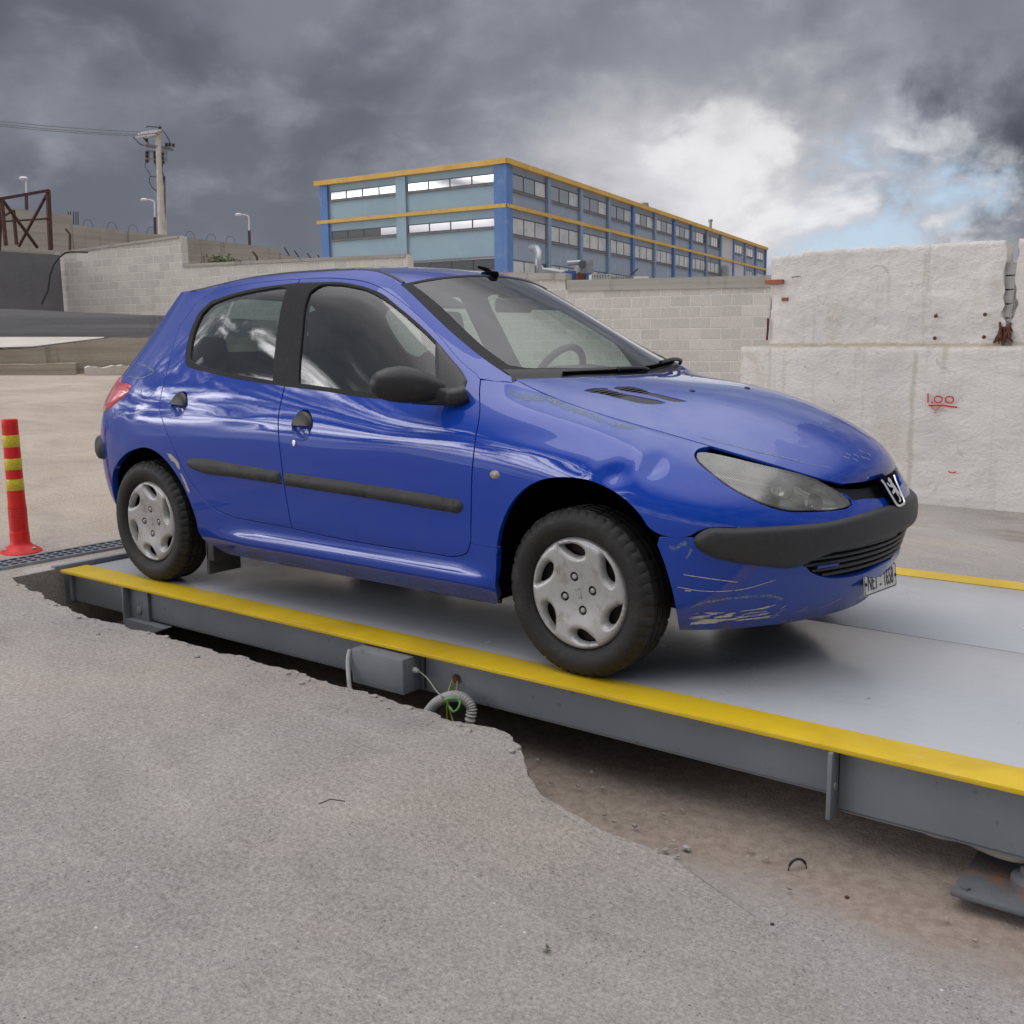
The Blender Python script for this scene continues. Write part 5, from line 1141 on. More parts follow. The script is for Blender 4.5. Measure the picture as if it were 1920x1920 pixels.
# ------------------------------------------------------------------ car materials
M_paint = mat('blue_car_paint', (.006, .028, .215), .5, coat=1.0, spec=.05); n, b = nmat(M_paint)
b.inputs['Coat Roughness'].default_value = .035; b.inputs['Metallic'].default_value = .0
ge = n.add('ShaderNodeNewGeometry'); o_ = ge.outputs['Position']; sp_ = n.add('ShaderNodeSeparateXYZ', {0: o_}); zz_ = sp_.outputs[2]
lw = n.add('ShaderNodeLayerWeight', {'Blend': .35}).outputs['Facing']
flake = n.mix(lw, (.0012, .043, .345), (.0008, .017, .175))
fl = n.noise(o_, 900, 2, .7); flake = n.mix(n.rng(fl, .60, .72, 0, .25), flake, (.015, .06, .40))
dn = n.noise(o_, 5, 6, .65, .5); dust_low = n.math('MULTIPLY', n.rng(zz_, .56, .16), n.rng(dn, .30, .68, .25, 1.0))
vert = n.noise(n.mapping(o_, scale=(9, 9, .8)), 3.5, 5, .6); dust_low = n.math('MULTIPLY', dust_low, n.rng(vert, .3, .7, .45, 1.0))
dirt = n.math('ADD', n.math('MULTIPLY', dust_low, .20), n.rng(n.noise(o_, 2.2, 6, .7), .58, .80, 0, .03), clamp=True)
grime = n.math('MULTIPLY', n.rng(zz_, .27, .17), n.rng(n.noise(o_, 11, 5, .7), .36, .6))
nz_ = n.add('ShaderNodeSeparateXYZ', {0: ge.outputs['Normal']}).outputs[2]
edge_n = n.math('MULTIPLY_ADD', n.math('SUBTRACT', n.noise(o_, 9, 7, .68, .6), .5), .34, sp_.outputs[0])
fade = n.math('MULTIPLY', n.math('MULTIPLY', n.rng(edge_n, .535, .515), n.rng(nz_, .72, .84)), n.math('MULTIPLY', n.rng(sp_.outputs[0], -.4, -.3), n.rng(zz_, 1.02, 1.0)))
fade = n.math('MULTIPLY', fade, n.rng(n.noise(o_, 2.5, 6, .65), .30, .62, .35, .9))
flake = n.mix(fade, flake, (.085, .125, .34))
col = n.mix(dirt, flake, (.10, .105, .12)); col = n.mix(n.math('MULTIPLY', grime, .75), col, (.13, .115, .095))
n.l.new(col, b.inputs['Base Color'])
n.l.new(n.math('MULTIPLY_ADD', n.math('ADD', dirt, grime), .45, .45), b.inputs['Roughness'])
n.l.new(n.math('MULTIPLY_ADD', n.math('ADD', dirt, grime), .42, .008), b.inputs['Coat Roughness'])
n.l.new(n.math('SUBTRACT', 1.0, n.math('MULTIPLY', n.math('ADD', dirt, grime, clamp=True), .9), clamp=True), b.inputs['Coat Weight'])
peel_n = n.add('ShaderNodeBump', {'Height': n.noise(o_, 34, 3, .5), 'Strength': .035, 'Distance': .002}); n.l.new(peel_n.outputs[0], b.inputs['Coat Normal'])
M_trim = mottle('black_trim', (.015, .0155, .017), (.012, .0125, .0135), 6, .42, (.020, .020, .020), 40, spec=.45)
M_strip = mottle('bumper_plastic', (.022, .0235, .026), (.017, .018, .020), 4, .48, (.03, .03, .03), 60, .0025, 300, spec=.45)
M_mould = mottle('moulding_plastic', (.036, .038, .039), (.026, .028, .029), 5, .6, (.05, .047, .042), 18, .002, 250, spec=.4)
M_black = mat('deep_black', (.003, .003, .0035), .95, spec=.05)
M_seal = mottle('black_seal', (.010, .0102, .011), (.008, .008, .009), 6, .62, (.016, .016, .016), 40, spec=.25)
M_rubber = mottle('tyre_rubber', (.015, .0148, .0145), (.011, .011, .011), 7, .58, (.028, .0265, .024), 16, .002, 90, spec=.35)
M_inner = mat('cabin_trim', (.022, .025, .026), .85, spec=.2)
M_chrome = mat('chrome', (.80, .80, .82), .10, metal=1.0)
M_silver = mottle('silver_hubcap', (.40, .40, .395), (.34, .34, .335), 9, .34, (.28, .265, .24), 24, .0008, 200, metal=.35, coord='Object')
def glass_mat(name, tint, refl=1.0, haze=0.0):
    m = bpy.data.materials.new(name); m.use_nodes = True; n = NT(m.node_tree); n.n.clear()
    tr = n.add('ShaderNodeBsdfTransparent', {'Color': (*tint, 1)}); gl = n.add('ShaderNodeBsdfGlossy', {'Color': (1, 1, 1, 1), 'Roughness': .015})
    bf_ = n.add('ShaderNodeNewGeometry').outputs['Backfacing']; fr = n.add('ShaderNodeFresnel', {'IOR': n.math('MULTIPLY_ADD', bf_, 1/1.5-1.5, 1.5)}).outputs[0]
    f2 = n.math('MULTIPLY', fr, refl, clamp=True)
    mx = n.add('ShaderNodeMixShader', {0: f2, 1: tr.outputs[0], 2: gl.outputs[0]})
    last = mx.outputs[0]
    if haze:
        df = n.add('ShaderNodeBsdfDiffuse', {'Color': (.45, .46, .44, 1)}); o_ = n.add('ShaderNodeTexCoord').outputs['Object']
        last = n.add('ShaderNodeMixShader', {0: n.rng(n.noise(o_, 3, 5, .6), .3, .75, haze*.5, haze*1.4), 1: last, 2: df.outputs[0]}).outputs[0]
    n.add('ShaderNodeOutputMaterial', {0: last}); return m
M_glass = glass_mat('window_glass', (.47, .57, .54), 2.0, .004); M_wsglass = glass_mat('windscreen_glass', (.78, .86, .80), 1.15, .015)

# ------------------------------------------------------------------ the car
car = thing('hatchback_car', (-1.2, 0, 0), 'scratched and dented blue five-door hatchback parked on the weighbridge', 'car')
S_ = UV['side']
def sub(k, a=0, b_=None): return [tuple(p) for p in S_[k]][a:b_]
arch_r = [(2.78, .02), (2.80, .55), (2.86, 1.25), (2.98, 2.05)]+sub('arch_rear', 3)
arch_f = sub('arch_front')
door_f = sub('front_door'); door_r = sub('rear_door')
union = door_f[0:24]+door_r[8:]                     # front door from the top of the pillar round to its foot, then the rear door back up
doors_hole = sub('front_door', 0, 24)+sub('rear_door', 8, None)
rearwin = [(0, 6.35), (.9, 6.35), (1.5, 6.4), (1.78, 6.7), (1.86, 7.5), (1.80, 8.4), (1.55, 8.68), (.9, 8.74), (0, 8.75)]
taillamp = [(1.55, 4.75), (1.5, 5.3), (1.62, 5.9), (2.1, 6.02)]+sub('tail_light')
fuel = sub('fuel')
# body shell: rear quarters, tail, sills, pillars
body_o = [(0, 0), (2.78, 0)]+arch_r[1:]+[(5.30, .30), (5.42, 0), (10.62, 0), (10.70, .12)]+arch_f[0:3]+[sub('seam_low')[1], (sub('seam_low')[0][0]-.06, sub('seam_low')[0][1])]+[(u-.06, v) for u, v in door_f[16:9:-1]]+sub('apill_base')[1:]+[(11.02, 9), (0, 9)]
def half_pair(md): return [md, mirror_md(md)]
body_md = panel(SH, body_o, [doors_hole, rearwin, taillamp, fuel], step=.032, gap=.0, hgap=.0022, flange=.03, estep=.011)
emit('body', half_pair(body_md), M_paint, car)
roof_md = panel(RF, [(0, 0), (8, 0), (8, 8), (0, 8)], step=.05, gap=.001, flange=.012, estep=.03)
emit('roof', [roof_md], M_paint, car)
# dark inner skin seen through the shut lines and the glass
sh_in = Sheet(SIDE, .30, .135)
in_o = [(0, .15), (2.74, .15), (2.8, .6)]+arch_r[2:]+[(5.36, .2), (10.66, .2)]+arch_f[1:19]+[(14.2, .1), (17, .1), (17, 8.9), (0, 8.9)]
hl_hole = sub('headlight')
in_md = panel(sh_in, in_o, [sub('rear_glass'), sub('front_glass'), rearwin, hl_hole, taillamp], step=.06, off=-.026, gap=.004, hgap=-.004, flange=0, estep=.03)
inn = emit('inner_skin', half_pair(in_md), M_inner, car)
hl_md = panel(RF, [(.2, .15), (7.9, .15), (7.9, 7.85), (.2, 7.85)], step=.1, off=-.045, gap=0, flange=0, estep=.08)
emit('headlining', [hl_md], mat('headlining', (.10, .105, .105), .9), car)
# doors
rh_c = tuple(S_['rear_handle'][0]); fh_c = tuple(S_['front_handle'][0])
HR = .060
fd_md = panel(SH, door_f, [sub('front_frame'), circ_uv(SH, fh_c, HR)], step=.026, gap=.0036, hgap=0, flange=.016, estep=.010)
rd_md = panel(SH, door_r, [sub('rear_frame'), circ_uv(SH, rh_c, HR)], step=.026, gap=.0036, hgap=0, flange=.016, estep=.010)
FD = both('front_door', fd_md, M_paint, (car, car)); RD = both('rear_door', rd_md, M_paint, (car, car))
sail_hole = sub('sail')
ff = panel(SH0, sub('front_frame'), [sub('front_glass')], step=.02, off=.0015, gap=.0005, hgap=0, flange=.012, estep=.010, pad=None)
rf_ = panel(SH0, sub('rear_frame'), [sub('rear_glass')], step=.02, off=.0015, gap=.0005, hgap=0, flange=.012, estep=.010)
both('window_frame', ff, M_seal, FD); both('window_frame', rf_, M_seal, RD)
fg = panel(SH0, sub('front_glass'), [], step=.05, off=-.006, gap=-.003, flange=0, estep=.02); rg = panel(SH0, sub('rear_glass'), [], step=.05, off=-.006, gap=-.003, flange=0, estep=.02)
both('window', fg, M_glass, FD); both('window', rg, M_glass, RD)
# pillar trims and weather strips standing a little proud
belt = panel(SH0, [(p[0], p[1]) for p in sub('front_frame', 15, 21)]+[(7.37, 6.02), (8.4, 5.98), (10.2, 6.0)], step=.02, off=0, gap=.0, flange=.004, estep=.01, pad=(.006, .012)) if False else None
mf = panel(SH0, sub('mould_front'), [], step=.012, off=.001, gap=0, flange=.004, estep=.010, pad=(.015, .020)); mr = panel(SH0, sub('mould_rear'), [], step=.012, off=.001, gap=0, flange=.004, estep=.010, pad=(.015, .020))
both('side_moulding', mf, M_mould, FD); both('side_moulding', mr, M_mould, RD)
sl = panel(SH0, sub('sail'), [], step=.015, off=.003, gap=.001, flange=.006, estep=.010, pad=(.006, .02)); both('mirror_base', sl, M_trim, FD)
def local(sh, c):
    p, nn, du, dv = sh.S.ev(np.array(c[0]), np.array(c[1]), True); du = du/np.linalg.norm(du); t = np.cross(nn, du)
    return Vector(p), Vector(du), Vector(t), Vector(nn)
def loc_mesh(fr, V): p, a, b_, c_ = fr; return [tuple(p+a*v[0]+b_*v[1]+c_*v[2]) for v in V]
def handle_parts(c, parents):
    fr = local(SH0, c)
    dish = [(r*HR*math.cos(t), r*HR*math.sin(t), -.015*math.sqrt(max(0, 1-r*r))-.001) for r in (1.02, .96, .85, .65, .4, .02) for t in np.linspace(0, 2*math.pi, 33)[:-1]]
    Fd = [(i*32+k, i*32+(k+1) % 32, (i+1)*32+(k+1) % 32, (i+1)*32+k) for i in range(5) for k in range(32)]
    both('handle_recess', (loc_mesh(fr, dish), Fd, None), M_paint, parents)
    V = []; F = []; nr, nt_ = 7, 24
    for i in range(nr+1):
        r = i/nr
        for k in range(nt_+1):
            t = math.pi*k/nt_; x = r*HR*.99*math.cos(t); y = r*HR*.99*math.sin(t)*1.02-.004
            V.append((x, y, .004+.013*math.sqrt(max(0, 1-r*r))))
    for i in range(nr):
        for k in range(nt_): a = i*(nt_+1)+k; F.append((a, a+nt_+1, a+nt_+2, a+1))
    # under side of the grip
    row = [i*(nt_+1) for i in range(nr, -1, -1)]+[i*(nt_+1)+nt_ for i in range(1, nr+1)]
    b0 = len(V); V += [(V[i][0], V[i][1]+.006, -.006) for i in row]
    for i in range(len(row)-1): F.append((row[i], row[i+1], b0+i+1, b0+i))
    rim = [nr*(nt_+1)+k for k in range(nt_+1)]; b1 = len(V); V += [(V[i][0]*1.0, V[i][1], -.004) for i in rim]
    for k in range(nt_): F.append((rim[k+1], rim[k], b1+k, b1+k+1))
    both('door_handle', (loc_mesh(fr, V), F, None), M_trim, parents)
handle_parts(fh_c, FD); handle_parts(rh_c, RD)
fr = local(SH0, S_['lock'][0]); V = [(r*.010*math.cos(t), r*.012*math.sin(t), h) for r, h in ((1.05, 0), (1, .003), (.7, .004), (.62, .002), (.02, .002)) for t in np.linspace(0, 2*math.pi, 17)[:-1]]
lk = (loc_mesh(fr, V), [(i*16+k, i*16+(k+1) % 16, (i+1)*16+(k+1) % 16, (i+1)*16+k) for i in range(4) for k in range(16)], None)
both('door_lock', lk, M_chrome, FD)
# front wings, bumper, bonnet
sl0, sl1 = sub('seam_low')
fender_o = [sl1]+arch_f[2:15]+sub('fender_low')+sub('lampedge_fender')+[(14.12, 9.0)]+[(u, 9.0) for u in (13.4, 12.6, 11.8, 11.10)]+sub('apill_base')[::-1]+door_f[11:17]+[sl0]
fn_md = panel(SH, fender_o, [circ_uv(SH, S_['repeater'][0], .021, .014)], step=.017, gap=.003, hgap=-.001, flange=.022, estep=.009)
FN = both('front_wing', fn_md, M_paint, (car, car), ('front wing with a crumpled dent above the wheel arch and peeling lacquer', None))
rp = panel(SH0, circ_uv(SH0, S_['repeater'][0], .0205, .0135), [], step=.006, off=.001, gap=0, flange=.003, estep=.005, pad=(.006, .013))
both('side_repeater', rp, mottle('repeater_lens', (.42, .38, .32), (.24, .21, .18), 60, .3), FN)
bump_o = [sub('bump_seam')[0]]+arch_f[15:20]+[(14.16, 0), (17, 0), (17, 4.75)]+[(16.72, 4.84)]+sub('upgrille_bot')[-2:None:-1][1:]+sub('lampedge_bumper')[::-1]+sub('strip_top')[3::-1]+[sub('bump_seam')[1]]
grille_h = sub('grille_bot')+[(17, 1.585), (17, 2.52)]+sub('strip_bot')[:5:-1]+[sub('strip_bot')[5]]
bm_md = panel(SH0, bump_o, [grille_h], step=.022, gap=.0018, hgap=0, flange=.020, estep=.010)
BP = emit('front_bumper', half_pair(bm_md), M_paint, car)
strip_o = [(u, v) for u, v in sub('strip_top')]+[(17, 3.94), (17, 2.50)]+sub('strip_bot')[::-1]
st = panel(SH0, strip_o, [], step=.013, off=.001, gap=0, flange=.006, estep=.010, pad=(.019, .042)); emit('bumper_strip', half_pair(st), M_strip, BP)
# grilles: dark backing, slats standing across
gb = panel(SH0, grille_h, [], step=.04, off=-.05, gap=-.006, flange=0, estep=.02); emit('lower_grille', half_pair(gb), M_black, BP)
for vv in (1.68, 1.86, 2.04, 2.22, 2.40):
    us = [u for u in np.linspace(15.5, 17, 40) if inside(np.array([(u, vv)]), grille_h)[0] or u == 17]
    if len(us) < 3: continue
    P = [SH0.P(np.array(u), np.array(vv), -.012) for u in us]; mb = MB(); mb.tube([tuple(p) for p in P]+[(p[0], -p[1], p[2]) for p in P[::-1][1:]], .0065, 6); mb.build('grille_slat', M_trim, BP, 60)
P = [SH0.P(np.array(u), np.array(1.98), -.004) for u in (15.72, 15.85, 16.0)]; mb = MB(); mb.tube([tuple(p) for p in P], .006, 8); mb.build('tow_hook_cover', M_paint, BP, 60)
ug = [tuple(p) for p in sub('upgrille_bot')]+[(17, 4.75), (17, 8.9), (16.1, 8.9)]
gb = panel(SH0, ug, [], step=.03, off=-.035, gap=-.01, flange=0, estep=.02); emit('upper_grille', half_pair(gb), M_black, BP)
hood_o = [(0.02, 0.0), (9, 0.0), (9, 12), (0.02, 12)]
nozH = [circ_uv(HD, p, .011, n=14) for p in UV['hood']['noz']]
va, vb = [tuple(p) for p in UV['hood']['vent_a']], [tuple(p) for p in UV['hood']['vent_b']]
hd_md = panel(HD, hood_o, [va, vb], step=.022, gap=.0035, hgap=0, flange=.010, estep=.012)
HO = emit('bonnet', [hd_md], M_paint, car); HO['label'] = 'bonnet with lacquer peeling near its front edge and two vent slots'
for v_ in (va, vb):
    vm = panel(HD, v_, [], step=.012, off=-.003, gap=-.001, flange=0, estep=.010); vo = emit('bonnet_vent', [vm], M_trim, HO)
    A = np.array(v_); k0 = A[A[:, 0].argmin()]; k1 = A[A[:, 0].argmax()]
    for i, t in enumerate(np.linspace(.04, .42, 6)):
        c_ = k0*(1-t)+k1*t; half = .33*(1-abs(t-.25)); off_ = .012*math.sin(math.pi*min(1, t/.45))
        pts_ = [HD.P(np.array(c_[0]+dd*.10), np.array(c_[1]+dd), -.004+off_*.35*(1-(dd/half)**2)) for dd in np.linspace(-half, half, 9)]
        mb = MB(); mb.tube([tuple(p) for p in pts_], .0034, 6); mb.build('louvre', M_trim, vo, 60)
for p in UV['hood']['noz']:
    pp, nn = HD.PN(np.array(p[0]), np.array(p[1])); mb = MB(); q = Vector(nn).to_track_quat('Z', 'Y').to_matrix().to_4x4()
    mb.lathe([(.011, -.002), (.0105, .003), (.008, .0045), (.004, .0035), (0, .003)], 14, Matrix.Translation(Vector(pp)) @ q); mb.build('washer_nozzle', M_trim, HO, 50)
# black sheet standing in for engine bay darkness under the bonnet edges
eb = panel(HD, [(0.1, .3), (8.9, .3), (8.9, 11.7), (.1, 11.7)], [], step=.08, off=-.05, gap=0, flange=0, estep=.06); emit('bonnet_gap_shade', [eb], M_black, HO)
# headlamps: lens over a silver bowl
M_lens = bpy.data.materials.new('headlamp_lens'); M_lens.use_nodes = True; n = NT(M_lens.node_tree); n.n.clear()
o_ = n.add('ShaderNodeTexCoord').outputs['Object']
gl = n.add('ShaderNodeBsdfGlossy', {'Roughness': .06}); tr = n.add('ShaderNodeBsdfTransparent', {'Color': (.80, .81, .78, 1)}); df = n.add('ShaderNodeBsdfDiffuse', {'Color': (.40, .40, .375, 1)})
rib = n.add('ShaderNodeTexWave', {'Vector': n.mapping(o_, scale=(1, 1, .55)), 'Scale': 45.0, 'Distortion': .0}, bands_direction='Y')
lx = n.add('ShaderNodeSeparateXYZ', {0: n.add('ShaderNodeNewGeometry').outputs['Position']}).outputs[0]
hz = n.math('MULTIPLY_ADD', n.math('MULTIPLY', n.rng(rib.outputs['Fac'], .3, .9, .5, 1.0), n.rng(lx, .565, .535)), .42, n.rng(n.noise(o_, 9, 4, .6), .3, .7, .10, .28))
m1 = n.add('ShaderNodeMixShader', {0: hz, 1: tr.outputs[0], 2: df.outputs[0]}); m2 = n.add('ShaderNodeMixShader', {0: n.add('ShaderNodeFresnel', {'IOR': 1.5}).outputs[0], 1: m1.outputs[0], 2: gl.outputs[0]})
n.add('ShaderNodeOutputMaterial', {0: m2.outputs[0]})
lens_md = panel(SH0, sub('headlight'), [], step=.02, off=-.002, gap=.001, flange=.012, estep=.010)
HLs = both('headlight', lens_md, M_lens, (car, car), ('hazy clear headlamp unit beside the bonnet edge', None))
M_refl = mottle('reflector_silver', (.60, .60, .58), (.45, .45, .44), 7, .22, metal=.7)
def bowl(poly, depth, mt, parents, cx, cv, amp):
    md = panel(SH0, poly, [], step=.014, off=-.014, gap=.003, flange=0, estep=.010, pad=(-depth, .10)); return both('reflector', md, mt, parents)
bowl(sub('headlight'), .055, M_refl, HLs, 0, 0, 0)
for c_, r_ in (((15.28, 6.15), .040), ((15.72, 5.15), .030)):
    fr = local(SH0, c_); V = [(r_*rr2*math.cos(t), r_*rr2*math.sin(t), h) for rr2, h in ((1.0, -.018), (.95, -.028), (.75, -.044), (.4, -.056), (.12, -.058), (.11, -.03), (.01, -.028)) for t in np.linspace(0, 2*math.pi, 25)[:-1]]
    both('lamp_bowl', (loc_mesh(fr, V), [(i*24+k, i*24+(k+1) % 24, (i+1)*24+(k+1) % 24, (i+1)*24+k) for i in range(6) for k in range(24)], None), M_refl, HLs)
# tail lamps, rear strip, fuel flap
M_tail = mat('tail_lamp_red', (.50, .012, .022), .12, coat=1, spec=.6); n, b = nmat(M_tail); b.inputs['Subsurface Weight'].default_value = 0
tl = panel(SH0, taillamp, [], step=.02, off=.0, gap=.002, flange=.01, estep=.010, pad=(.008, .03)); both('tail_light', tl, M_tail, (car, car))
ff_ = panel(SH, fuel, [], step=.02, off=0, gap=.002, flange=.01, estep=.006); emit('fuel_flap', [ff_], M_paint, car)
rs_o = [(0, 3.05), (1.2, 3.05), (2.1, 3.05), (2.6, 2.98), (2.80, 3.05), (2.84, 3.35), (2.78, 3.62), (2.4, 3.75), (1.2, 3.80), (0, 3.80)]
rb_ = panel(SH0, rs_o, [], step=.015, off=.001, gap=0, flange=.005, estep=.012, pad=(.028, .04)); emit('rear_bumper_strip', half_pair(rb_), M_mould, car)
rw = panel(SH0, rearwin, [], step=.06, off=-.004, gap=-.001, flange=0, estep=.03); emit('rear_window', half_pair(rw), M_glass, car)
# windscreen and its black border
wso = [(0.02, 0.02), (6, 0.02), (6, 7.98), (.02, 7.98)]; gi = [(.14, .36), (2.0, .40), (3.4, .36), (4.6, .32), (5.45, .34), (5.62, .62), (5.66, 1.2), (5.66, 6.8), (5.62, 7.38), (5.45, 7.66), (4.6, 7.68), (3.4, 7.64), (2.0, 7.6), (.14, 7.64), (.11, 4)]
wt = panel(WS, wso, [gi], step=.03, off=.0, gap=0, hgap=0, flange=.008, estep=.02); WT = emit('windscreen_border', [wt], M_seal, car)
wg = panel(WS, gi, [], step=.05, off=-.002, gap=-.004, flange=0, estep=.02); emit('windscreen', [wg], M_wsglass, car)
# cowl between screen and bonnet
def cowl():
    mb = MB(); V = []; F = []
    for k, w_ in enumerate(np.linspace(.02, 7.98, 30)):
        a = WS.P(np.array(5.75), np.array(w_), .004); b_ = WS.P(np.array(6.0), np.array(w_), .002); hp_ = HD.P(np.array(0.0), np.array(w_*1.5), -.022); c_ = np.array([hp_[0]+.03, hp_[1], hp_[2]-.01])
        V += [tuple(a), tuple(b_), tuple(hp_), tuple(c_)]
    for k in range(29):
        for i in range(3): F.append((k*4+i, k*4+i+1, (k+1)*4+i+1, (k+1)*4+i))
    mb.add(V, F); return mb.build('cowl_panel', M_trim, car, 50)
cowl()
def wiper(path, blade):
    mb = MB(); mb.tube(cr([tuple(WS.P(np.array(u_), np.array(w_), h)) for u_, w_, h in path], 6), .008, 8); o = mb.build('wiper', M_trim, car, 60)
    q_ = [WS.P(np.array(u_), np.array(w_), h) for u_, w_, h in blade]
    mb = MB(); mb.tube(cr([tuple(p) for p in q_], 6), .0055, 6); mb.tube(cr([tuple(p-np.array([0, 0, .008])) for p in q_], 6), .0035, 6); mb.build('wiper_blade', M_black, o, 60)
wiper([(6, 7.5, .012), (5.98, 7.1, .03), (5.88, 6.2, .034), (5.86, 5.2, .024)], [(5.82, 6.9, .016), (5.86, 5.6, .018), (5.93, 4.5, .016), (5.99, 3.5, .012)])
wiper([(6, 4.3, .010), (5.99, 3.9, .018), (5.97, 3.0, .018)], [(5.95, 3.6, .010), (5.97, 2.6, .010), (6.0, 1.3, .008)])
# drip mouldings along the roof edges
for sgn in (1, -1):
    us = np.linspace(.8, 7.95, 60); mb = MB(); mb.tube([(p[0], p[1]*sgn, p[2]) for p in (RF.P(np.array(u), np.array(.16), -.002) for u in us)], .0085, 6); mb.build('roof_moulding', M_trim, car, 60)
# aerial
ap, an = RF.PN(np.array(7.93), np.array(4.0)); ap = Vector(ap)
mb = MB(); mb.box((ap.x-.045, -.020, ap.z-.012), (ap.x+.03, .020, ap.z+.014), bev=.009); mb.tube([ap+Vector((0, 0, .008)), ap+Vector((-.022, 0, .022)), ap+Vector((-.07, 0, .036))], [.010, .010, .006], 8); mb.build('aerial', M_black, car, 50)
# wing mirrors
def mirror_shell():
    V = []; F = []; n_ = 22
    secs = [(0, .004, .006), (.03, .030, .026), (.10, .047, .036), (.24, .061, .046), (.42, .068, .052), (.60, .066, .052), (.76, .055, .046), (.90, .040, .036), (1.0, .033, .030)]
    A = Vector((-.745, -.985, .972)); B = Vector((-.585, -.770, .948)); ax = (B-A).normalized(); up_ = Vector((0, 0, 1)); fw = ax.cross(up_).normalized()
    if fw.x < 0: fw = -fw
    for t, hz_, dp in secs:
        c_ = A.lerp(B, t)+Vector((0, 0, .008*math.sin(math.pi*t)))
        for k in range(n_):
            a = 2*math.pi*k/n_; ca, sa = math.cos(a), math.sin(a)
            f = dp*(ca if ca > 0 else ca*.62); V.append(c_+fw*f+up_*(hz_*sa*(1.0 if sa > 0 else .95)))
    for i in range(len(secs)-1):
        for k in range(n_): F.append((i*n_+k, (i+1)*n_+k, (i+1)*n_+(k+1) % n_, i*n_+(k+1) % n_))
    F.append(tuple(range(n_))); F.append(tuple((len(secs)-1)*n_+k for k in range(n_))[::-1])
    return [tuple(v) for v in V], F, None
ms = mirror_shell(); MR = both('wing_mirror', ms, M_trim, (car, car))
def mirror_arm():
    mb = MB(); mb.tube(cr([(-.60, -.80, .945), (-.565, -.775, .925), (-.535, -.758, .925), (-.51, -.735, .935)], 5), [.031]*6+[.035]*5+[.036]*5, 12); mb.tube(cr([(-.66, -.86, .918), (-.60, -.80, .912), (-.55, -.765, .912)], 5), .018, 10); return mb
m_ = mirror_arm(); md = (m_.v, m_.f, None); both('mirror_arm', md, M_trim, MR)
V, F = [], []
for k in range(20): a = 2*math.pi*k/20; c_ = Vector((-.682, -.868, .976)); ax = Vector((.6, .8, -.08)).normalized(); V.append(tuple(c_+ax*.10*math.cos(a)+Vector((0, 0, .054))*math.sin(a)+Vector((-.022, .014, 0))))
md = (V, [tuple(range(20))[::-1]], None); both('mirror_glass', md, M_chrome, MR)
# number plate
M_plate = mottle('plate_white', (.56, .565, .55), (.47, .47, .455), 14, .4); M_ink = mat('plate_black', (.012, .012, .014), .5)
pc = Vector((.742, 0, .287)); tiltp = Matrix.Translation(pc) @ Matrix.Rotation(rad(-4), 4, 'X') @ Matrix.Rotation(rad(-7), 4, 'Y')
def plate_mesh():
    mb = MB(); V = []; w_, h_, r_ = .1625, .0425, .012
    for cx, cy, a0 in ((w_-r_, h_-r_, 0), (-w_+r_, h_-r_, 90), (-w_+r_, -h_+r_, 180), (w_-r_, -h_+r_, 270)):
        for k in range(5): a = rad(a0+k*22.5); V.append((cx+r_*math.cos(a), cy+r_*math.sin(a)))
    return V
pl_ = plate_mesh()
mb = MB(); mb.prism(pl_, 'x', -.003, .0); mb.v = [tuple(tiltp @ Vector(p)) for p in mb.v]; PL = mb.build('number_plate', M_plate, BP, 30)
mb = MB(); V = [(.0006, y*1.0, z) for y, z in pl_]; iw_ = [(.0006, y*.965, z*.88) for y, z in pl_]; q = [(.0006, y*.99, z*.965) for y, z in pl_]
m_n = len(pl_); mb.add([tuple(tiltp @ Vector(p)) for p in q+iw_], [(i, (i+1) % m_n, m_n+(i+1) % m_n, m_n+i) for i in range(m_n)]); mb.build('plate_border', M_ink, PL)
def text_mesh(txt, size, sx=1.0):
    cu = bpy.data.curves.new('lettering', 'FONT'); cu.body = txt; cu.size = size; cu.align_x = 'CENTER'; cu.align_y = 'CENTER'; cu.extrude = .0004; cu.offset = .0002
    to = bpy.data.objects.new('lettering', cu); COL.objects.link(to); bpy.context.view_layer.update()
    me = bpy.data.meshes.new_from_object(to.evaluated_get(bpy.context.evaluated_depsgraph_get())); bpy.data.objects.remove(to); bpy.data.curves.remove(cu)
    V = [(v.co.x*sx, v.co.y, v.co.z) for v in me.vertices]; F = [tuple(p.vertices) for p in me.polygons]; bpy.data.meshes.remove(me); return V, F
def put_text(txt, size, sx, y_, z_, name='lettering'):
    V, F = text_mesh(txt, size, sx); mb = MB(); mb.add([tuple(tiltp @ Vector((.0010+v[2], y_+v[0], z_+v[1]))) for v in V], F); mb.build(name, M_ink, PL)
put_text('NET', .083, .66, -.083, -.002); put_text('1658', .083, .62, .078, -.002); put_text('-', .07, .9, -.006, -.012)
mb = MB(); mb.lathe([(.0058, 0), (.0058, .002), (0, .0025)], 12, tiltp @ Matrix.Translation((.0006, -.006, .014)) @ Matrix.Rotation(rad(90), 4, 'Y')); mb.build('plate_screw', M_rust, PL, 40)
for y_ in (-.150, .150):
    mb = MB(); mb.lathe([(.006, 0), (.006, .003), (0, .0035)], 10, tiltp @ Matrix.Translation((.0006, y_, -.002)) @ Matrix.Rotation(rad(90), 4, 'Y')); mb.build('plate_screw', M_ink, PL, 40)
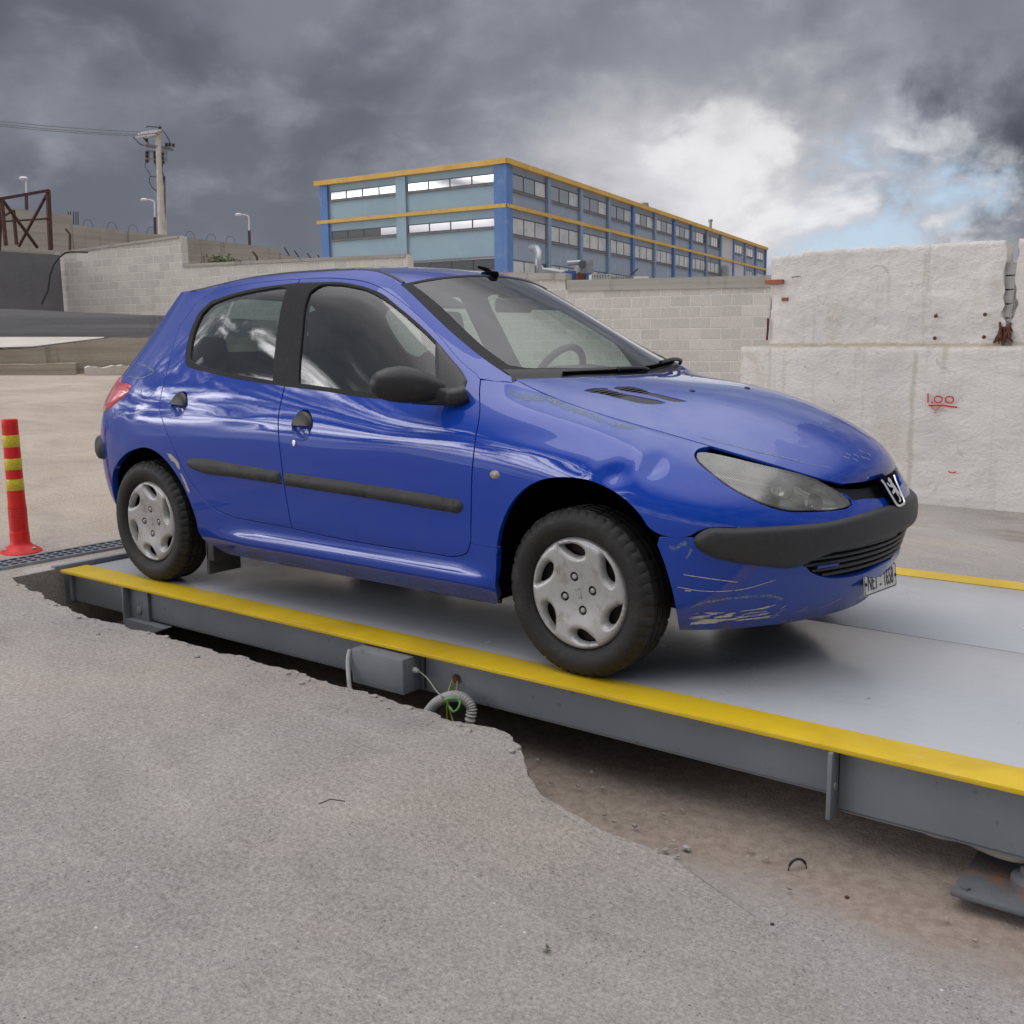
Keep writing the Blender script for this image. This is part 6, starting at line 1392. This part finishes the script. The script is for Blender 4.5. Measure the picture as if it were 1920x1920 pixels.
# badge: silver rampant lion in an open chrome shield
LION = [(.50, 1.0), (.60, .985), (.68, .93), (.70, .86), (.66, .80), (.74, .70), (.80, .58), (.83, .46), (.90, .36), (.93, .24), (.98, .14), (.95, .04), (.86, .03), (.88, .12), (.80, .26), (.72, .36), (.68, .30), (.70, .16), (.66, .06), (.56, .01), (.42, .01), (.42, .07), (.54, .09), (.58, .17), (.55, .30), (.54, .42), (.40, .38), (.26, .40), (.24, .36), (.14, .37), (.16, .46), (.30, .50), (.42, .53), (.48, .58), (.40, .62), (.28, .62), (.12, .70), (.04, .80), (.10, .84), (.20, .83), (.24, .76), (.38, .73), (.44, .78), (.36, .84), (.34, .90), (.40, .95)]
def flat_poly(poly, d0, d1, f):
    """extruded polygon; f maps (a,b,h) to space"""
    v2, _, f2, _, _, _ = delaunay_2d_cdt([Vector(p) for p in poly], [(i, (i+1) % len(poly)) for i in range(len(poly))], [], 1, 1e-7)
    mb = MB(); V = [f(p[0], p[1], d1) for p in v2]; mb.add(V, [tuple(q) for q in f2])
    n_ = len(poly); mb.add([f(p[0], p[1], d0) for p in poly]+[f(p[0], p[1], d1) for p in poly], [(i, (i+1) % n_, n_+(i+1) % n_, n_+i) for i in range(n_)]); return mb
top_b, bot_b = Vector((.742, 0, .643)), Vector((.794, 0, .551)); axb = (top_b-bot_b); Hb = axb.length; axb.normalize(); nb_ = Vector((axb.z, 0, -axb.x))
def bf(a, b_, h): return tuple(bot_b+axb*(b_*Hb)+Vector((0, a, 0))+nb_*h)
mb = flat_poly([(-.058, 1.06), (.058, 1.06), (.052, .55), (.039, .06), (.0, .0), (-.039, .06), (-.052, .55)], -.02, .002, bf); BD = mb.build('badge', M_black, BP)
mb = MB(); mb.tube([bf(a, b_, .008) for a, b_ in cr2([(-.043, 1.0), (-.038, .75), (-.033, .40), (-.0285, .10), (-.020, .015), (0, -.005), (.020, .015), (.0285, .10), (.033, .40), (.038, .75), (.043, 1.0)])] if False else [bf(a*1.45, b_, .006) for a, b_ in ((-.045, .98), (-.038, .80), (-.034, .5), (-.030, .2), (-.027, .06), (-.018, .0), (0, -.01), (.018, .0), (.027, .06), (.030, .2), (.034, .5), (.038, .80), (.045, .98))], .0048, 8); mb.build('badge_frame', M_chrome, BD, 60)
mb = flat_poly(LION, .0, .006, lambda a, b_, h: bf((a-.52)*.082, .09+b_*.88, h+.003)); mb.build('badge_lion', M_chrome, BD, 30)
# cabin: seats, wheel, dashboard
M_seat = mottle('seat_cloth', (.045, .050, .055), (.030, .034, .038), 9, .95); M_dash = mat('dash_plastic', (.030, .033, .035), .7)
def rbox(mb, c, s, bev, tilt=0.0):
    t = MB(); t.box((-s[0]/2, -s[1]/2, -s[2]/2), (s[0]/2, s[1]/2, s[2]/2), bev=bev); R_ = Matrix.Translation(c) @ Matrix.Rotation(tilt, 4, 'Y'); mb.add([R_ @ Vector(p) for p in t.v], t.f)
for y_ in (-.36, .36):
    mb = MB(); rbox(mb, (-1.10, y_, .42), (.50, .48, .16), .06, .06); seat = mb.build('front_seat', M_seat, car, 60)
    mb = MB(); rbox(mb, (-1.42, y_, .76), (.15, .46, .66), .07, -.30); mb.build('backrest', M_seat, seat, 60)
    mb = MB(); rbox(mb, (-1.585, y_, 1.165), (.10, .26, .185), .045, -.2); mb.tube([(-1.56, y_-.06, 1.02), (-1.575, y_-.06, 1.12)], .008, 6); mb.tube([(-1.56, y_+.06, 1.02), (-1.575, y_+.06, 1.12)], .008, 6); mb.build('headrest', M_seat, seat, 60)
mb = MB(); rbox(mb, (-2.10, 0, .46), (.5, 1.24, .16), .05); rbox(mb, (-2.42, 0, .78), (.14, 1.24, .60), .06, -.35); RS = mb.build('rear_seat', M_seat, car, 60)
for y_ in (-.36, .36):
    mb = MB(); rbox(mb, (-2.53, y_, 1.08), (.09, .25, .13), .04, -.2); mb.build('headrest', M_seat, RS, 60)
mb = MB(); t = MB(); t.prism([(-.88, .55), (-.80, .86), (-.72, .925), (-.55, .945), (-.42, .93), (-.40, .84), (-.50, .55)], 'y', -.66, .66); mb.add(t.v, t.f); rbox(mb, (-.72, .36, .955), (.26, .36, .075), .035, .1); mb.build('dashboard', M_dash, car, 50)
sw = Matrix.Translation((-.90, .36, .915)) @ Matrix.Rotation(rad(-64), 4, 'Y')
mb = MB(); ring = [(.185*math.cos(a), .185*math.sin(a), 0) for a in np.linspace(0, 2*math.pi, 49)[:-1]]; mb.tube(ring, .0165, 10, closed=True)
mb.tube([(-.01, -.18, 0), (-.02, 0, -.02), (-.01, .18, 0)], .02, 8); mb.tube([(-.17, 0, 0), (0, 0, -.02)], .02, 8); mb.lathe([(0, -.03), (.07, -.025), (.075, .0), (.05, .012), (0, .014)], 20); mb.tube([(0, 0, -.02), (0, 0, -.28)], .035, 10); mb.v = [tuple(sw @ Vector(p)) for p in mb.v]; mb.build('steering_wheel', M_dash, car, 60)
mb = MB(); rbox(mb, (-.86, .0, 1.262), (.03, .235, .06), .014, .1); mb.tube([(-.85, 0, 1.28), (-.845, 0, 1.312)], .009, 8); mb.build('rear_view_mirror', M_dash, car, 60)
for y_ in (-.36, .36):
    mb = MB(); rbox(mb, (-1.03, y_, 1.285), (.15, .34, .018), .008, .42); mb.build('sun_visor', M_inner, car, 60)
mb = MB(); mb.box((-2.75, -.60, .22), (.22, .60, .235)); mb.box((-2.0, -.735, .20), (-.42, .735, .235)); mb.box((-2.72, -.45, .13), (-2.3, .45, .2), bev=.02); mb.build('underbody', mottle('underbody_dirt', (.035, .032, .029), (.06, .053, .045), 5, .95), car, 30)
mb = MB(); mb.box((-2.0, -.70, .175), (-.40, -.685, .20)); mb.box((-2.0, .685, .175), (-.40, .70, .20)); mb.build('sill_flange', mottle('flange_dirt', (.11, .10, .085), (.06, .052, .045), 9, .95, bumpd=.004, bs=20), car)
mb = MB(); mb.box((-.35, -.44, .19), (.36, .44, .72)); mb.build('engine_block', M_black, car)
# wheel-arch liners and the mud flap
def liner(uvl, cx):
    L = rs(uvl, SH0, .02, closed=False); P = [SH0.P(np.array(u), np.array(v), -.004) for u, v in L]
    for sgn in (-1, 1):
        V = []; F = []
        for p in P:
            dx, dz_ = p[0]-cx, p[2]-.30; k = 1.035
            x, z = cx+dx*k, .30+dz_*k
            for t in (0, .25, 1): V.append((x if t else cx+dx*1.01, sgn*(abs(p[1])*(1-t)+.45*t), z if t else .30+dz_*1.01))
        m = len(P)
        for i in range(m-1):
            for k in range(2): a = i*3+k; F.append((a, a+1, a+4, a+3))
        V.append((cx, sgn*.45, .22)); c0 = len(V)-1
        for i in range(m-1): F.append((i*3+2, (i+1)*3+2, c0))
        mb = MB(); mb.add(V, F); mb.build('wheel_arch_liner', M_black, car, 50)
liner(arch_f, 0.0); liner(arch_r, -2.43)
for sgn in (-1, 1):
    mb = MB(); mb.box((-2.035, min(sgn*.60, sgn*.775), .085), (-2.015, max(sgn*.60, sgn*.775), .235), bev=.004); mb.box((-2.03, min(sgn*.60, sgn*.775), .15), (-1.98, max(sgn*.60, sgn*.775), .235), bev=.004); mb.build('mud_flap', M_mould, car, 40)

# ------------------------------------------------------------------ wheels
def cr2(p): return p
def build_wheel():
    root = bpy.data.objects.new('wheel', None); COL.objects.link(root); root.empty_display_size = .1
    RT, RR = .288, .197
    prof = [(.178, .035), (.190, .055), (.197, .066), (.206, .076), (.222, .083), (.243, .086), (.258, .083), (.270, .0765), (.2785, .068)]
    xs = [.0625, .058, .057, .037, .036, .031, .030, .004, .003, -.003, -.004, -.030, -.031, -.036, -.037, -.057, -.058, -.0625]
    rT = [.283, .2865, .2868, .2878, .281, .281, .2880, .2882, .281, .281, .2882, .2880, .281, .281, .2878, .2868, .2865, .283]
    full = prof+[(r, x) for r, x in zip(rT, xs)]+[(r, -x) for r, x in prof[::-1]]
    n_ = 192; V = []; F = []
    for r, x in full:
        for k in range(n_):
            rr_ = r
            if .262 < r < .2868 and abs(x) > .052 and (k % 4 in (0,)): rr_ = r-.007                       # shoulder sipes
            if r >= .2865 and (k % 8 in (0,)): rr_ = r-.005
            a = 2*math.pi*k/n_; V.append((rr_*math.cos(a), -x, rr_*math.sin(a)))
    for i in range(len(full)-1):
        for k in range(n_): F.append((i*n_+k, (i+1)*n_+k, (i+1)*n_+(k+1) % n_, i*n_+(k+1) % n_))
    mb = MB(); mb.add(V, F); mb.build('tyre', M_rubber, root, 35)
    # steel disc behind the hubcap
    mb = MB(); mb.lathe([(.19, .02), (.185, .0), (.10, .012), (.03, .02), (0, .02)], 40, Matrix.Rotation(rad(90), 4, 'X')); mb.lathe([(.19, .02), (.19, -.07), (.0, -.07)], 40, Matrix.Rotation(rad(90), 4, 'X')); mb.build('steel_disc', mottle('wheel_steel', (.018, .015, .014), (.035, .024, .02), 20, .8), root, 40)
    # hubcap: pressed disc with six swept openings
    Rc = .1905
    holes = [[(.93, -27), (.915, -19), (.90, -8), (.86, 4), (.80, 10.5), (.72, 12), (.655, 7), (.625, -3), (.66, -13), (.75, -21), (.85, -26)]]
    def dome(r):
        r = r/Rc
        return np.interp(r, [0, .25, .38, .60, .86, .93, .965, 1.0], [.060, .061, .063, .069, .073, .072, .068, .058])
    pts = []; edg = []; loopsP = []
    def addloop(L): b = len(pts); pts.extend(L); edg.extend([(b+i, b+(i+1) % len(L)) for i in range(len(L))]); loopsP.append(L)
    addloop([(Rc*math.cos(a), Rc*math.sin(a)) for a in np.linspace(0, 2*math.pi, 121)[:-1]])
    class Dm: su = 1.0; sv = 1.0
    hl = []
    for k in range(6):
        L = []
        for r, a in holes[0]: t = rad(90-(a-10+60*k+10)); L.append((r*Rc*math.cos(t), r*Rc*math.sin(t)))
        L = [tuple(p) for p in rs(L, Dm, .004, corner=60)]; addloop(L); hl.append(L)
    bolts = []
    for k in range(4):
        t = rad(90-(-17+90*k)); c_ = (.305*Rc*math.cos(t), .305*Rc*math.sin(t)); bolts.append(c_); addloop([(c_[0]+.0165*math.cos(a), c_[1]+.0165*math.sin(a)) for a in np.linspace(0, 2*math.pi, 19)[:-1]])
    g = np.stack(np.meshgrid(np.arange(-.19, .19, .006), np.arange(-.19, .19, .006)), -1).reshape(-1, 2); g = g[np.hypot(g[:, 0], g[:, 1]) < Rc-.003]
    for L in loopsP[1:]: g = g[~inside(g, L)]
    al = np.array(pts); g = g[np.array([np.min(np.sum((al-q)**2, 1)) > .0027**2 for q in g])]
    allp = pts+[tuple(p) for p in g]
    v2, _, f2, _, _, _ = delaunay_2d_cdt([Vector(p) for p in allp], edg, [], 0, 1e-7); P2 = np.array([tuple(v) for v in v2]); Fa = np.array([list(f) for f in f2]); cen = P2[Fa].mean(1); k_ = inside(cen, loopsP[0])
    for L in loopsP[1:]: k_ &= ~inside(cen, L)
    Fa = Fa[k_]
    hp_ = np.array([q for L in hl for q in L])
    def hgt(p):
        r = math.hypot(p[0], p[1]); d = math.sqrt(np.min(np.sum((hp_-np.array(p))**2, 1))); t = min(1, d/.011)
        return float(dome(r))-.0060*(1-t)**2
    V = [(p[0], -hgt(p), p[1]) for p in P2]; F = [tuple(int(i) for i in f) for f in Fa]
    cnt = {}
    for f in F:
        for i in range(3): cnt[(f[i], f[(i+1) % 3])] = 1
    rings = {}
    for a, b_ in [e for e in cnt if (e[1], e[0]) not in cnt]:
        for q in (a, b_):
            if q not in rings:
                r = math.hypot(V[q][0], V[q][2]); isb = r < .09; isr = r > Rc-.001; rings[q] = len(V)
                if isr: V.append((V[q][0]*.995, V[q][1]+.03, V[q][2]*.995))
                elif isb: V.append((V[q][0], V[q][1]+.014, V[q][2]))
                else:
                    # opening side slopes inwards
                    hc = min(hl, key=lambda L: min((x-V[q][0])**2+(z-V[q][2])**2 for x, z in L)); cx = sum(x for x, z in hc)/len(hc); cz = sum(z for x, z in hc)/len(hc)
                    V.append((V[q][0]*.80+cx*.20, V[q][1]+.024, V[q][2]*.80+cz*.20))
        F.append((b_, a, rings[a], rings[b_]))
    mb = MB(); mb.add(V, F); cap_ = mb.build('hubcap', M_silver, root, 50)
    for c_ in bolts:
        mb = MB(); Tm = Matrix.Translation((c_[0], -.062, c_[1])) @ Matrix.Rotation(rad(90), 4, 'X')
        mb.lathe([(.0165, -.010), (.0, -.010)], 16, Tm, cap=False); bo_ = mb.build('bolt_recess', M_black, cap_)
        mb = MB(); mb.lathe([(.0098, -.010), (.0098, -.001), (.0065, .003), (0, .0038)], 6, Tm); mb.build('wheel_bolt', M_silver, bo_, 30)
    f_ = lambda a, b_, h: ((a-.5)*.030, -.0605-h, (b_-.5)*.034)
    mb = MB(); m = len(LION); mb.add([f_(a, b_, .0010) for a, b_ in LION]+[f_(.5+(a-.5)*.90, .5+(b_-.5)*.93, .0010) for a, b_ in LION], [(i, (i+1) % m, m+(i+1) % m, m+i) for i in range(m)]); mb.build('embossed_lion', M_black, cap_)
    return root
wr = build_wheel()
spots = [(0, -.718, 1, 0), (-2.442, -.714, 1, 14), (0, .718, -1, 40), (-2.442, .714, -1, 70)]
for i, (x, y, s_, rot_) in enumerate(spots):
    wlo = wr if i == 0 else copy_tree(wr)
    wlo.parent = car; wlo.location = Vector((x, y, .2865))-wloc(car); wlo.rotation_euler = (0, rad(rot_), 0 if s_ > 0 else math.pi)
    wlo.name = 'wheel' if i == 0 else wlo.name

# ------------------------------------------------------------------ wear: peeling lacquer, scratches and scrapes lying on the panels
M_peel = bpy.data.materials.new('peeled_lacquer'); M_peel.use_nodes = True
def wear_mat(m, colr, scale, thr, soft, stretch=(1, 1), rough=.8, eg=(1.5, .42), det=4, rgh=.6, seed=0.0, amax=1.0, grain=0.0):
    n = NT(m.node_tree); b = n.n['Principled BSDF']; b.inputs['Base Color'].default_value = (*colr, 1); b.inputs['Roughness'].default_value = rough
    at_ = n.add('ShaderNodeAttribute', attribute_name='edge'); s = n.add('ShaderNodeSeparateXYZ', {0: at_.outputs['Vector']})
    o_ = n.add('ShaderNodeTexCoord').outputs['Object']
    q = n.noise(n.add('ShaderNodeCombineXYZ', {0: n.math('MULTIPLY', s.outputs[1], stretch[0]), 1: n.math('MULTIPLY', s.outputs[2], stretch[1]), 2: seed}).outputs[0], scale, det, rgh, .4)
    a = n.rng(n.math('ADD', n.math('MULTIPLY', n.math('MULTIPLY', s.outputs[0], eg[0], clamp=True), eg[1]), n.math('SUBTRACT', q, .5)), thr, thr+soft)
    a = n.math('MULTIPLY', a, amax)
    if grain: a = n.math('MULTIPLY', a, n.rng(n.noise(o_, grain, 3, .7), .38, .60, .25, 1.0))
    n.l.new(a, b.inputs['Alpha']); return m
wear_mat(M_peel, (.20, .26, .31), 16, .12, .42, (.5, 1), det=6, rgh=.62, amax=.85, grain=160)
M_scr = wear_mat(mat('bare_scrapes'), (.50, .48, .44), 8, .285, .10, (1, 9), .7, (2.5, .25), det=5, rgh=.62)
M_line = wear_mat(mat('fine_scratch'), (.45, .44, .41), 30, .02, .25, (.4, 1), .7, (3, .3), det=3)
M_haze_ = wear_mat(mat('faded_lacquer'), (.075, .115, .29), 11, .16, .30, eg=(1.2, .30))
M_chip = wear_mat(mat('lacquer_chip'), (.16, .20, .36), 40, .10, .2, eg=(2, .45))
M_rustmk = wear_mat(mat('rust_chip'), (.36, .34, .27), 50, .16, .10)
def wear_band(name, sh, line, width, mt, parent, n_across=6, off=.0010, step=.012):
    """soft-edged band along a line on a surface; attribute edge = (closeness to the middle, length m, width m)"""
    L = rs(line, sh, step, closed=False); su, sv = sh.scale(L[:, 0], L[:, 1]); sc_ = np.stack([su, sv], 1)
    t = np.gradient(L, axis=0)*sc_; t /= np.linalg.norm(t, axis=1, keepdims=True)+1e-9; nr = np.stack([-t[:, 1], t[:, 0]], 1)/sc_
    seg = np.r_[0, np.cumsum(np.linalg.norm(np.diff(L*sc_, axis=0), axis=1))]; tot = seg[-1]
    V = []; E = []; F = []; m = n_across
    for i in range(len(L)):
        ww = width[0]+(width[1]-width[0])*seg[i]/tot if isinstance(width, tuple) else width
        endf = min(1, min(seg[i], tot-seg[i])/(ww*.6+1e-6))
        for k in range(m+1):
            a = -1+2*k/m; q = L[i]+nr[i]*a*ww*.5; p = sh.P(np.array(np.clip(q[0], 0, sh.S.nu-1)), np.array(np.clip(q[1], 0, sh.S.nv-1)), off); V.append(tuple(p)); E.append(((1-abs(a))*endf, seg[i], a*ww*.5))
    for i in range(len(L)-1):
        for k in range(m): a = i*(m+1)+k; F.append((a, a+m+1, a+m+2, a+1))
    me = bpy.data.meshes.new(name); me.from_pydata(V, [], F); me.update(); at_ = me.attributes.new('edge', 'FLOAT_VECTOR', 'POINT'); at_.data.foreach_set('vector', [x for e in E for x in e])
    me.polygons.foreach_set('use_smooth', [True]*len(me.polygons))
    if sum(p.normal.z-p.normal.y for p in me.polygons) < 0: me.flip_normals()
    return link_mesh(name, me, mt, parent)
pf = sub('peel_fender'); wear_band('peeled_lacquer', SH, pf, (.060, .045), M_peel, FN[0])
wear_band('peeled_lacquer', HD, [(4.55, .42), (5.2, .55), (5.9, .80), (6.4, 1.10), (6.9, 1.35), (7.3, 1.9)], .022, M_peel, HO)
wear_band('peeled_lacquer', HD, [(.16, .5), (.14, 2.5), (.14, 4.5), (.2, 6.5)], .02, M_peel, HO)
for u_, w_ in ((6.9, 3.5), (7.1, 3.9), (6.85, 4.3), (7.05, 4.7), (6.7, 5.1), (6.95, 5.5), (7.2, 5.0), (6.75, 3.9)):
    wear_band('lacquer_chip', HD, [(u_-.12, w_-.05), (u_+.02, w_+.03), (u_+.14, w_+.10)], .010, M_chip, HO, 3)
wear_band('peeled_lacquer', SH, sub('quarter_peel'), .018, M_peel, next(o for o in car.children if o.name.startswith('body')))
wear_band('rust_chip', SH, sub('rust'), .034, M_rustmk, next(o for o in car.children if o.name.startswith('body')), 8)
wear_band('rust_chip', SH, sub('rust2'), .022, M_rustmk, next(o for o in car.children if o.name.startswith('body')), 8)
def wear_lines(name, sh, lines, mt, parent):
    """many short marks on one panel joined as one part"""
    V = []; F = []; E = []
    for line, width in lines:
        o = wear_band('mark', sh, line, width, mt, parent, 2, step=.008); me = o.data; b = len(V)
        V += [tuple(v.co) for v in me.vertices]; E += [tuple(a.vector) for a in me.attributes['edge'].data]; F += [tuple(q+b for q in p.vertices) for p in me.polygons]
        bpy.data.objects.remove(o); bpy.data.meshes.remove(me)
    me = bpy.data.meshes.new(name); me.from_pydata(V, [], F); me.update(); at_ = me.attributes.new('edge', 'FLOAT_VECTOR', 'POINT'); at_.data.foreach_set('vector', [x for e in E for x in e])
    return link_mesh(name, me, mt, parent)
rs_ = random.Random(21); LN = []
for k in range(34):
    t = rs_.random(); t = t if rs_.random() < .6 else rs_.random()*.55
    u = 14.22+t*2.0; v = .30+.55*rs_.random()*(1-.35*t)+.16*t; L_ = rs_.uniform(.06, .34)*(1 if t < .6 else .55); sl = rs_.gauss(.02, .05)+(.10 if t > .55 else 0)
    LN.append(([(u, v), (u+L_*.5, v+sl*.5+rs_.gauss(0, .012)), (u+L_, v+sl)], rs_.choice((.0015, .002, .002, .003, .004, .006))))
for u, v, L_, w_ in ((14.30, .36, .42, .014), (14.62, .60, .26, .011), (14.42, .45, .55, .009), (14.95, .42, .45, .007), (14.75, .70, .15, .008)): LN.append(([(u, v), (u+L_*.5, v+.03), (u+L_, v+.05)], w_))
wear_lines('bare_scrapes', SH0, [q for q in LN if q[0][0][0] < 15.2], M_line, BP); wear_lines('bare_scrapes', SH0, [q for q in LN if q[0][0][0] >= 15.2], M_line, BP)
wear_lines('scratch', SH0, [([(14.05, 2.0), (14.5, 1.85), (14.8, 1.75)], .0032), ([(13.98, 1.65), (14.4, 1.52), (14.9, 1.55), (15.25, 1.75)], .0028), ([(14.1, 1.55), (14.2, 1.53)], .006)], M_line, BP)
wear_band('peeled_lacquer', SH0, [(13.80, 2.78), (13.92, 2.70), (14.0, 2.86), (14.08, 2.90)], .022, M_peel, BP, 6)
wear_band('peeled_lacquer', SH0, [(14.13, 2.85), (14.12, 2.6), (14.06, 2.40)], .020, M_peel, BP, 6)
fo_ = [(14.22, .95), (14.28, 1.06), (14.6, 1.24), (15.0, 1.30), (15.32, 1.24), (15.45, 1.08)]
wear_band('peeled_lacquer', SH0, fo_, .016, M_peel, BP, 6)
# ------------------------------------------------------------------ litter and marks on the near concrete
def gpt(px, py, z=None):
    d = (fwd + rt*((px-960)/1992.3) - up*((py-960)/1992.3)); t = .5
    for _ in range(60):
        p = CAM+d*t
        g_ = gz(p.x, p.y) if not inside(np.array([(p.x, p.y)]), hole)[0] else PITZ+.05*sstep(-1.0, -.55, p.y)*sstep(.2, .9, p.x)
        t += (p.z-g_)/max(.05, -d.z)*.8
    return CAM+d*t
c_ = gpt(1495, 1632); mb = MB(); tx = Vector((rt.x, rt.y, 0)).normalized()
mb.tube([c_+tx*(.026*math.cos(a))+Vector((0, 0, .004+.030*math.sin(a)))+Vector((fwd.x, fwd.y, 0))*.004*math.cos(a) for a in np.linspace(-.12, math.pi+.12, 22)], [.002]*4+[.004]*14+[.002]*4, 8); tag(mb.build('rubber_loop', mat('loop_black', (.012, .012, .013), .6), smooth=60), 'thin black half loop sticking up from the concrete', 'loop')
for px, py, r_, lab in ((1588, 1685, .0065, 'small rusty brown pebble below the black loop'), (1448, 1736, .006, 'small black pebble left of the rusty brown one')):
    c_ = gpt(px, py); bm = bmesh.new(); bmesh.ops.create_icosphere(bm, subdivisions=2, radius=r_)
    for v in bm.verts: v.co = v.co*(1+.4*noise.noise(v.co*180))+c_+Vector((0, 0, r_*.4))
    bm.verts.index_update(); mb = MB(); mb.add([v.co.copy() for v in bm.verts], [[v.index for v in f.verts] for f in bm.faces]); bm.free()
    tag(mb.build('pebble', mat('pebble_'+str(px), (.06, .02, .012) if px > 1500 else (.02, .02, .02), .7), smooth=40), lab, 'pebble')
c_ = gpt(1026, 1783); mb = MB(); rl = random.Random(2)
for k in range(7):
    a = rl.uniform(0, 6.28); d_ = Vector((math.cos(a), math.sin(a), rl.uniform(.1, .7))); s_ = Vector((-d_.y, d_.x, .2)); p0 = c_+Vector((rl.uniform(-.006, .006), rl.uniform(-.006, .006), .003)); mb.add([p0, p0+d_*.006+s_*.0028, p0+d_*.015, p0+d_*.006-s_*.0028], [(0, 1, 2, 3)])
tag(mb.build('fallen_leaf', mat('leaf_green', (.045, .07, .025), .7)), 'crumpled green leaf lying on the concrete in the foreground', 'leaf')
def twig(pts_, r_, lab):
    mb = MB(); mb.tube([gpt(*p)+Vector((0, 0, r_)) for p in pts_], r_, 5); tag(mb.build('twig', mat('twig_brown', (.07, .055, .045), .9), smooth=60), lab, 'twig')
twig([(598, 1508), (620, 1499), (632, 1501), (647, 1503)], .0014, 'thin dark bent twig on the concrete below the junction box')
